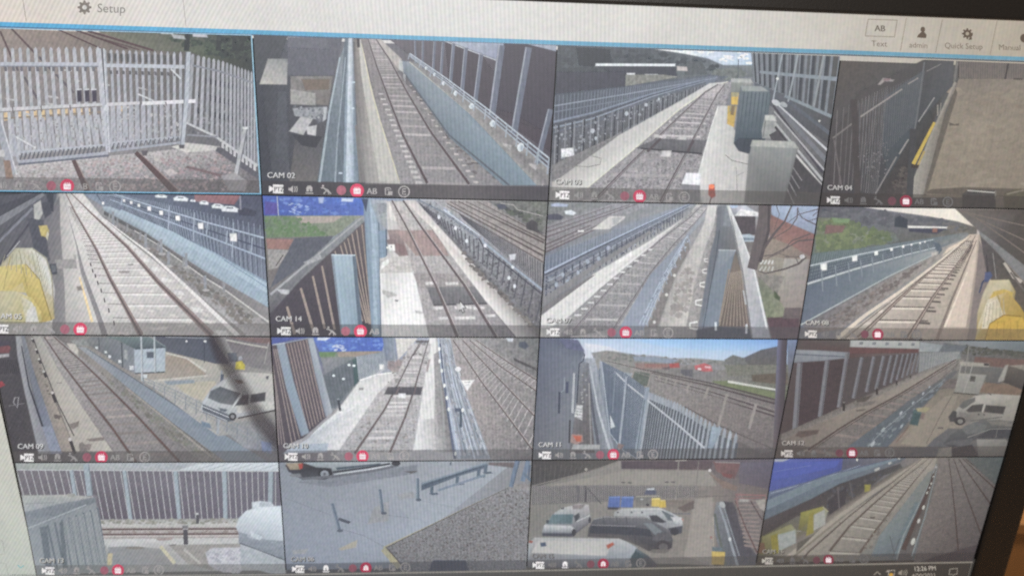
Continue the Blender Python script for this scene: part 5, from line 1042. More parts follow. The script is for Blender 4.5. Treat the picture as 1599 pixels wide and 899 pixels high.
V.bars([(95, 330), (400, 290), (850, 225)], [(60, 520), (350, 410), (850, 300)], 80, 4, (104, 116, 122), 1.8, 1); V.L([(75, 400), (380, 330), (850, 236)], 9, (150, 158, 162), 5); V.L([(60, 512), (360, 420), (700, 325), (870, 285)], 12, (150, 156, 158), 5)
for k in range(4): V.L([(70, 425 + k * 22), (380, 350 + k * 16), (850, 245 + k * 10)], 5, (70, 80, 96), 3)
for x, y, r in ((165, 406, 20), (358, 353, 16), (492, 321, 12), (588, 297, 9), (660, 279, 8), (712, 268, 6), (766, 258, 6), (796, 250, 5)): V.s('white_lamp'); V.P([(x - r, y - r * .8), (x + r * .9, y - r * 1.2), (x + r * .9, y + r * .9), (x - r * .8, y + r * 1.1)], (192, 192, 188), .06)
V.s('blue_walkway'); V.P([(50, 530), (360, 430), (740, 320), (890, 295), (880, 320), (640, 430), (20, 770), (20, 700)], [(86, 98, 114), (98, 110, 122), (110, 120, 126), (128, 132, 132), (116, 122, 122), (110, 122, 128), (94, 104, 120), (86, 96, 112)], .04); V.L([(885, 312), (560, 470), (20, 768)], 5, (140, 146, 146), 9)
V.bars([(150, 420), (860, 250)], [(160, 560), (870, 290)], 12, 7, (116, 126, 134), 1.4, 1)
V.P([(846, 250), (888, 262), (904, 300), (880, 330), (860, 280)], (84, 96, 108)); V.P([(838, 320), (880, 310), (870, 345), (840, 360)], (140, 132, 124), .2)
V.s('embankment'); V.P([(880, 325), (890, 345), (600, 560), (280, 790), (90, 820), (30, 770), (560, 480)], [(112, 104, 98), (118, 110, 102), (116, 106, 100), (106, 98, 94), (92, 86, 88), (90, 86, 92), (104, 98, 96)], .18, 4); V.scat([(800, 380), (560, 570), (280, 770), (120, 770), (560, 500)], 60, 14, [(88, 82, 80), (122, 112, 106), (98, 90, 88)], 1.8, -.4)
V.s('sleeper_bed'); V.P([(1075, 205), (1135, 205), (1110, 330), (990, 560), (850, 860), (230, 860), (420, 740), (800, 440)], [(168, 150, 132), (160, 146, 130), (162, 148, 132), (150, 138, 124), (140, 130, 120), (132, 124, 118), (150, 142, 132), (158, 146, 132)], .06)
V.s('railway_track'); lr, rr = [(1085, 212), (990, 300), (880, 390), (640, 600), (380, 850)], [(1112, 212), (1060, 300), (990, 400), (850, 590), (690, 850)]
for t in psp(36, 27, 310, .05, 1):
    p, q = at(lr, t), at(rr, t); V.L([p, (q[0] + (q[0] - p[0]) * .22, q[1] + 6 * t)], 2 + 9 * t, (92, 82, 78), up=False); V.L([(p[0], p[1] + 4 + 9 * t), (q[0], q[1] + 4 + 10 * t)], 2 + 13 * t, (178, 168, 154), up=False)
for t in psp(34, 27, 310, .08, 1):
    p, q = at(lr, t), at(rr, t); V.P([(p[0] - 8 - 60 * t, p[1]), (p[0] - 4 - 20 * t, p[1]), (p[0] - 6 - 30 * t, p[1] + 5 + 14 * t), (p[0] - 12 - 75 * t, p[1] + 5 + 14 * t)], (170, 160, 148), up=False); V.L([(q[0] + 4, q[1] + 2), (q[0] + 14 + 76 * t, q[1] + 3 + 4 * t)], 3 + 13 * t, (84, 76, 72), up=False)
for pl in (lr, rr): V.L(pl, 5, (92, 80, 74), 28); V.L([(x + 2, y) for x, y in pl], 2, (140, 126, 116), 9)
V.s('concrete_kerb'); V.L([(1060, 222), (900, 360), (640, 560), (420, 710), (250, 850)], 5, (176, 164, 148), 26); V.L([(1062, 228), (900, 372), (640, 576), (300, 850)], 2, (100, 92, 86), 8); V.P([(900, 340), (940, 290), (1080, 215), (1050, 240)], (176, 160, 140))
V.s('platform'); V.P([(1120, 205), (1140, 205), (1180, 400), (1120, 860), (850, 860), (960, 620), (1040, 420)], [(168, 152, 134), (150, 136, 122), (120, 110, 104), (124, 112, 104), (136, 124, 114), (158, 144, 128), (164, 148, 132)], .04); V.P([(1125, 215), (1110, 400), (1050, 780), (925, 780), (1020, 520), (1100, 300)], (170, 154, 138), .04); V.L([(1118, 240), (1040, 430), (960, 620), (870, 860)], 5, (112, 100, 92), 22); V.L([(1060, 440), (920, 780)], 6, (188, 174, 156), 12)
V.P([(1135, 240), (1200, 420), (1200, 560), (1110, 860), (1060, 860), (1110, 500)], (112, 102, 98), .05)
V.s('dark_roof'); V.P([(985, 44), (1420, 48), (1420, 440), (1240, 300), (1130, 180)], [(96, 88, 82), (70, 62, 56), (72, 66, 60), (74, 70, 68), (96, 92, 90)], .05)
for o in (0, 90, 170): V.L([(1020 + o * .5, 60 + o * .2), (1420, 150 + o)], 5, (104, 92, 84), 8)
V.P([(1130, 180), (1240, 260), (1420, 400), (1420, 500), (1230, 300), (1140, 210)], [(116, 116, 116), (108, 108, 108), (104, 104, 102), (104, 104, 104), (100, 100, 100), (110, 110, 110)]); V.P([(1140, 210), (1250, 320), (1420, 520), (1420, 860), (1280, 600), (1180, 440)], [(80, 76, 76), (72, 68, 66), (74, 68, 62), (96, 84, 66), (88, 80, 72), (76, 70, 70)], .12, 4)
V.s('pipe'); V.L([(1290, 380), (1350, 470), (1400, 500)], 16, (146, 138, 128), 22); V.L([(1220, 320), (1240, 480)], 7, (112, 108, 104)); V.L([(1180, 330), (1190, 470)], 6, (56, 52, 56)); V.L([(1330, 440), (1420, 560)], 12, (92, 86, 80))
V.s('blue_drum'); V.P([(1172, 440), (1205, 436), (1216, 460), (1190, 500), (1165, 500)], (70, 82, 124)); V.P([(1170, 480), (1140, 570), (1130, 566), (1150, 500)], (64, 70, 96))
V.s('yellow_hooded_bin'); V.P([(1200, 490), (1320, 486), (1360, 560), (1340, 700), (1120, 800), (1125, 690), (1160, 570)], [(160, 148, 112), (160, 150, 116), (140, 122, 76), (120, 100, 60), (142, 122, 70), (152, 138, 100), (160, 150, 122)], .04); V.P([(1225, 560), (1290, 545), (1345, 565), (1340, 600), (1240, 590), (1180, 640)], (162, 138, 70))
V.s('yellow_hooded_bin'); V.P([(1190, 610), (1310, 560), (1380, 640), (1420, 700), (1420, 860), (1110, 860), (1130, 760)], [(168, 160, 140), (152, 130, 76), (156, 128, 56), (140, 114, 50), (136, 110, 48), (150, 130, 76), (162, 150, 118)], .04)
V.P([(1180, 640), (1250, 600), (1300, 700), (1220, 790), (1150, 790)], [(176, 168, 150), (166, 156, 130), (156, 144, 110), (158, 146, 116), (170, 160, 136)]); V.P([(1200, 760), (1290, 705), (1400, 715), (1420, 760), (1420, 860), (1170, 860)], (160, 130, 54)); V.L([(1250, 585), (1290, 700)], 10, (140, 120, 72))
for k in range(6): V.L([(1185 + k * 20, 640 - k * 8), (1160 + k * 26, 780 - k * 14)], 4, (142, 132, 108), 6)
V.L([(1170, 860), (1200, 760), (1290, 705), (1400, 715)], 6, (124, 98, 44), 8)
for k in range(4): V.L([(1250 + k * 40, 740), (1240 + k * 46, 850)], 5, (146, 118, 48), 7)
ui(V, 'CAM 08', .68, (90, 80, 74), .62, capc=(196, 192, 186), bright=(216, 210, 204))
V.build()

K9 = (0, 515, .27517)
# ---- picture 9
V = view((0, 2), K9, 'camera picture captioned CAM 09, blurred dark pole over a white van beside the track')
full(V, [[(70, 62, 64), (124, 118, 112), (150, 148, 144), (116, 112, 112)], [(66, 62, 64), (140, 132, 122), (130, 128, 126), (146, 142, 134)], [(64, 60, 62), (138, 128, 118), (118, 112, 110), (130, 130, 130)], [(66, 62, 64), (110, 106, 106), (110, 104, 102), (108, 108, 114)]], .06, 3)
V.s('dark_car_park'); V.P([(-80, 35), (92, 35), (130, 320), (210, 700), (-80, 700)], [(78, 72, 74), (76, 72, 74), (70, 66, 68), (74, 68, 68), (58, 54, 58)], .1, 4)
V.s('red_car'); V.P([(-10, 90), (40, 80), (62, 100), (50, 130), (-10, 130)], (128, 70, 72)); V.P([(-10, 60), (50, 60), (60, 85), (-10, 95)], (72, 66, 74)); V.P([(-10, 140), (50, 134), (50, 150), (-10, 158)], (156, 152, 152)); V.P([(-10, 296), (10, 290), (28, 312), (-10, 330)], (150, 62, 66))
V.L([(80, 385), (106, 380), (98, 440), (76, 410), (84, 385)], 5, (150, 148, 148)); V.L([(50, 430), (140, 415)], 3, (120, 118, 118)); V.scat([(30, 470), (150, 480), (180, 640), (60, 640)], 40, 7, [(92, 88, 90), (58, 54, 58)], .4, .3)
V.bars([(0, 170), (90, 165)], [(0, 250), (110, 250)], 10, 4, (52, 48, 52))
V.s('steel_fence_top'); V.P([(90, 35), (122, 35), (150, 200), (200, 430), (300, 700), (220, 700), (140, 350), (100, 150)], [(150, 150, 150), (142, 142, 142), (132, 132, 134), (128, 128, 132), (124, 124, 130), (136, 136, 138), (138, 138, 140), (146, 146, 148)], .04)
V.P([(122, 35), (150, 35), (200, 260), (285, 500), (350, 690), (290, 690), (215, 460), (150, 200)], [(118, 120, 126), (126, 130, 136), (108, 112, 122), (118, 122, 136), (120, 126, 142), (112, 118, 134), (100, 104, 116), (112, 114, 120)], .04)
V.L([(122, 90), (165, 320), (242, 548)], 6, (58, 58, 66), 12); V.P([(240, 548), (290, 545), (350, 700), (290, 700)], (128, 134, 150))
V.s('gravel_strip'); V.P([(140, 35), (190, 35), (240, 200), (320, 430), (430, 690), (350, 690), (280, 490), (190, 220)], [(112, 106, 102), (132, 126, 118), (134, 126, 116), (150, 138, 124), (146, 134, 122), (136, 126, 116), (140, 130, 118), (128, 120, 112)], .12, 3)
V.s('concrete_path'); V.P([(188, 35), (232, 35), (330, 220), (470, 440), (640, 690), (432, 690), (340, 450), (235, 200)], [(148, 144, 136), (160, 156, 148), (168, 162, 150), (170, 164, 152), (172, 166, 154), (162, 154, 142), (164, 156, 144), (150, 142, 132)], .04, 5)
V.L([(190, 50), (240, 190), (330, 420), (420, 600)], 5, (76, 70, 68), 7); V.P([(390, 535), (450, 515), (445, 545), (410, 562)], (122, 112, 104)); V.P([(490, 618), (590, 606), (590, 625), (510, 632)], (124, 112, 106)); V.P([(450, 650), (520, 645), (510, 680), (470, 680)], (128, 118, 110)); V.P([(320, 298), (355, 296), (350, 302), (325, 302)], (130, 124, 116)); V.P([(450, 640), (470, 635), (500, 690), (450, 690)], (120, 112, 106))
for (x, y), l in (((186, 50), 20), ((208, 110), 24), ((224, 165), 26), ((252, 235), 34), ((300, 355), 56), ((402, 620), 80)): V.s('black_bollard'); V.L([(x - 4, y), (x + l * .28, y + l)], 9 + l * .12, (62, 56, 56)); V.E(x - 4, y, 5 + l * .08, 4 + l * .08, (176, 172, 164))
V.scat([(300, 480), (350, 480), (350, 520), (310, 510)], 4, 10, [(100, 90, 84)], 1.5); V.scat([(240, 230), (300, 360), (280, 380), (210, 180)], 6, 8, [(110, 100, 92)], 1.5)
V.s('ballast'); V.P([(232, 35), (310, 35), (520, 200), (720, 370), (900, 560), (1150, 760), (700, 760), (470, 440), (330, 220)], [(136, 128, 122), (140, 134, 128), (128, 120, 116), (122, 114, 110), (116, 108, 104), (108, 102, 100), (122, 114, 110), (132, 122, 118), (138, 130, 124)], .16, 2.5)
V.P([(640, 250), (760, 330), (1000, 520), (1300, 760), (1150, 760), (860, 500), (620, 300)], (118, 112, 106), .22, 3); V.scat([(560, 230), (1000, 560), (1150, 700), (1000, 640), (650, 320)], 80, 10, [(102, 96, 90), (134, 126, 118), (120, 124, 108)], 1.8, .6)
V.s('railway_track'); V.track([(250, 38), (360, 200), (510, 395), (640, 560), (800, 790)], [(305, 38), (460, 175), (610, 320), (780, 490), (1050, 780)], 42, .0, 19, (140, 130, 124), (98, 74, 68), 15, th0=3)
V.s('kerb_line'); V.L([(330, 50), (480, 110), (700, 300), (900, 460), (1200, 700)], 4, (100, 94, 88), 7); V.L([(720, 330), (960, 520), (1200, 720)], 5, (150, 142, 130), 7)
V.P([(380, 75), (430, 80), (445, 120), (440, 140), (400, 110)], (178, 172, 160))
V.s('blue_walkway'); V.P([(440, 95), (490, 100), (640, 200), (900, 370), (1180, 540), (1380, 660), (1540, 760), (1300, 760), (1000, 540), (720, 320)], [(136, 138, 140), (140, 144, 146), (128, 134, 142), (128, 138, 148), (120, 132, 144), (124, 136, 146), (112, 120, 130), (120, 130, 140), (128, 138, 148), (130, 138, 146)], .04)
V.L([(490, 104), (740, 262), (1000, 430), (1190, 545)], 4, (92, 98, 104), 6)
V.s('pale_yard'); V.P([(760, 170), (950, 120), (1220, 190), (1300, 200), (1560, 300), (1560, 560), (1240, 600), (820, 290)], [(160, 152, 138), (156, 148, 134), (164, 158, 144), (130, 126, 122), (140, 138, 132), (130, 126, 122), (150, 148, 144), (172, 168, 158)], .04, 6)
V.P([(935, 150), (1030, 140), (1170, 250), (1120, 270), (830, 282), (760, 240)], [(152, 138, 120), (150, 134, 116), (150, 136, 118), (154, 142, 128), (156, 148, 136), (150, 142, 130)], .05); V.L([(940, 130), (1060, 160), (1170, 235)], 6, (184, 180, 168), 12); V.L([(900, 285), (1180, 258)], 10, (182, 176, 164)); V.P([(980, 300), (1220, 290), (1240, 340), (1160, 400), (1080, 380)], (172, 164, 142), .05); V.P([(930, 290), (1100, 282), (1105, 300), (950, 312)], (136, 146, 152))
V.P([(820, 290), (930, 300), (1130, 400), (1240, 600), (1100, 500)], (158, 156, 150), .08); V.P([(1240, 540), (1540, 500), (1570, 640), (1560, 690), (1390, 670)], [(146, 146, 144), (124, 122, 122), (104, 100, 106), (100, 100, 110), (138, 140, 144)], .08)
V.s('warehouse_wall'); V.P([(860, 36), (1210, 40), (1300, 190), (1220, 190), (1060, 150), (935, 120), (935, 90)], [(84, 86, 96), (76, 80, 92), (70, 74, 86), (78, 82, 92), (84, 88, 98), (92, 94, 102), (88, 90, 98)], .05); V.L([(1160, 60), (1160, 185)], 5, (64, 66, 76)); V.E(1058, 64, 6, 6, (196, 196, 196)); V.E(1164, 64, 8, 7, (200, 200, 200)); V.L([(940, 40), (1210, 48)], 5, (130, 132, 138))
V.P([(1280, 42), (1550, 45), (1560, 240), (1350, 190)], [(110, 102, 104), (112, 104, 104), (130, 126, 124), (120, 116, 116)], .07); V.P([(1290, 42), (1550, 46), (1550, 80), (1440, 70)], (118, 94, 90)); V.L([(1280, 55), (1420, 84), (1520, 100)], 10, (166, 162, 152)); V.L([(1525, 70), (1500, 190)], 5, (150, 146, 140))
V.s('site_cabin'); V.P([(600, 40), (690, 70), (770, 110), (765, 245), (700, 215), (605, 150)], [(118, 122, 122), (116, 120, 124), (120, 124, 130), (126, 130, 134), (120, 122, 124), (100, 104, 106)], .04); V.P([(600, 38), (850, 40), (940, 92), (938, 102), (765, 108), (690, 68)], [(104, 120, 118), (104, 120, 120), (116, 130, 132), (84, 92, 98), (80, 90, 94), (100, 112, 112)], .04)
V.P([(762, 108), (938, 100), (936, 238), (765, 245)], [(164, 176, 184), (158, 170, 178), (166, 176, 182), (160, 170, 178)], .04); V.P([(832, 124), (874, 124), (876, 158), (834, 158)], (86, 92, 102)); V.L([(765, 246), (938, 238)], 8, (88, 90, 92)); V.L([(690, 70), (696, 212)], 7, (72, 76, 80)); V.P([(706, 110), (722, 116), (724, 170), (706, 160)], (150, 152, 150)); V.L([(764, 108), (938, 98)], 6, (72, 80, 86))
for x, y1, y2 in ((802, 38, 290), (876, 38, 240)): V.s('white_post'); V.L([(x, y1), (x + 4, y2)], 11, (170, 176, 178)); V.L([(x + 5, y1), (x + 9, y2)], 3, (110, 116, 120))
V.s('site_cabin'); V.P([(520, 40), (600, 42), (606, 145), (540, 110), (480, 60)], [(110, 112, 112), (112, 116, 118), (104, 108, 110), (110, 110, 110), (120, 120, 118)], .08); V.L([(560, 46), (565, 110)], 5, (80, 82, 86)); V.P([(400, 60), (480, 50), (510, 90), (440, 90)], (120, 122, 116), .15)
for x, y, r in ((622, 150, 8), (680, 178, 9), (746, 214, 12), (548, 100, 7), (824, 262, 11), (600, 125, 7)): V.s('white_lamp'); V.P([(x - r, y - r), (x + r, y - r * .8), (x + r, y + r), (x - r * .8, y + r)], (196, 200, 200), .1)
V.s('railing')
for o in (0, 26, 50): V.L([(810, 268 + o * .6), (1000, 345 + o * .8), (1160, 425 + o), (1300, 510 + o), (1560, 640 + o)], 3, (130, 136, 140), 4)
for t in range(13):
    x, y = at([(815, 270), (1160, 425), (1520, 620)], t / 12); V.L([(x, y), (x - 2, y + 60 + 40 * t / 12)], 5, (120, 126, 132), up=False)
V.s('white_pole'); V.L([(1258, 230), (1250, 420), (1234, 590)], 11, (150, 156, 160), 15); V.L([(1262, 250), (1256, 330)], 18, (84, 92, 104)); V.P([(1140, 515), (1190, 530), (1200, 560), (1150, 545)], (110, 128, 146)); V.P([(1480, 630), (1540, 640), (1540, 700), (1490, 690)], (108, 120, 150))
V.s('white_van'); V.P([(1200, 330), (1330, 240), (1420, 240), (1560, 250), (1560, 450), (1480, 470), (1350, 495), (1300, 510), (1140, 450), (1150, 405)], [(160, 162, 164), (170, 168, 162), (176, 172, 162), (178, 174, 164), (168, 166, 160), (150, 150, 150), (156, 158, 160), (150, 156, 160), (166, 172, 174), (178, 182, 184)], .04)
V.P([(1195, 345), (1250, 320), (1365, 360), (1320, 425), (1250, 415), (1180, 385)], [(96, 100, 104), (88, 92, 96), (84, 84, 86), (100, 100, 102), (104, 108, 110), (96, 100, 104)]); V.P([(1378, 368), (1412, 366), (1408, 428), (1332, 430)], (74, 72, 74)); V.P([(1424, 366), (1508, 352), (1504, 402), (1420, 412)], (70, 68, 70)); V.P([(1150, 420), (1300, 480), (1330, 512), (1290, 520), (1150, 465)], (90, 94, 102)); V.L([(1145, 430), (1310, 500)], 4, (190, 194, 196)); V.L([(1145, 455), (1290, 515)], 4, (170, 176, 180))
V.E(1320, 490, 22, 22, (62, 60, 62)); V.E(1320, 490, 11, 11, (130, 130, 130)); V.L([(1350, 500), (1560, 455)], 9, (72, 66, 66)); V.L([(1370, 365), (1320, 440)], 5, (190, 190, 188)); V.P([(1340, 430), (1560, 405), (1560, 440), (1350, 470)], (176, 174, 166)); V.P([(1330, 282), (1370, 285), (1385, 300), (1350, 305)], (120, 96, 76)); V.P([(1510, 262), (1526, 258), (1522, 280), (1508, 276)], (90, 88, 92)); V.P([(1240, 440), (1290, 450), (1280, 464), (1250, 458)], (92, 98, 106))
V.s('person'); V.P([(1340, 180), (1372, 176), (1390, 200), (1388, 224), (1334, 222)], (188, 172, 66)); V.E(1364, 160, 12, 12, (150, 150, 156)); V.P([(1290, 130), (1340, 130), (1350, 180), (1300, 180)], (78, 82, 92), .2)
V.s('blurred_dark_pole', True)
mid = [(1210, 30), (1260, 150), (1330, 270), (1400, 390), (1470, 500), (1560, 610), (1620, 660)]
for w_, a in ((120, .22), (96, .3), (74, .38), (48, .4)): V.L(mid, w_ * .8, (64, 54, 54), w_ * 1.15, al=a)
ui(V, 'CAM 09', .86, (84, 80, 80), .68)
V.build()

K10 = (415, 520, .27205)
# ---- picture 10
V = view((1, 2), K10, 'camera picture captioned CAM 10, brown striped fence, blue hoarding and white triangle sign')
full(V, [[(84, 90, 140), (100, 120, 180), (170, 168, 160), (104, 98, 96)], [(84, 74, 78), (132, 134, 134), (160, 158, 154), (118, 110, 106)], [(78, 68, 74), (170, 168, 166), (140, 140, 142), (110, 104, 100)], [(74, 66, 72), (150, 150, 150), (150, 150, 152), (96, 90, 90)]], .06, 3)
V.s('blue_hoarding'); V.P([(270, 25), (690, 25), (665, 105), (310, 108)], [(90, 112, 180), (76, 104, 186), (72, 98, 180), (84, 106, 172)], .12, 6); V.scat([(300, 30), (680, 30), (660, 100), (320, 100)], 40, 8, [(100, 132, 200), (64, 88, 172), (120, 150, 206)], 2.2); V.scat([(380, 65), (460, 62), (460, 100), (385, 102)], 14, 6, [(178, 190, 214), (150, 168, 206)], 2.4); V.P([(300, 26), (370, 26), (340, 42), (295, 38)], (190, 198, 212)); V.P([(40, 26), (180, 26), (60, 60), (36, 60)], (76, 88, 150))
V.s('grass_bank'); V.P([(310, 108), (665, 103), (650, 140), (400, 170), (320, 160)], [(92, 118, 84), (126, 124, 106), (120, 118, 108), (128, 124, 116), (110, 114, 108)], .12, 4); V.P([(305, 108), (400, 110), (395, 132), (310, 135)], (88, 122, 70)); V.P([(410, 108), (650, 105), (640, 130), (420, 135)], (136, 120, 104))
V.s('yard'); V.P([(320, 145), (520, 135), (530, 270), (440, 400), (380, 455), (340, 260)], [(120, 120, 122), (104, 110, 110), (88, 96, 98), (104, 108, 114), (120, 122, 126), (108, 110, 116)], .08, 4); V.P([(330, 240), (500, 150), (510, 270), (400, 430), (370, 420)], (92, 98, 104), .08)
V.s('green_mesh_fence'); V.P([(500, 150), (525, 140), (535, 275), (510, 300)], (62, 92, 92)); V.L([(470, 165), (515, 150)], 6, (80, 100, 96)); V.bars([(340, 240), (510, 160)], [(380, 430), (525, 290)], 10, 3, (78, 88, 90))
for x, y in ((478, 182), (390, 243), (446, 262), (624, 182), (506, 186)): V.E(x, y, 9, 7, (186, 194, 196))
V.s('palisade_fence'); V.P([(520, 135), (740, 100), (750, 160), (640, 240), (535, 270)], [(142, 148, 154), (132, 140, 150), (140, 142, 144), (150, 152, 154), (132, 138, 140)], .08); V.bars([(530, 130), (740, 90)], [(540, 270), (750, 170)], 24, 4, (116, 126, 134)); V.P([(670, 25), (740, 25), (735, 150), (690, 160)], [(108, 124, 150), (130, 140, 152), (124, 130, 140), (112, 120, 136)], .12)
V.s('pale_ground'); V.P([(700, 225), (770, 230), (640, 350), (520, 540), (430, 670), (120, 670), (240, 590), (400, 460), (545, 268)], [(176, 174, 170), (172, 168, 164), (180, 178, 174), (184, 184, 182), (180, 178, 176), (148, 158, 168), (170, 174, 178), (180, 180, 178), (172, 172, 168)], .06, 5)
V.P([(160, 640), (360, 630), (350, 680), (100, 690)], (152, 164, 176)); V.P([(535, 312), (562, 312), (560, 326), (534, 326)], (132, 128, 126)); V.L([(540, 270), (640, 236), (740, 225)], 7, (196, 194, 190)); V.L([(380, 455), (230, 600), (120, 660)], 14, (132, 130, 132), 26)
V.s('black_bollard'); V.L([(416, 378), (428, 446)], 14, (64, 66, 74)); V.E(416, 378, 8, 5, (120, 124, 130))
V.s('brown_fence'); V.P([(36, 70), (250, 30), (300, 200), (350, 480), (215, 600), (110, 640), (66, 640)], [(84, 72, 76), (92, 80, 82), (90, 80, 84), (84, 74, 80), (68, 60, 68), (66, 58, 66), (72, 64, 70)], .05)
V.bars([(45, 90), (75, 90)], [(150, 630), (215, 590)], 4, 6, (128, 114, 108)); V.bars([(125, 60), (250, 34)], [(240, 560), (350, 470)], 8, 5, (136, 118, 110)); V.bars([(40, 180), (56, 300)], [(110, 640), (75, 640)], 3, 6, (120, 108, 104))
V.s('blue_steel_post'); V.P([(62, 62), (108, 58), (160, 280), (248, 570), (205, 590), (120, 320)], [(130, 144, 160), (134, 148, 162), (126, 144, 158), (132, 148, 160), (118, 136, 152), (122, 140, 156)], .03)
V.s('blue_steel_post'); V.P([(240, 28), (272, 28), (320, 220), (382, 450), (345, 480), (290, 260)], [(140, 148, 156), (146, 154, 160), (138, 146, 154), (146, 150, 154), (128, 136, 146), (130, 140, 150)], .03); V.L([(110, 56), (250, 28)], 6, (130, 140, 156)); V.L([(40, 66), (110, 56)], 7, (150, 156, 166))
V.s('pale_path'); V.P([(745, 30), (870, 30), (800, 110), (760, 150)], (176, 172, 164), .12, 3); V.P([(915, 220), (965, 150), (960, 30), (1000, 28), (985, 300), (1010, 500), (980, 660), (850, 670), (890, 420)], [(178, 176, 172), (176, 172, 166), (170, 168, 164), (150, 148, 146), (140, 136, 132), (146, 142, 138), (160, 158, 154), (184, 184, 182), (186, 184, 180)], .05, 4)
V.P([(940, 28), (975, 28), (975, 200), (965, 490), (900, 490), (915, 230)], (186, 184, 180), .05)
V.s('brown_crossing'); V.P([(760, 150), (945, 150), (930, 220), (730, 225), (700, 200)], [(140, 124, 120), (132, 118, 118), (136, 122, 118), (144, 132, 128), (132, 118, 114)], .1, 3)
V.s('ballast'); V.P([(830, 60), (950, 60), (900, 330), (870, 500), (840, 680), (400, 700), (640, 350), (760, 230)], [(150, 144, 140), (148, 142, 138), (142, 138, 136), (132, 129, 128), (128, 126, 125), (130, 128, 128), (138, 134, 132), (144, 136, 132)], .18, 2.5)
V.s('railway_track'); V.scat([(840, 60), (940, 60), (880, 420), (840, 680), (430, 690), (650, 350)], 150, 8, [(160, 154, 150), (104, 100, 98), (146, 140, 136)], 1.6)
V.track([(895, 40), (840, 130), (760, 290), (680, 440), (510, 690)], [(935, 40), (905, 140), (850, 330), (800, 480), (710, 690)], 34, .0, 16, (162, 158, 155), (96, 82, 80), 14, th0=3, a=.15)
V.L([(905, 40), (846, 130)], 4, (84, 72, 72)); V.P([(860, 42), (935, 42), (930, 54), (862, 54)], (92, 86, 86))
V.s('dark_crossing_panel'); V.P([(700, 308), (900, 308), (890, 354), (680, 350)], [(84, 80, 84), (82, 80, 84), (74, 72, 78), (78, 74, 78)], .08); V.P([(764, 346), (802, 346), (800, 372), (764, 370)], (190, 190, 192)); V.L([(768, 305), (745, 352)], 9, (100, 88, 88)); V.L([(862, 305), (850, 352)], 9, (100, 88, 88))
V.s('gravel_edge'); V.P([(965, 120), (1000, 100), (1020, 300), (1050, 480), (1080, 680), (960, 680), (975, 480)], [(120, 116, 114), (112, 108, 108), (104, 100, 98), (96, 92, 92), (96, 92, 92), (140, 138, 136), (130, 126, 122)], .16, 3); V.L([(990, 200), (1020, 480), (1020, 680)], 12, (132, 132, 130))
V.s('mesh_fence'); V.P([(985, 30), (1060, 30), (1090, 180), (1180, 420), (1290, 720), (1080, 720), (1050, 480), (1010, 240)], [(138, 142, 150), (140, 144, 150), (140, 146, 154), (138, 146, 156), (130, 138, 148), (132, 142, 154), (140, 150, 164), (134, 142, 154)], .08)
LF, RT_ = [(1000, 40), (1010, 240), (1090, 700)], [(1060, 40), (1110, 240), (1280, 700)]
for k in range(11):
    f = (k + .5) / 11
    V.L([mixc(at(LF, t), at(RT_, t), f) for t in (0, .25, .5, .75, 1)], 2, [(104, 112, 122), (164, 170, 178), (120, 120, 122)][k % 3], 7, up=(k == 0))
V.scat([(1005, 40), (1060, 40), (1120, 240), (1260, 700), (1100, 700), (1015, 240)], 60, 8, [(112, 116, 124), (160, 164, 170), (130, 128, 128)], 2, 1.2)
V.L([(990, 30), (1015, 260), (1110, 720)], 8, (160, 172, 190), 16); V.L([(1035, 60), (1080, 300), (1200, 720)], 6, (170, 180, 194), 10); V.L([(1058, 40), (1180, 400), (1290, 720)], 6, (158, 166, 176), 8); V.L([(1000, 60), (1040, 420), (1085, 720)], 8, (84, 94, 118), 14); V.L([(1120, 440), (1120, 540)], 14, (70, 84, 100)); V.P([(1085, 430), (1135, 430), (1130, 450), (1085, 450)], (84, 94, 112))
for x, y in ((1025, 300), (1050, 436), (1130, 440), (1088, 690), (996, 90), (998, 160), (1010, 215), (1040, 370)): V.E(x, y, 7, 12, (196, 202, 208))
V.s('main_line_track'); V.P([(1060, 28), (1200, 28), (1560, 280), (1545, 700), (1290, 720), (1180, 420), (1090, 180)], [(132, 122, 118), (124, 116, 112), (116, 108, 104), (100, 94, 92), (112, 106, 104), (128, 116, 110), (130, 120, 116)], .2, 2.5)
for lp, rp in (([(1075, 40), (1240, 280), (1400, 490), (1530, 665)], [(1130, 40), (1300, 220), (1430, 360), (1550, 480)]), ([(1170, 40), (1350, 190), (1450, 262), (1555, 330)], [(1200, 36), (1400, 170), (1480, 220), (1560, 268)])):
    V.lay += 1
    for t in psp(34, 1, 2.6, 0, 1):
        p, q = at(lp, t), at(rp, t); V.L([(p[0] - 8 - 24 * t, p[1] + 2), (q[0] + 8 + 20 * t, q[1] + 2)], 2 + 5 * t, (140, 132, 128), up=False, nz=.14)
for pts in ([(1075, 40), (1240, 280), (1400, 490), (1530, 665)], [(1130, 40), (1300, 220), (1550, 480)], [(1170, 40), (1350, 190), (1555, 330)], [(1200, 36), (1400, 170), (1560, 268)]): V.L(pts, 5, (84, 70, 68), 12); V.L([(x + 5, y) for x, y in pts], 2, (150, 140, 134), 4)
V.s('scrub_ground'); V.P([(1200, 28), (1565, 28), (1560, 260), (1400, 165)], [(120, 116, 112), (84, 86, 84), (100, 96, 92), (112, 106, 104)], .2, 4); V.P([(1420, 140), (1550, 200), (1555, 215), (1430, 160)], (74, 70, 70)); V.s('parked_car'); V.P([(1455, 50), (1490, 48), (1510, 75), (1490, 92), (1450, 76)], (78, 82, 94)); V.P([(1380, 28), (1420, 30), (1415, 48), (1390, 46)], (170, 174, 180))
V.s('round_sign'); V.E(1104, 206, 17, 14, (192, 190, 190)); V.L([(1108, 218), (1118, 244)], 6, (170, 170, 172))
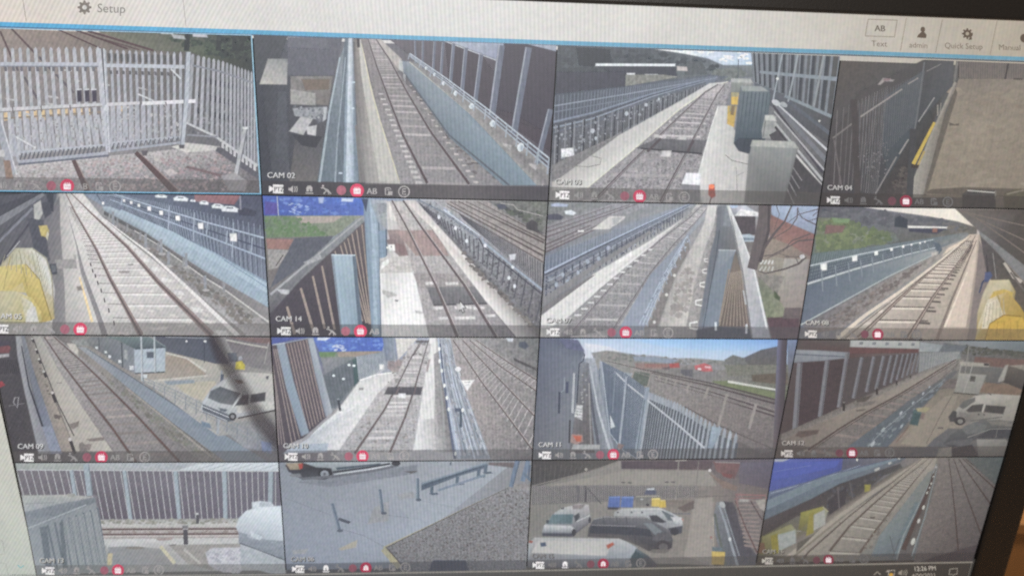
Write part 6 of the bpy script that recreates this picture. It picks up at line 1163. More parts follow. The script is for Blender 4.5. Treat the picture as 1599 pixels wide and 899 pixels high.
V.s('white_triangle_sign'); V.P([(1122, 272), (1196, 268), (1156, 330)], (196, 196, 196), .06); V.L([(1140, 282), (1176, 280)], 5, (140, 138, 140)); V.L([(1148, 296), (1166, 294)], 5, (150, 148, 150))
V.s('white_fixing'); V.P([(652, 180), (676, 180), (676, 206), (654, 208)], (204, 202, 196)); V.P([(700, 160), (735, 158), (740, 190), (700, 195)], (120, 104, 102), .2)
ui(V, 'CAM 10', .95, (84, 82, 86), .62)
V.build()

K11 = (825, 520, .25954)
# ---- picture 11
V = view((2, 2), K11, 'camera picture captioned CAM 11, blue sky over a long grey palisade fence and red vehicles far off')
full(V, [[(96, 100, 116), (176, 190, 206), (140, 176, 214), (104, 118, 150)], [(100, 106, 116), (136, 140, 144), (116, 110, 104), (100, 92, 84)], [(104, 108, 114), (130, 138, 146), (118, 114, 106), (98, 88, 84)], [(96, 98, 102), (118, 122, 126), (108, 104, 100), (88, 78, 76)]], .06, 3)
V.s('sky'); V.G([(250, 34), (1560, 38), (1560, 190), (300, 150)], [[(176, 188, 204), (164, 192, 222), (146, 186, 226), (132, 176, 220), (112, 150, 206)], [(192, 196, 204), (186, 200, 220), (170, 198, 226), (164, 194, 222), (150, 178, 212)], [(188, 190, 196), (192, 200, 212), (188, 200, 216), (184, 196, 210), (164, 176, 192)]], .02, 6, 5)
V.P([(340, 60), (480, 80), (560, 110), (400, 115), (340, 90)], (196, 198, 204), .04)
V.s('distant_hills'); V.P([(380, 118), (470, 104), (520, 108), (640, 128), (780, 136), (860, 150), (1000, 150), (1180, 165), (1560, 190), (1560, 330), (420, 220)], [(120, 120, 116), (120, 118, 108), (128, 126, 118), (128, 132, 140), (132, 136, 142), (130, 130, 134), (128, 124, 118), (112, 110, 104), (100, 98, 90), (104, 96, 84), (122, 120, 114)], .14, 4)
V.P([(1290, 150), (1400, 100), (1540, 70), (1560, 230), (1300, 210)], [(96, 94, 98), (92, 90, 92), (88, 86, 96), (92, 88, 82), (98, 94, 88)], .08, 5); V.scat([(430, 110), (640, 130), (1200, 170), (1200, 190), (700, 180), (430, 160)], 90, 9, [(112, 112, 108), (132, 130, 126), (100, 104, 98), (146, 136, 130)], 1.8); V.P([(1180, 160), (1230, 130), (1300, 150), (1320, 190), (1200, 190)], (98, 98, 92), .14)
V.P([(630, 140), (760, 142), (900, 160), (860, 180), (640, 165)], (132, 142, 154), .1)
V.s('scrub_ground'); V.P([(700, 190), (1000, 190), (1140, 220), (1560, 200), (1560, 420), (1200, 330), (740, 240)], [(122, 112, 106), (118, 110, 106), (114, 108, 102), (92, 92, 68), (96, 98, 70), (112, 108, 98), (110, 104, 96)], .16, 4); V.P([(1340, 235), (1560, 230), (1560, 310), (1350, 290)], (96, 84, 70), .12, 4); V.P([(1100, 290), (1200, 285), (1540, 370), (1540, 410), (1300, 360)], (108, 116, 78), .12, 4); V.P([(1180, 190), (1560, 190), (1560, 235), (1200, 260)], (104, 102, 84), .14)
V.P([(640, 180), (840, 185), (850, 215), (650, 215)], (136, 112, 104), .12); V.P([(980, 230), (1130, 230), (1100, 290), (960, 280)], (120, 116, 114), .1)
V.s('white_pipe'); V.L([(1200, 290), (1540, 348)], 14, (184, 184, 172), 10)
V.s('red_vehicle'); V.P([(1000, 196), (1060, 180), (1100, 196), (1108, 228), (1060, 230), (1004, 216)], (190, 70, 72), .14); V.P([(1020, 208), (1040, 210), (1040, 222), (1020, 220)], (204, 190, 190)); V.P([(1062, 196), (1100, 200), (1096, 212), (1062, 208)], (200, 150, 152))
V.s('red_vehicle'); V.P([(846, 184), (906, 178), (910, 206), (850, 208)], (158, 80, 76), .12); V.P([(805, 196), (850, 200), (846, 218), (806, 214)], (100, 88, 88)); V.P([(700, 184), (840, 186), (840, 204), (704, 204)], (146, 100, 90), .1)
V.s('dark_trailer'); V.P([(918, 218), (990, 220), (986, 262), (940, 254), (916, 238)], (84, 82, 86), .14)
V.s('main_line_track'); V.P([(560, 180), (760, 240), (1200, 330), (1540, 430), (1530, 700), (1400, 720), (1000, 500), (700, 340), (640, 230)], [(130, 122, 116), (118, 106, 98), (112, 102, 94), (104, 92, 86), (96, 84, 80), (100, 90, 86), (118, 106, 98), (124, 118, 110), (124, 118, 112)], .16, 2.5)
for a, b, w_ in ((((460, 165), (700, 220), (1100, 300), (1540, 412)), 0, 5), (((740, 238), (1100, 318), (1540, 438)), 0, 6), (((760, 262), (1100, 352), (1530, 490)), 0, 5), (((760, 280), (1100, 375), (1530, 515)), 0, 5)): V.L(list(a), 3, (76, 64, 64), w_ * 2)
V.P([(640, 230), (740, 240), (725, 320), (660, 310), (620, 260)], (84, 92, 80), .18)
V.s('lineside_fence'); V.L([(940, 440), (1150, 555), (1530, 720)], 7, (92, 84, 80))
for x, y, h_ in ((640, 210, 60), (740, 240, 80), (790, 255, 30), (832, 270, 30), (888, 284, 36), (966, 306, 40), (1080, 330, 60), (1196, 366, 190), (1370, 424, 150)): V.L([(x, y), (x - h_ * .28, y + h_)], 8 + (x - 600) * .012, (140, 132, 124))
for o in (0, 30): V.L([(640, 215 + o * .5), (966, 310 + o), (1196, 375 + o), (1530, 470 + o)], 3, (138, 130, 122))
V.s('palisade_fence'); V.P([(430, 165), (520, 220), (640, 300), (720, 370), (860, 430), (1060, 550), (1200, 600), (1260, 720), (480, 720), (420, 420)], [(142, 148, 156), (138, 146, 154), (134, 142, 152), (124, 132, 142), (118, 122, 124), (112, 114, 112), (108, 104, 100), (100, 96, 96), (104, 110, 118), (120, 128, 138)], .05)
V.bars([(440, 170), (580, 240), (720, 340)], [(490, 600), (560, 700), (660, 760)], 46, 5, (150, 158, 166), 1, 1.6, w2=8, jit=.1); V.bars([(445, 170), (585, 240), (725, 340)], [(495, 600), (570, 700), (672, 760)], 42, 4, (96, 106, 120), 1, 1.6, w2=8)
V.bars([(725, 360), (900, 430), (1080, 540), (1250, 620)], [(670, 760), (850, 820), (1040, 860), (1200, 900)], 26, 16, (146, 152, 158), 1, 1.7, w2=20, head=24, jit=.06); V.bars([(735, 400), (905, 470), (1085, 580), (1255, 660)], [(680, 760), (860, 820), (1050, 860), (1215, 900)], 26, 11, (84, 88, 94), 1, 1.7, w2=16)
V.L([(520, 230), (600, 310), (720, 405), (900, 550), (1060, 690)], 8, (168, 172, 176), 13); V.L([(590, 260), (560, 560), (545, 700)], 12, (148, 156, 164)); V.L([(600, 265), (572, 560)], 5, (92, 100, 112)); V.L([(718, 325), (690, 480), (650, 720)], 22, (136, 148, 158), 24); V.L([(700, 400), (655, 700)], 6, (92, 100, 110)); V.P([(1105, 560), (1166, 570), (1110, 690), (1080, 690)], [(150, 166, 178), (138, 150, 160), (124, 138, 150), (130, 144, 158)]); V.L([(430, 210), (426, 330)], 7, (100, 110, 124)); V.L([(525, 225), (505, 480)], 7, (116, 126, 138))
V.s('white_sign'); V.P([(492, 490), (520, 560), (494, 572)], (186, 190, 192)); V.L([(490, 488), (492, 570)], 4, (84, 88, 96)); V.P([(540, 660), (575, 672), (560, 700), (536, 690)], (120, 92, 86), .2)
V.s('concrete_wall'); V.P([(345, 150), (400, 150), (430, 330), (470, 520), (520, 720), (440, 720), (400, 460), (370, 300)], [(150, 154, 160), (156, 160, 166), (138, 144, 150), (136, 142, 150), (140, 146, 152), (120, 124, 130), (110, 114, 122), (128, 134, 142)], .06); V.L([(372, 200), (420, 460), (490, 700)], 9, (168, 172, 176), 16); V.L([(362, 250), (390, 470), (425, 700)], 12, (84, 86, 94), 20)
V.P([(300, 170), (365, 180), (378, 460), (400, 720), (250, 720), (285, 440)], [(124, 128, 134), (110, 112, 118), (98, 94, 94), (92, 86, 84), (96, 92, 92), (108, 106, 108)], .12, 4); V.L([(365, 300), (378, 700)], 9, (136, 134, 132)); V.scat([(330, 200), (360, 200), (360, 420), (310, 420)], 18, 9, [(170, 170, 168), (84, 82, 80)])
V.P([(290, 434), (326, 434), (322, 520), (276, 500)], (172, 172, 168), .2, 2)
for i in range(4): V.L([(282, 450 + i * 18), (324, 456 + i * 18)], 4, (112, 110, 112))
V.P([(235, 605), (325, 610), (330, 650), (290, 668), (240, 650)], (150, 108, 96), .15); V.P([(270, 615), (320, 618), (316, 650), (290, 650)], (176, 92, 70)); V.P([(270, 668), (430, 670), (430, 700), (260, 700)], (150, 150, 148))
V.s('grey_building_wall'); V.P([(66, 36), (270, 36), (340, 120), (305, 190), (285, 440), (245, 700), (30, 700)], [(92, 98, 116), (84, 90, 112), (100, 106, 120), (112, 118, 128), (116, 122, 128), (112, 114, 118), (96, 98, 104)], .04); V.P([(190, 36), (300, 40), (340, 110), (230, 90)], (96, 100, 128)); V.L([(340, 125), (330, 165), (306, 185), (292, 420)], 7, (58, 62, 76)); V.L([(276, 240), (266, 480)], 14, (166, 168, 170)); V.L([(284, 240), (276, 470)], 4, (84, 86, 94))
V.L([(235, 292), (232, 360)], 17, (70, 76, 98)); V.L([(188, 352), (184, 482)], 13, (66, 70, 84)); V.L([(218, 265), (216, 340), (196, 356)], 7, (130, 138, 146)); V.L([(250, 520), (246, 660)], 11, (66, 64, 68)); V.L([(198, 60), (196, 130)], 4, (112, 118, 130))
V.s('dark_blurred_edge'); V.G([(1500, 36), (1560, 36), (1530, 730), (1470, 730)], [[(110, 112, 140), (80, 72, 80), (70, 60, 62)], [(92, 80, 76), (82, 70, 70), (74, 64, 64)]], .03, 4)
ui(V, 'CAM 11', .88, (78, 76, 78), .62)
V.build()

K12 = (1205, 520, .2464)
# ---- picture 12: colours carry a painted brownish screen reflection
V = view((3, 2), K12, 'dim camera picture captioned CAM 12, white minibus and dark car right of a fenced track')
full(V, [[(72, 62, 62), (88, 84, 82), (124, 124, 124), (104, 112, 116)], [(70, 60, 62), (84, 74, 72), (110, 106, 98), (96, 84, 72)], [(74, 62, 60), (118, 104, 92), (96, 94, 94), (112, 102, 88)], [(86, 76, 70), (104, 92, 86), (84, 86, 92), (84, 80, 78)]], .06, 3)
V.s('sky'); V.G([(1180, 46), (1620, 48), (1620, 130), (1200, 96)], [[(112, 118, 122), (120, 130, 136), (104, 118, 124)], [(122, 122, 120), (116, 122, 124), (92, 100, 102)]], .02, 4)
V.s('distant_trees'); V.P([(1090, 60), (1200, 76), (1280, 84), (1440, 104), (1620, 120), (1620, 220), (1180, 170), (1080, 110)], [(84, 88, 90), (88, 86, 80), (80, 80, 70), (84, 84, 76), (78, 78, 70), (92, 76, 68), (98, 90, 82), (90, 92, 92)], .14, 4); V.scat([(1200, 80), (1620, 120), (1620, 150), (1200, 130)], 36, 14, [(76, 78, 66), (92, 88, 76), (68, 70, 64)], 1.6); V.P([(1290, 150), (1620, 170), (1620, 230), (1400, 210), (1280, 190)], (112, 78, 68), .12)
V.s('white_roofed_shed'); V.P([(500, 44), (935, 52), (938, 100), (490, 88)], [(160, 162, 158), (156, 158, 152), (146, 150, 146), (152, 154, 150)], .04)
for i in range(5): V.P([(558 + i * 82, 54 + i * 2), (580 + i * 82, 54 + i * 2), (578 + i * 82, 72 + i * 2), (554 + i * 82, 72 + i * 2)], (110, 116, 120), .1)
V.P([(490, 88), (938, 100), (930, 125), (495, 158)], (106, 62, 60)); V.P([(940, 56), (1090, 76), (1060, 118), (935, 116)], [(136, 144, 146), (126, 132, 136), (130, 138, 140), (140, 146, 146)]); V.P([(1090, 70), (1240, 80), (1200, 120), (1060, 116)], (96, 102, 108), .1)
V.s('brown_steel_fence'); V.P([(60, 40), (500, 44), (490, 130), (930, 125), (1190, 116), (1180, 160), (950, 250), (440, 470), (50, 640)], [(84, 68, 68), (84, 78, 74), (90, 62, 60), (98, 92, 92), (112, 114, 112), (112, 110, 106), (92, 84, 82), (80, 68, 66), (74, 60, 60)], .04)
V.P([(185, 185), (350, 178), (300, 530), (160, 605)], (72, 54, 58)); V.P([(360, 170), (490, 155), (425, 465), (325, 520)], (74, 58, 60)); V.P([(490, 158), (930, 128), (800, 300), (440, 455)], (78, 68, 68), .05); V.bars([(200, 190), (480, 165)], [(170, 600), (420, 470)], 26, 3, (66, 52, 56))
V.P([(135, 105), (300, 110), (492, 122), (488, 155), (340, 172), (135, 186)], [(128, 132, 140), (132, 138, 144), (120, 124, 134), (124, 130, 138), (118, 124, 134), (116, 122, 132)], .05); V.L([(140, 132), (490, 150)], 7, (88, 94, 112))
for (x1, y1), (x2, y2), w_ in (((178, 188), (148, 608), 34), ((352, 174), (306, 530), 28), ((480, 122), (424, 470), 24), ((572, 152), (518, 412), 22), ((648, 148), (600, 372), 20), ((710, 144), (660, 356), 19), ((758, 140), (712, 330), 17), ((798, 136), (754, 315), 15), ((834, 133), (792, 296), 13), ((866, 130), (826, 282), 12), ((893, 128), (858, 268), 11), ((918, 126), (886, 256), 10), ((940, 124), (914, 246), 9), ((962, 122), (940, 236), 8), ((985, 120), (965, 226), 8), ((1010, 118), (990, 218), 7), ((1035, 118), (1016, 210), 7)):
    V.s('steel_post'); V.L([(x1, y1), (x2, y2)], w_, (112, 112, 118)); V.L([(x1 + w_ * .3, y1), (x2 + w_ * .3, y2)], w_ * .25, (84, 82, 88))
V.s('palisade_fence'); V.P([(940, 125), (1190, 116), (1200, 160), (1080, 190), (930, 250)], (118, 122, 122), .08); V.bars([(945, 125), (1190, 118)], [(930, 300), (1170, 165)], 22, 4, (134, 136, 134), 2, 1)
V.s('gravel_strip'); V.P([(1180, 160), (950, 245), (440, 470), (60, 640), (60, 680), (150, 670), (480, 500), (900, 290)], [(112, 104, 96), (108, 98, 88), (112, 98, 86), (96, 84, 76), (104, 90, 82), (112, 98, 88), (120, 108, 96), (116, 106, 98)], .16, 3); V.P([(540, 420), (640, 390), (600, 430), (540, 450)], (84, 74, 66), .1)
V.s('concrete_path'); V.P([(1190, 160), (960, 262), (480, 495), (140, 640), (60, 690), (240, 720), (560, 540), (930, 320), (1180, 176)], [(138, 128, 114), (136, 124, 110), (132, 118, 104), (118, 104, 94), (104, 92, 84), (116, 104, 94), (130, 120, 108), (138, 126, 112), (136, 128, 116)], .05, 4); V.P([(170, 620), (300, 612), (290, 636), (190, 660), (150, 650)], (92, 74, 68)); V.P([(530, 485), (600, 478), (580, 492), (540, 496)], (100, 88, 80)); V.P([(520, 440), (660, 428), (640, 450), (540, 470)], (104, 92, 82), .14)
for x, y, h_ in ((458, 438, 54), (668, 345, 44), (793, 298, 30), (880, 264, 22)): V.s('black_bollard'); V.L([(x, y), (x - 1, y + h_)], h_ * .3, (56, 48, 46)); V.E(x, y, h_ * .17, h_ * .1, (110, 104, 98))
V.s('ballast'); V.P([(1190, 165), (1220, 170), (1180, 240), (860, 440), (560, 640), (420, 780), (200, 780), (300, 680), (700, 455), (1000, 270)], [(116, 108, 98), (112, 104, 94), (106, 96, 88), (100, 88, 84), (100, 90, 84), (98, 88, 82), (96, 84, 78), (112, 98, 88), (104, 92, 84), (110, 100, 92)], .18, 2.5)
V.s('railway_track')
lr, rr = [(1170, 165), (1000, 270), (800, 392), (600, 500), (420, 610), (230, 740)], [(1200, 176), (1060, 300), (880, 430), (700, 560), (560, 680), (460, 770)]
for t in psp(22, 33, 240, .1, 1):
    p, q = at(lr, t), at(rr, t); V.L([p, q], 2 + 16 * t, (128, 112, 104), up=False, nz=.12)
for t in psp(18, 33, 240, .1, 1):
    p = at(lr, t); V.P([(p[0] - 30 * t, p[1] + 2), (p[0] + 12 * t, p[1] - 14 * t), (p[0] + 20 * t, p[1] - 6 * t), (p[0] - 22 * t, p[1] + 12 * t)], (136, 126, 114), up=False)
V.L(lr, 6, (80, 62, 56), 12); V.L([(x + 14, y + 8) for x, y in lr], 3, (76, 62, 56), 5); V.L(rr, 3, (96, 80, 76), 8)
V.s('blue_walkway'); V.P([(1150, 240), (1180, 240), (1100, 330), (980, 440), (840, 590), (740, 720), (480, 720), (700, 560), (880, 420)], [(96, 96, 94), (92, 92, 92), (84, 90, 92), (80, 88, 94), (76, 88, 100), (82, 92, 102), (84, 94, 104), (84, 96, 104), (88, 94, 98)], .08); V.scat([(1080, 300), (1100, 320), (840, 590), (660, 720), (560, 720), (760, 560)], 60, 8, [(104, 116, 124), (64, 70, 80), (124, 136, 140)], 2.2, -.7)
for x, y, r in ((706, 612, 14), (820, 504, 11), (896, 440, 9), (960, 382, 8), (824, 588, 10), (1000, 340, 7), (640, 700, 16)): V.E(x, y, r * .6, r * 1.3, (150, 158, 162), .6)
V.L([(1100, 290), (900, 450), (700, 620), (610, 720)], 3, (128, 136, 140), 5)
V.s('yard'); V.P([(1060, 360), (1190, 290), (1620, 330), (1540, 620), (1120, 600), (960, 720), (740, 716), (860, 600), (980, 450)], [(112, 104, 92), (116, 106, 92), (116, 98, 80), (112, 104, 92), (134, 122, 104), (118, 108, 94), (122, 106, 94), (130, 116, 98), (128, 116, 98)], .06, 5); V.P([(1100, 400), (1180, 390), (1120, 560), (980, 720), (820, 700), (960, 520)], (134, 122, 104), .04); V.L([(1140, 400), (1070, 520), (980, 700)], 4, (92, 82, 74)); V.P([(1120, 290), (1200, 290), (1170, 350), (1060, 350)], (96, 82, 76), .14); V.P([(1360, 310), (1600, 340), (1560, 400), (1300, 370)], (120, 92, 70), .08)
V.L([(870, 590), (790, 690)], 5, (116, 78, 66)); V.P([(1050, 594), (1090, 594), (1084, 606), (1052, 604)], (100, 92, 84))
V.s('site_cabin'); V.P([(1190, 252), (1362, 262), (1310, 388), (1158, 372)], [(142, 140, 130), (134, 132, 124), (124, 122, 114), (128, 126, 118)], .04); V.P([(1215, 205), (1490, 225), (1450, 320), (1350, 310), (1362, 262), (1190, 252)], [(96, 94, 90), (92, 92, 90), (86, 84, 82), (88, 86, 82), (98, 94, 88), (100, 98, 92)], .05); V.P([(1262, 270), (1294, 274), (1286, 306), (1254, 304)], (82, 78, 72)); V.L([(1152, 376), (1310, 390)], 6, (58, 52, 50)); V.P([(1190, 180), (1380, 192), (1376, 212), (1200, 206)], (146, 140, 126)); V.L([(1250, 80), (1240, 160), (1225, 260)], 6, (130, 126, 118)); V.L([(1200, 200), (1170, 340)], 7, (140, 136, 128)); V.L([(1275, 200), (1215, 380)], 4, (150, 146, 138)); V.P([(1480, 206), (1500, 200), (1470, 300), (1436, 310), (1440, 290)], (140, 136, 126)); V.P([(1345, 190), (1380, 192), (1376, 206), (1346, 206)], (64, 60, 58))
V.s('dark_container'); V.P([(1505, 205), (1620, 230), (1620, 370), (1470, 310)], [(96, 86, 76), (88, 80, 72), (70, 62, 58), (66, 60, 56)], .04); V.P([(1500, 205), (1620, 200), (1620, 240)], (128, 118, 104))
V.s('green_wheelie_bin'); V.P([(904, 488), (950, 500), (925, 585), (874, 575)], (56, 84, 86)); V.P([(900, 486), (952, 498), (948, 514), (896, 502)], (72, 98, 98)); V.P([(950, 505), (972, 512), (960, 545), (945, 540)], (116, 96, 88))
V.s('yellow_barrier'); V.P([(915, 476), (975, 468), (1000, 476), (975, 500), (925, 494)], (148, 136, 88), .1)
V.s('white_minibus'); V.P([(1290, 395), (1380, 384), (1580, 395), (1540, 570), (1440, 545), (1235, 580), (1170, 560), (1160, 500), (1190, 460)], [(150, 146, 134), (158, 152, 138), (146, 140, 126), (124, 118, 106), (130, 126, 116), (120, 114, 106), (100, 94, 88), (144, 140, 130), (152, 148, 138)], .04)
V.P([(1185, 465), (1215, 430), (1290, 405), (1290, 430), (1215, 480)], (92, 92, 88)); V.P([(1232, 490), (1270, 455), (1342, 448), (1328, 495), (1250, 500)], (70, 66, 64)); V.P([(1358, 455), (1484, 464), (1466, 512), (1345, 498)], (66, 62, 60)); V.L([(1350, 450), (1335, 500)], 8, (160, 154, 142)); V.P([(1150, 490), (1172, 496), (1170, 560), (1130, 560), (1120, 530)], (66, 64, 64)); V.E(1192, 556, 36, 27, (60, 56, 56)); V.E(1195, 558, 17, 14, (118, 114, 108)); V.P([(1190, 500), (1240, 506), (1230, 530), (1185, 528)], (112, 108, 102)); V.L([(1372, 380), (1392, 390)], 8, (90, 86, 80)); V.E(1312, 514, 7, 6, (84, 80, 76)); V.E(1346, 516, 6, 7, (84, 80, 76)); V.L([(1260, 555), (1460, 530)], 6, (92, 88, 82))
V.s('dark_estate_car'); V.P([(1090, 700), (1140, 640), (1250, 580), (1330, 548), (1560, 560), (1540, 680), (1300, 670), (1140, 725)], [(72, 72, 74), (78, 80, 82), (88, 90, 90), (92, 92, 90), (84, 82, 78), (80, 78, 74), (74, 74, 76), (62, 62, 66)], .05); V.P([(1215, 590), (1290, 562), (1360, 580), (1350, 625), (1240, 640), (1215, 620)], (96, 98, 96)); V.P([(1300, 660), (1390, 600), (1530, 600), (1510, 665)], (62, 62, 66)); V.L([(1240, 660), (1390, 606), (1540, 604)], 5, (120, 118, 112)); V.P([(1370, 555), (1540, 560), (1530, 590), (1390, 580)], (108, 104, 96)); V.L([(1430, 610), (1420, 660)], 4, (108, 106, 100)); V.P([(1090, 700), (1140, 680), (1280, 665), (1240, 720)], (84, 84, 86))
V.s('parked_van'); V.P([(1300, 672), (1480, 672), (1510, 700), (1490, 800), (1310, 790)], [(128, 126, 118), (120, 116, 108), (100, 96, 90), (92, 88, 82), (96, 94, 88)], .04); V.P([(1140, 730), (1270, 705), (1305, 760), (1310, 800), (1130, 800)], (56, 54, 58)); V.P([(1060, 730), (1140, 720), (1140, 800), (1040, 800)], (124, 120, 110))
ui(V, 'CAM 12', .6, (70, 62, 60), .6, capc=(176, 168, 162), bright=(200, 192, 186))
V.build()

K13 = (0, 710, .28143)
# ---- picture 13
V = view((0, 3), K13, 'camera picture captioned CAM 13, white tank at right and grey cabin before a brown slatted fence')
full(V, [[(150, 152, 148), (148, 150, 150), (164, 168, 170), (176, 184, 188)], [(112, 108, 108), (104, 98, 104), (104, 98, 104), (120, 118, 122)], [(126, 130, 130), (150, 148, 144), (156, 154, 150), (164, 170, 174)], [(132, 138, 140), (140, 140, 138), (150, 150, 148), (150, 156, 158)]], .05, 3)
V.s('distant_trees'); V.P([(80, 46), (1060, 46), (980, 88), (90, 84)], [(150, 154, 150), (156, 162, 166), (150, 154, 154), (146, 148, 144)], .06); V.scat([(700, 50), (1000, 50), (980, 70), (720, 66)], 20, 9, [(140, 144, 148), (166, 170, 172)], 2); V.P([(80, 46), (480, 48), (480, 80), (88, 80)], (144, 148, 142), .06)
V.s('striped_white_roof'); V.P([(980, 86), (1100, 50), (1560, 46), (1560, 90)], [(176, 182, 184), (186, 192, 194), (184, 192, 196), (176, 184, 188)], .03)
for i in range(7): V.L([(1090 + i * 70, 82), (1190 + i * 70, 50)], 5, (156, 162, 166), up=(i == 0))
V.s('brown_slatted_fence'); V.P([(88, 84), (1560, 90), (1560, 350), (560, 362), (540, 220), (120, 220)], [(110, 104, 108), (102, 98, 108), (100, 96, 106), (92, 84, 92), (98, 92, 98), (106, 100, 104)], .06, 5)
V.bars([(92, 84), (700, 88), (1560, 92)], [(170, 360), (740, 360), (1560, 352)], 42, 5, (158, 158, 158), 1.12, 1); V.L([(88, 82), (1560, 90)], 5, (166, 168, 168))
for (a, b, w_) in (((396, 84), (440, 380), 22), ((478, 50), (500, 225), 34), ((690, 86), (726, 360), 22), ((974, 88), (996, 360), 24), ((1246, 90), (1252, 352), 26), ((1504, 92), (1500, 280), 28)): V.s('steel_post'); V.L([a, b], w_, (146, 158, 164)); V.L([(a[0] + w_ * .4, a[1]), (b[0] + w_ * .4, b[1])], w_ * .18, (112, 120, 126))
V.s('verge'); V.P([(545, 358), (1320, 352), (1320, 390), (560, 402)], [(138, 136, 128), (132, 132, 124), (160, 158, 152), (160, 156, 150)], .14, 3); V.scat([(560, 360), (1320, 356), (1320, 380), (560, 384)], 40, 9, [(120, 120, 108), (152, 148, 138)], 2)
V.s('concrete_path'); V.P([(560, 388), (1340, 382), (1340, 404), (565, 408)], (170, 168, 162), .04); V.P([(575, 462), (1340, 452), (1340, 490), (580, 500)], (172, 172, 168), .06); V.P([(590, 495), (700, 465), (880, 470), (930, 500), (940, 530), (600, 540)], [(172, 172, 170), (178, 178, 176), (176, 176, 174), (160, 158, 154), (150, 146, 142), (160, 162, 160)], .05)
V.s('railway_track'); V.P([(565, 402), (1340, 398), (1340, 458), (575, 464)], (140, 130, 124), .14, 2.5); V.L([(566, 412), (1340, 408)], 10, (98, 80, 76)); V.L([(566, 421), (1340, 418)], 5, (166, 160, 152)); V.L([(570, 440), (1340, 436)], 10, (100, 80, 76)); V.L([(570, 450), (1340, 446)], 6, (176, 170, 164))
V.scat([(570, 424), (1330, 420), (1330, 430), (570, 434)], 50, 5, [(168, 160, 152), (120, 106, 100)], 2.4); V.P([(860, 462), (960, 458), (950, 470), (880, 474)], (150, 134, 128))
V.s('dark_asphalt'); V.P([(600, 510), (720, 505), (900, 520), (980, 606), (590, 610)], [(128, 130, 130), (130, 130, 128), (132, 132, 130), (128, 126, 124), (124, 128, 130)], .05); V.E(750, 514, 52, 8, (120, 116, 108)); V.P([(600, 545), (624, 545), (618, 612), (592, 612)], (172, 158, 116)); V.L([(890, 505), (970, 600)], 20, (174, 168, 138)); V.P([(940, 500), (1340, 490), (1340, 515), (1160, 520), (1180, 640), (1040, 600)], (138, 134, 128), .12, 3); V.L([(1020, 520), (1110, 600)], 14, (160, 158, 150)); V.P([(935, 498), (980, 492), (975, 500), (940, 505)], (112, 108, 106))
V.s('rubble_sacks'); V.P([(1140, 540), (1180, 515), (1340, 512), (1340, 640), (1240, 650), (1160, 610)], (168, 168, 172), .12, 4); V.scat([(1140, 530), (1330, 520), (1330, 650), (1220, 640)], 60, 14, [(188, 188, 192), (150, 150, 158), (132, 132, 140), (176, 176, 178)], 1.6)
V.s('black_bollard'); V.L([(1028, 400), (1032, 495)], 25, (78, 76, 80)); V.P([(1010, 390), (1042, 390), (1044, 408), (1014, 408)], (110, 108, 110)); V.L([(1014, 410), (1044, 410)], 5, (150, 148, 148))
V.s('black_bollard'); V.L([(1096, 332), (1096, 380)], 16, (80, 78, 82)); V.E(1094, 325, 9, 6, (168, 168, 168))
V.s('grey_cabin'); V.P([(120, 225), (380, 220), (520, 232), (330, 270), (135, 318)], [(156, 158, 152), (158, 158, 150), (150, 150, 144), (140, 144, 144), (146, 150, 152)], .05, 5); V.E(396, 222, 26, 9, (140, 138, 132), jit=.15); V.L([(140, 270), (300, 262)], 4, (128, 132, 132))
V.P([(132, 318), (330, 272), (525, 235), (560, 390), (600, 640), (195, 680)], [(124, 130, 134), (122, 128, 132), (128, 132, 134), (122, 128, 132), (124, 130, 130), (136, 142, 144)], .03); V.P([(135, 318), (525, 235), (530, 262), (220, 390), (155, 415)], [(118, 124, 130), (114, 120, 124), (106, 112, 116), (122, 128, 132), (126, 132, 136)]); V.L([(150, 408), (330, 335), (480, 275)], 7, (146, 152, 154))
V.bars([(225, 400), (540, 290)], [(280, 640), (590, 600)], 9, 12, (100, 108, 114), 1, 1); V.bars([(330, 375), (535, 300)], [(370, 630), (592, 600)], 12, 5, (138, 142, 142), 1, 1)
V.P([(222, 400), (260, 395), (290, 640), (255, 640)], (98, 106, 112)); V.P([(330, 375), (350, 370), (376, 625), (350, 630)], (96, 104, 108))
V.s('white_tank'); V.P([(1310, 400), (1325, 350), (1365, 310), (1430, 288), (1560, 282), (1580, 480), (1480, 470), (1330, 440)], [(172, 180, 184), (176, 184, 188), (188, 194, 198), (196, 204, 206), (196, 206, 210), (176, 184, 190), (160, 168, 176), (158, 164, 170)], .03); V.P([(1325, 425), (1480, 470), (1580, 476), (1590, 590), (1450, 530), (1325, 490)], [(132, 140, 148), (130, 138, 146), (140, 148, 156), (124, 132, 140), (120, 128, 136), (126, 132, 140)])
V.P([(1398, 262), (1440, 255), (1500, 262), (1520, 280), (1400, 298)], (186, 194, 198)); V.P([(1440, 262), (1500, 264), (1510, 282), (1440, 286)], (164, 172, 178)); V.L([(1330, 488), (1590, 585)], 6, (84, 88, 96)); V.P([(1395, 520), (1450, 540), (1440, 568), (1420, 560)], (96, 98, 104)); V.E(1420, 450, 50, 18, (150, 156, 164), .1); V.P([(1335, 495), (1450, 535), (1590, 595), (1590, 680), (1335, 610)], (152, 158, 162)); V.P([(1390, 420), (1460, 455), (1440, 472), (1395, 450)], (176, 184, 190))
ui(V, 'CAM 13', .88, (98, 98, 98), .68, capc=(190, 190, 186))
V.build()

K14 = (430, 710, .25641)
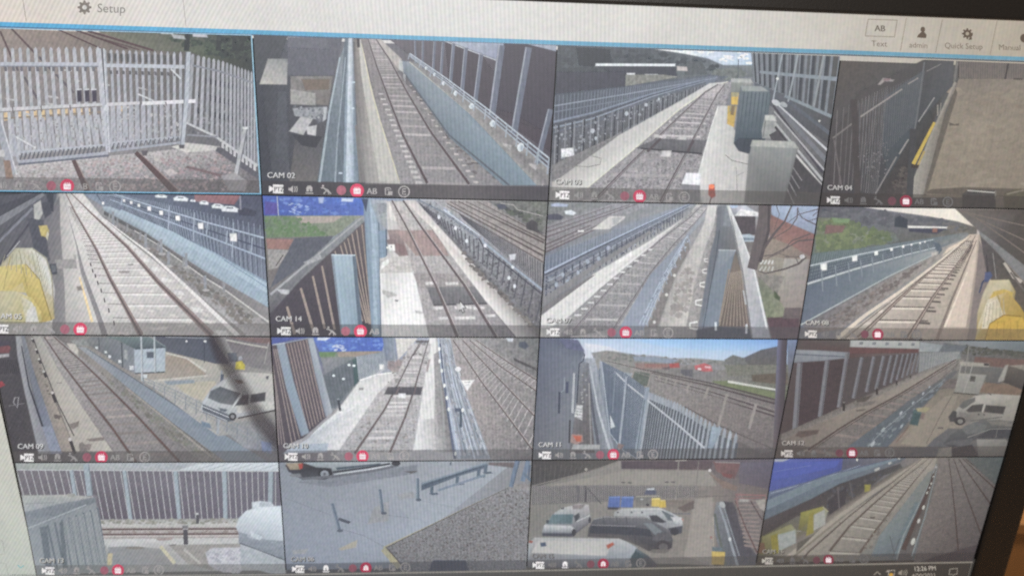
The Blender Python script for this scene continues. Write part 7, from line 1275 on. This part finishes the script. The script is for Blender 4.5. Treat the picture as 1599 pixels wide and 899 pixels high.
# ---- picture 14 (caption CAM 06)
V = view((1, 3), K14, 'camera picture captioned CAM 06, concrete yard with upright posts, crash barrier and gravel corner')
full(V, [[(128, 132, 140), (146, 148, 152), (152, 158, 164), (132, 132, 134)], [(134, 140, 150), (140, 148, 158), (148, 154, 164), (130, 128, 126)], [(130, 138, 150), (136, 144, 156), (138, 140, 144), (112, 108, 106)], [(118, 126, 138), (128, 136, 148), (110, 106, 104), (104, 100, 98)]], .05, 4)
V.s('concrete_yard'); V.G([(25, 90), (1430, 60), (700, 640), (60, 690)], [[(134, 140, 148), (148, 152, 158), (160, 166, 172)], [(136, 144, 156), (144, 152, 164), (152, 160, 170)], [(126, 134, 148), (136, 144, 156), (140, 148, 158)]], .04, 5)
V.P([(130, 165), (640, 90), (860, 60), (860, 110), (330, 195)], (126, 130, 138)); V.P([(780, 98), (872, 96), (830, 112)], (96, 92, 92))
for q in (((385, 570), (500, 515), (490, 560), (400, 580)), ((600, 320), (690, 280), (690, 400), (560, 420)), ((740, 240), (840, 220), (850, 260), (760, 270)), ((100, 580), (200, 570), (180, 600), (110, 600))): V.P(q, (164, 158, 142) if q[0][0] == 385 else (148, 150, 152), .06)
V.L([(60, 262), (340, 365)], 3, (118, 124, 134)); V.L([(400, 450), (540, 490), (660, 556)], 3, (118, 122, 130)); V.L([(680, 365), (820, 382)], 3, (122, 128, 138)); V.L([(900, 280), (1150, 330)], 2, (132, 138, 148)); 
V.s('yellow_line'); V.L([(660, 570), (940, 435), (1160, 325), (1420, 200)], 26, (164, 158, 132), 7); V.L([(660, 565), (760, 680)], 46, (160, 154, 124)); V.P([(690, 600), (740, 600), (770, 655), (700, 655)], (168, 158, 116))
V.s('gravel'); V.P([(672, 562), (1420, 198), (1560, 205), (1560, 720), (820, 720)], [(108, 107, 108), (124, 122, 122), (122, 120, 120), (110, 108, 108), (96, 95, 98)], .4, 2.4); V.scat([(690, 565), (1420, 210), (1550, 220), (1540, 640), (800, 660)], 420, 6, [(146, 140, 136), (76, 70, 70), (128, 122, 118), (92, 86, 84)], 1.4); V.L([(672, 564), (1100, 352), (1420, 198)], 5, (70, 68, 68), 3); V.L([(680, 566), (780, 680)], 8, (84, 78, 76)); V.P([(1300, 45), (1460, 45), (1470, 80), (1300, 60)], (104, 90, 88), .15); V.P([(1440, 175), (1560, 178), (1560, 215), (1420, 200)], [(130, 122, 116), (122, 116, 112), (134, 130, 126), (120, 116, 112)], .15)
V.P([(960, 640), (1160, 640), (1180, 710), (930, 710)], (66, 70, 82), .04)
V.s('white_car_tail'); V.P([(160, 45), (700, 42), (760, 45), (690, 65), (500, 90), (340, 120), (160, 80)], [(152, 164, 168), (170, 176, 178), (120, 120, 122), (150, 156, 160), (158, 166, 168), (120, 124, 126), (130, 138, 142)], .05); V.P([(60, 60), (165, 45), (250, 75), (340, 80), (350, 120), (300, 150), (150, 140), (80, 100)], [(84, 70, 66), (70, 60, 60), (52, 52, 56), (56, 56, 60), (66, 66, 70), (76, 78, 84), (66, 68, 74), (60, 60, 66)], .05)
V.P([(66, 50), (160, 48), (150, 86), (90, 88)], (150, 126, 92), .2, 3); V.P([(140, 55), (166, 52), (164, 80), (148, 86)], (170, 70, 62)); V.P([(78, 118), (150, 112), (160, 134), (100, 132)], (120, 122, 126)); V.E(303, 112, 44, 34, (50, 50, 54)); V.E(300, 115, 26, 22, (140, 146, 152)); V.E(300, 115, 10, 9, (96, 98, 104)); V.L([(350, 104), (560, 76), (700, 52)], 12, (58, 60, 66)); V.L([(360, 118), (540, 92), (700, 64)], 8, (190, 196, 198)); V.L([(160, 145), (350, 130), (600, 95), (750, 62)], 16, (104, 106, 112)); V.E(735, 50, 28, 15, (60, 60, 64)); V.P([(370, 76), (640, 50), (640, 60), (375, 90)], (70, 82, 92))
V.s('leaning_steel_post'); V.L([(346, 295), (372, 390), (392, 462)], 20, (96, 110, 126)); V.L([(340, 300), (386, 462)], 5, (128, 140, 152)); V.E(393, 460, 20, 9, (88, 96, 108)); V.L([(385, 388), (448, 410)], 18, (78, 84, 94)); V.P([(430, 398), (462, 404), (445, 420)], (72, 74, 84))
V.s('steel_post'); V.L([(636, 208), (646, 290), (654, 355)], 19, (96, 110, 126)); V.L([(630, 212), (650, 355)], 5, (130, 142, 154)); V.E(660, 353, 18, 9, (84, 92, 104))
V.s('steel_post'); V.L([(866, 140), (868, 275)], 19, (94, 110, 124)); V.L([(860, 142), (862, 275)], 5, (130, 144, 156)); V.E(872, 272, 17, 9, (84, 92, 104))
V.s('crash_barrier'); V.P([(890, 170), (1100, 105), (1280, 45), (1295, 60), (1290, 75), (1110, 130), (890, 215)], [(94, 110, 124), (98, 114, 128), (110, 124, 136), (104, 118, 132), (84, 98, 112), (84, 98, 112), (76, 88, 104)]); V.L([(890, 190), (1100, 120), (1285, 62)], 7, (70, 82, 96)); V.L([(890, 174), (1100, 108), (1280, 48)], 5, (134, 148, 160))
for x, y in ((955, 190), (1110, 130), (1240, 85), (1282, 62)): V.L([(x, y), (x - 4, y + 42)], 20, (88, 104, 118)); V.P([(x - 22, y + 44), (x + 30, y + 38), (x + 42, y + 48), (x, y + 54)], (84, 96, 110))
V.L([(990, 215), (1280, 120)], 14, (120, 134, 150)); V.L([(1068, 42), (1066, 62)], 9, (84, 96, 108))
V.s('blue_steel_leg'); V.L([(1475, 35), (1455, 110), (1435, 195)], 30, (104, 122, 144), 26); V.L([(1485, 40), (1446, 190)], 6, (78, 92, 112))
V.s('blue_steel_leg'); V.L([(1540, 35), (1505, 160)], 28, (108, 126, 148)); V.L([(1510, 110), (1560, 160)], 14, (100, 116, 136)); V.L([(1550, 60), (1540, 150)], 12, (90, 104, 124))
ui(V, 'CAM 06', .74, (66, 68, 76), .7, bell=True, capc=(168, 170, 172))
V.build()

K15 = (815, 705, .25328)
# ---- picture 15
V = view((2, 3), K15, 'camera picture with a blurred caption, white vans and a dark van parked before coloured bins')
full(V, [[(78, 76, 74), (120, 114, 108), (96, 84, 84), (94, 88, 96)], [(120, 116, 108), (138, 132, 122), (132, 124, 114), (104, 92, 86)], [(124, 120, 112), (132, 128, 120), (138, 130, 120), (96, 88, 84)], [(130, 132, 132), (104, 102, 100), (128, 120, 110), (84, 80, 80)]], .06, 4)
V.s('yard'); V.P([(60, 220), (400, 130), (610, 56), (620, 105), (1160, 110), (1200, 160), (1340, 270), (1200, 520), (1180, 700), (60, 640)], [(120, 116, 108), (128, 124, 116), (132, 126, 120), (130, 124, 116), (128, 118, 110), (122, 112, 104), (110, 100, 96), (126, 118, 108), (130, 122, 112), (120, 118, 112)], .05, 5); V.P([(120, 215), (620, 120), (1150, 115), (1200, 210), (600, 210)], (138, 132, 122), .04); V.P([(1150, 130), (1200, 160), (1330, 215), (1320, 240), (1240, 220)], (124, 104, 92)); V.P([(1060, 290), (1180, 280), (1170, 700), (1000, 640), (1030, 500)], (142, 134, 124), .05)
for x, y in ((625, 188), (665, 190), (893, 186), (932, 186)): V.E(x, y, 14, 5, (92, 88, 86))
V.s('dark_hedge'); V.P([(62, 50), (600, 52), (380, 130), (60, 220)], [(72, 68, 66), (84, 80, 74), (96, 92, 86), (70, 68, 68)], .1, 4); V.bars([(80, 80), (440, 80)], [(80, 215), (400, 125)], 12, 4, (92, 88, 84)); V.L([(60, 210), (380, 130), (600, 70)], 5, (128, 122, 114)); V.E(396, 108, 9, 9, (150, 144, 134))
V.s('brown_warehouse'); V.P([(612, 55), (1170, 58), (1165, 110), (615, 104)], [(84, 74, 78), (92, 78, 80), (92, 78, 78), (78, 68, 74)]); V.P([(1180, 60), (1350, 70), (1310, 165), (1200, 120)], [(122, 86, 82), (116, 82, 80), (104, 78, 76), (118, 88, 82)], .1); V.P([(1345, 68), (1550, 60), (1530, 230), (1340, 190)], [(100, 94, 104), (92, 86, 98), (88, 80, 86), (98, 90, 96)], .05); V.L([(1190, 62), (1345, 68)], 8, (128, 120, 116)); V.E(1158, 114, 9, 9, (190, 184, 180)); V.P([(1230, 130), (1300, 140), (1290, 165), (1240, 150)], (122, 70, 66))
V.s('palisade_fence'); V.P([(62, 210), (520, 206), (1080, 208), (1160, 215), (1160, 275), (520, 305), (60, 325)], [(112, 108, 106), (108, 104, 102), (120, 114, 108), (126, 118, 110), (124, 116, 108), (98, 94, 92), (104, 102, 98)], .06); V.bars([(66, 212), (520, 208), (1080, 210)], [(60, 320), (520, 305), (1080, 280)], 90, 3, (140, 136, 132), 1, 1); V.bars([(70, 216), (522, 212), (1085, 214)], [(64, 316), (522, 303), (1085, 278)], 90, 3, (84, 80, 80), 1, 1); V.L([(1080, 275), (1340, 270)], 4, (104, 96, 90))
V.L([(345, 208), (345, 310)], 14, (96, 94, 94)); V.L([(390, 208), (392, 310)], 11, (78, 74, 76)); V.L([(400, 220), (490, 320)], 6, (84, 80, 82))
V.s('street_lamp'); V.L([(966, 60), (958, 200), (946, 325)], 8, (136, 130, 120)); V.L([(945, 55), (1015, 52)], 6, (150, 144, 134))
V.s('street_lamp'); V.L([(1090, 56), (1062, 320)], 6, (120, 112, 106))
V.s('parked_car'); V.P([(762, 240), (780, 225), (815, 224), (828, 242), (828, 262), (756, 262)], (84, 88, 104)); V.P([(770, 224), (816, 222), (818, 234), (768, 236)], (176, 178, 180))
V.s('wooden_kerb'); V.P([(700, 300), (1060, 298), (1040, 378), (930, 375), (860, 340)], [(112, 102, 92), (118, 108, 98), (122, 114, 106), (132, 124, 114), (122, 114, 104)], .08); V.P([(960, 345), (1060, 300), (1060, 350), (1000, 370)], (100, 88, 82)); V.L([(930, 380), (1040, 382)], 8, (104, 104, 106))
V.s('blue_bin'); V.P([(538, 276), (606, 274), (602, 342), (530, 342)], (84, 104, 158), .06); V.L([(536, 280), (606, 278)], 8, (108, 128, 176)); V.P([(528, 340), (600, 342), (590, 354), (530, 354)], (64, 62, 68))
V.s('blue_bin'); V.P([(616, 276), (688, 276), (682, 342), (608, 340)], (84, 106, 160), .06); V.L([(616, 280), (688, 280)], 8, (112, 132, 178))
V.s('grey_bin'); V.P([(704, 278), (792, 276), (788, 330), (700, 334)], (112, 110, 104), .08); V.L([(702, 275), (850, 272)], 6, (150, 144, 130)); V.E(738, 292, 12, 5, (150, 150, 148)); V.E(775, 326, 10, 8, (60, 58, 62))
V.s('yellow_bin'); V.P([(802, 286), (852, 284), (856, 338), (800, 334)], (190, 166, 82), .06); V.L([(802, 290), (852, 288)], 7, (206, 190, 120))
V.s('yellow_bin'); V.P([(850, 296), (884, 298), (888, 340), (848, 344)], (186, 160, 70), .06); V.L([(850, 300), (884, 300)], 6, (198, 180, 110))
V.s('white_van'); V.P([(150, 440), (205, 375), (250, 345), (360, 320), (410, 325), (425, 410), (415, 440), (335, 500), (320, 520), (125, 505), (135, 460)], [(150, 154, 156), (160, 164, 164), (172, 172, 168), (166, 162, 158), (160, 158, 156), (130, 128, 130), (100, 98, 102), (84, 84, 90), (92, 92, 98), (120, 124, 128), (160, 162, 162)], .05)
V.P([(190, 385), (318, 384), (308, 442), (155, 442)], [(96, 120, 126), (84, 108, 112), (84, 104, 108), (104, 124, 128)]); V.P([(320, 395), (352, 375), (358, 402), (330, 434)], (70, 72, 76)); V.P([(140, 452), (300, 455), (322, 470), (318, 500), (128, 490)], [(182, 184, 182), (176, 178, 176), (160, 160, 160), (120, 122, 126), (140, 144, 148)]); V.P([(125, 500), (320, 505), (310, 522), (125, 518)], (70, 72, 80)); V.E(320, 496, 14, 22, (60, 60, 64)); V.E(418, 420, 9, 18, (66, 66, 70)); V.P([(310, 330), (390, 322), (370, 350), (315, 352)], (128, 120, 118)); V.P([(150, 420), (168, 418), (165, 442), (150, 440)], (70, 76, 84)); V.L([(335, 430), (420, 390)], 5, (180, 180, 178)); V.P([(240, 345), (262, 340), (258, 354), (240, 354)], (90, 90, 92))
V.s('white_van'); V.P([(570, 370), (620, 348), (850, 345), (915, 372), (985, 410), (992, 460), (960, 505), (860, 500), (720, 470), (560, 420)], [(150, 150, 148), (166, 166, 162), (180, 180, 176), (160, 164, 164), (176, 178, 176), (150, 152, 152), (92, 92, 96), (120, 120, 122), (140, 142, 144), (140, 142, 142)], .05)
V.P([(858, 358), (936, 395), (930, 425), (900, 420)], (96, 104, 108)); V.P([(785, 392), (830, 390), (888, 430), (870, 438), (800, 430)], (66, 66, 70)); V.P([(918, 400), (985, 405), (990, 440), (945, 440)], (178, 180, 178)); V.P([(900, 470), (990, 455), (985, 500), (920, 510)], (72, 74, 80)); V.E(940, 490, 26, 24, (60, 60, 64))
for x in (592, 676, 740): V.E(x, 372, 6, 6, (86, 84, 88))
V.L([(600, 366), (850, 362)], 5, (150, 152, 152)); V.P([(980, 410), (998, 412), (994, 430)], (170, 120, 110))
V.s('dark_van'); V.P([(412, 470), (440, 420), (510, 395), (760, 400), (830, 440), (905, 480), (930, 540), (925, 590), (880, 612), (780, 610), (700, 570), (600, 535), (405, 522)], [(74, 74, 78), (88, 88, 92), (104, 102, 104), (110, 108, 108), (96, 96, 100), (100, 98, 100), (78, 76, 78), (66, 64, 66), (60, 58, 60), (70, 68, 68), (84, 80, 78), (84, 80, 78), (78, 74, 76)], .05)
V.P([(425, 455), (700, 465), (790, 480), (800, 520), (680, 510), (420, 500)], (62, 64, 70)); V.P([(750, 440), (800, 440), (865, 490), (830, 520), (790, 480)], (112, 118, 120)); V.P([(835, 500), (920, 500), (925, 545), (870, 560), (800, 540)], (88, 86, 88)); V.E(870, 580, 48, 36, (66, 62, 64)); V.E(872, 585, 28, 22, (92, 88, 86)); V.L([(440, 415), (510, 400), (770, 405)], 5, (136, 134, 134)); V.L([(430, 450), (700, 458)], 4, (128, 126, 128)); V.L([(690, 465), (700, 570)], 4, (62, 60, 62)); V.L([(425, 525), (600, 540), (720, 590)], 5, (104, 100, 96))
for x in (500, 580, 640): V.L([(x, 400), (x + 14, 450)], 4, (76, 76, 80))
V.P([(800, 600), (920, 600), (880, 625), (790, 618)], (104, 98, 92))
V.s('white_van_roof'); V.P([(40, 560), (80, 528), (600, 535), (650, 555), (710, 590), (670, 660), (660, 712), (30, 712), (38, 620)], [(150, 150, 148), (162, 162, 158), (164, 164, 162), (158, 160, 160), (150, 156, 160), (130, 136, 142), (104, 108, 114), (84, 86, 92), (140, 146, 150)], .04); V.P([(100, 545), (560, 550), (520, 640), (60, 620)], (170, 168, 162), .03)
V.P([(705, 595), (780, 640), (830, 690), (830, 712), (660, 712), (670, 655)], [(92, 104, 108), (70, 74, 78), (60, 60, 64), (56, 56, 60), (58, 60, 66), (84, 96, 102)]); V.P([(520, 575), (560, 556), (570, 570), (530, 598)], (160, 84, 66)); V.P([(45, 545), (70, 548), (64, 562), (42, 560)], (150, 88, 76)); V.P([(112, 560), (146, 556), (150, 580), (118, 584)], (70, 84, 108)); V.P([(665, 662), (700, 610), (750, 640), (740, 712), (665, 712)], (58, 72, 76))
V.s('blue_walkway_rail'); V.P([(1200, 310), (1250, 305), (1330, 460), (1440, 620), (1440, 712), (1250, 712), (1190, 500), (1180, 400)], [(118, 120, 120), (108, 108, 110), (88, 88, 92), (78, 76, 80), (74, 72, 76), (92, 96, 100), (112, 116, 120), (110, 114, 116)], .07)
V.P([(1245, 305), (1300, 310), (1390, 500), (1450, 640), (1440, 712), (1340, 712)], [(74, 70, 74), (80, 76, 78), (84, 80, 84), (78, 76, 80), (72, 70, 74), (80, 80, 86)]); V.L([(1215, 330), (1255, 440), (1300, 600), (1330, 700)], 12, (134, 140, 144), 16); V.L([(1240, 320), (1280, 450), (1340, 640)], 6, (130, 136, 140)); V.L([(1190, 380), (1215, 520), (1260, 700)], 14, (92, 96, 88)); V.E(1235, 325, 22, 16, (156, 158, 156), .8); V.E(1282, 538, 9, 12, (190, 192, 192)); V.L([(1180, 400), (1180, 600)], 5, (162, 150, 134)); V.P([(1160, 520), (1172, 518), (1172, 532), (1160, 534)], (150, 100, 90))
V.s('railway_track'); V.P([(1310, 290), (1480, 290), (1480, 420), (1450, 640), (1390, 560), (1340, 440)], (104, 92, 86), .14, 3)
for i in range(12):
    t = i / 11; V.L([(1330 + 40 * t, 305 + 270 * t), (1460 + 10 * t, 300 + 290 * t)], 7 + 5 * t, (132, 116, 108), up=(i == 0))
V.L([(1315, 300), (1380, 470), (1450, 620)], 6, (92, 66, 62), 9); V.L([(1410, 300), (1480, 420)], 7, (80, 62, 60)); V.P([(1440, 300), (1500, 290), (1500, 370), (1470, 350)], (146, 138, 128))
V.s('red_buffer_stop'); V.L([(1315, 262), (1500, 268)], 9, (140, 96, 92)); V.L([(1310, 290), (1480, 282)], 8, (132, 92, 88)); V.L([(1320, 255), (1330, 340)], 9, (132, 100, 96)); V.L([(1500, 262), (1520, 330)], 7, (130, 100, 96)); V.P([(1340, 290), (1400, 292), (1395, 308), (1340, 306)], (150, 144, 138)); V.L([(1330, 285), (1345, 250), (1360, 285)], 6, (140, 110, 104))
V.s('yellow_wheelie_bin'); V.P([(1172, 585), (1236, 588), (1240, 612), (1176, 614)], (96, 108, 112)); V.P([(1172, 614), (1250, 618), (1246, 695), (1170, 692)], (166, 140, 70), .05); V.P([(1172, 614), (1250, 618), (1250, 640), (1174, 640)], (186, 160, 84))
ui(V, None, .68, (76, 74, 76), .66, bell=True)
V.s('caption'); V.text('CAM 15', 66, 657, 28, (74, 74, 76), 0, bold=1.4); V.text('CAM 15', 62, 653, 28, (126, 126, 126), 0, bold=.5)
V.build()

K16 = (1180, 700, .26204)
# ---- picture 16
V = view((3, 3), K16, 'dim camera picture captioned CAM 16, yellow and white boxes left of a track, four brown tracks right')
full(V, [[(66, 76, 140), (84, 88, 110), (120, 110, 100), (72, 80, 82)], [(82, 94, 106), (78, 76, 76), (108, 108, 102), (84, 74, 68)], [(80, 76, 56), (120, 112, 98), (96, 104, 106), (76, 66, 62)], [(76, 72, 58), (126, 118, 104), (88, 96, 98), (62, 54, 54)]], .06, 3)
V.s('blue_building'); V.P([(105, 60), (520, 55), (510, 130), (300, 200), (80, 260)], [(84, 98, 168), (76, 80, 140), (66, 80, 140), (70, 84, 146), (74, 84, 148)], .05); V.P([(110, 62), (200, 62), (160, 76), (110, 76)], (150, 156, 168)); V.P([(110, 90), (500, 70), (480, 110), (100, 190)], (74, 88, 162), .04); V.L([(95, 140), (330, 100)], 3, (100, 112, 170))
V.s('blue_parapet'); V.P([(510, 130), (870, 55), (900, 55), (860, 80), (500, 210), (330, 300), (40, 430), (80, 255), (300, 200)], [(92, 104, 136), (92, 98, 106), (84, 88, 94), (84, 92, 100), (96, 112, 124), (92, 108, 118), (84, 96, 106), (88, 104, 132), (96, 110, 136)], .07); V.L([(90, 265), (330, 200), (620, 100)], 6, (128, 142, 164), 4); V.L([(60, 340), (400, 190), (840, 62)], 50, (104, 122, 134), 14); V.L([(80, 290), (400, 165), (800, 65)], 5, (72, 86, 120), 3)
V.L([(322, 320), (416, 275)], 24, (112, 122, 130)); V.L([(575, 195), (625, 175)], 14, (118, 128, 134)); V.L([(708, 130), (738, 116)], 14, (150, 152, 146)); V.L([(790, 90), (810, 82)], 12, (150, 152, 148)); V.L([(850, 62), (858, 56)], 10, (170, 170, 164)); V.E(604, 66, 5, 8, (190, 190, 180))
V.s('dark_undercroft'); V.P([(40, 430), (330, 300), (500, 210), (860, 90), (880, 120), (760, 160), (600, 300), (450, 400), (250, 400), (40, 520)], [(72, 66, 68), (68, 62, 64), (64, 60, 62), (68, 68, 70), (84, 82, 78), (66, 64, 64), (78, 72, 70), (84, 78, 72), (70, 64, 64), (64, 58, 58)], .08); V.scat([(440, 250), (860, 110), (780, 160), (600, 250), (520, 380), (430, 370)], 44, 13, [(56, 54, 60), (88, 84, 82), (72, 74, 82)]); V.P([(430, 310), (540, 230), (530, 380), (440, 390)], (60, 56, 60)); V.L([(490, 230), (500, 380)], 9, (88, 82, 84)); V.L([(560, 200), (580, 300)], 7, (86, 82, 84))
V.s('concrete_path'); V.P([(840, 130), (1000, 60), (1080, 60), (960, 120), (740, 240), (480, 420), (220, 640), (100, 640), (420, 410), (650, 250)], [(92, 88, 82), (128, 118, 106), (134, 126, 112), (138, 128, 112), (136, 126, 112), (136, 128, 114), (128, 122, 110), (104, 98, 88), (100, 92, 86), (88, 82, 76)], .06, 4)
V.P([(690, 250), (960, 80), (990, 60), (1020, 60), (760, 230), (480, 430), (230, 630), (180, 640), (420, 450)], (142, 134, 120), .04)
V.s('sleeper_bed'); V.P([(1010, 60), (1080, 60), (1060, 140), (850, 370), (700, 560), (600, 640), (240, 640), (560, 380), (780, 230)], [(134, 126, 112), (136, 128, 116), (130, 122, 110), (122, 116, 108), (118, 114, 104), (112, 108, 100), (132, 124, 112), (136, 128, 116), (134, 126, 112)], .08, 3)
V.s('railway_track'); lr, rr = [(1030, 60), (850, 200), (700, 330), (560, 460), (440, 610)], [(1060, 60), (940, 200), (820, 350), (720, 480), (620, 620)]
for t in psp(24, 30, 180, .1, 1):
    p, q = at(lr, t), at(rr, t); V.L([p, q], 2 + 5 * t, (100, 92, 84), up=False); V.L([(p[0], p[1] + 7 * t + 3), (q[0], q[1] + 7 * t + 3)], 2 + 12 * t, (148, 142, 130), up=False)
for pl in (lr, rr): V.L(pl, 3, (86, 74, 66), 15)
V.L([(990, 62), (800, 210), (560, 400), (320, 610), (260, 680)], 3, (84, 74, 68), 12); V.P([(680, 405), (715, 405), (708, 416), (682, 414)], (86, 78, 72)); V.P([(500, 438), (520, 438), (516, 446), (500, 446)], (96, 84, 76)); V.scat([(830, 350), (780, 440), (680, 600), (620, 620), (760, 430)], 26, 9, [(90, 84, 78), (132, 124, 112)])
V.s('yellow_white_box'); V.P([(270, 380), (400, 345), (430, 372), (410, 450), (330, 500), (255, 480)], [(124, 122, 60), (136, 132, 72), (128, 128, 110), (112, 112, 106), (104, 104, 70), (98, 92, 44)], .05); V.P([(335, 400), (412, 362), (414, 450), (340, 490)], (140, 142, 134)); V.P([(320, 390), (345, 380), (345, 500), (300, 520)], (124, 116, 56)); V.L([(400, 345), (430, 375)], 8, (142, 138, 100))
V.s('yellow_white_box'); V.P([(40, 525), (210, 450), (245, 490), (240, 560), (120, 625), (30, 630)], [(112, 108, 56), (128, 126, 76), (120, 120, 100), (112, 114, 108), (108, 106, 76), (92, 84, 44)], .05); V.P([(125, 515), (235, 485), (240, 560), (135, 610)], (134, 140, 136)); V.P([(90, 520), (130, 505), (140, 620), (100, 625)], (120, 112, 50)); V.L([(245, 490), (270, 492)], 6, (124, 120, 110)); V.P([(20, 560), (50, 560), (60, 620), (20, 620)], (104, 70, 48))
V.s('yellow_box'); V.P([(650, 215), (684, 214), (680, 250), (650, 258)], (130, 124, 60)); V.P([(250, 560), (330, 520), (400, 460), (240, 620)], (84, 80, 72))
V.s('blue_walkway'); V.P([(1030, 140), (1070, 120), (1060, 200), (980, 340), (900, 500), (840, 640), (690, 640), (740, 520), (900, 310)], [(108, 112, 108), (110, 112, 106), (100, 106, 106), (100, 112, 112), (96, 108, 112), (84, 92, 96), (92, 104, 110), (104, 116, 118), (106, 116, 116)], .05); V.P([(950, 320), (1000, 320), (880, 600), (820, 660), (860, 520)], (92, 108, 114), .06); V.L([(800, 520), (830, 640)], 5, (74, 80, 84)); V.L([(860, 530), (820, 640)], 5, (74, 80, 84))
V.s('fence'); V.P([(1075, 80), (1090, 100), (1060, 250), (1000, 450), (930, 660), (830, 670), (900, 520), (980, 330), (1040, 180)], [(112, 108, 102), (100, 96, 90), (88, 82, 78), (88, 84, 80), (84, 80, 78), (80, 78, 78), (78, 70, 66), (74, 66, 64), (88, 82, 78)], .12); V.L([(1078, 90), (1040, 190), (970, 340), (880, 520), (840, 660)], 4, (122, 130, 130), 8); V.L([(1085, 100), (1060, 200), (1010, 400), (930, 640)], 4, (112, 122, 124), 9); V.L([(1060, 150), (1010, 300), (940, 450), (880, 600)], 12, (74, 58, 54), 30)
for x, y, r in ((1046, 208, 7), (1022, 262, 8), (1000, 350, 12), (972, 430, 14), (938, 552, 20), (1060, 166, 6), (1076, 110, 5), (1036, 232, 6)): V.E(x, y, r * .55, r * 1.1, (168, 168, 158), .35)
V.s('main_line_track'); V.P([(1090, 60), (1260, 60), (1440, 230), (1300, 680), (940, 680), (1000, 450), (1070, 240)], [(104, 92, 86), (96, 88, 82), (80, 72, 68), (66, 56, 56), (84, 76, 72), (96, 84, 78), (100, 88, 80)], .14, 2.5)
for pts in ([(1150, 60), (1165, 180), (1190, 400), (1210, 640)], [(1180, 60), (1250, 260), (1340, 500), (1360, 560)], [(1210, 60), (1300, 190), (1400, 330)], [(1235, 60), (1330, 150), (1440, 250)], [(1250, 60), (1350, 140), (1450, 215)]): V.L(pts, 4, (66, 52, 48), 10)
V.s('green_verge'); V.P([(1260, 55), (1500, 50), (1440, 220), (1330, 130)], [(80, 84, 82), (68, 78, 78), (72, 78, 76), (80, 80, 78)], .1, 4)
V.s('dark_corner'); V.P([(1360, 560), (1400, 560), (1300, 700), (940, 690), (1080, 640)], (62, 54, 56), .06)
ui(V, 'CAM 16', .56, (54, 48, 48), .62, capc=(150, 144, 134), bright=(180, 174, 164))
V.build()
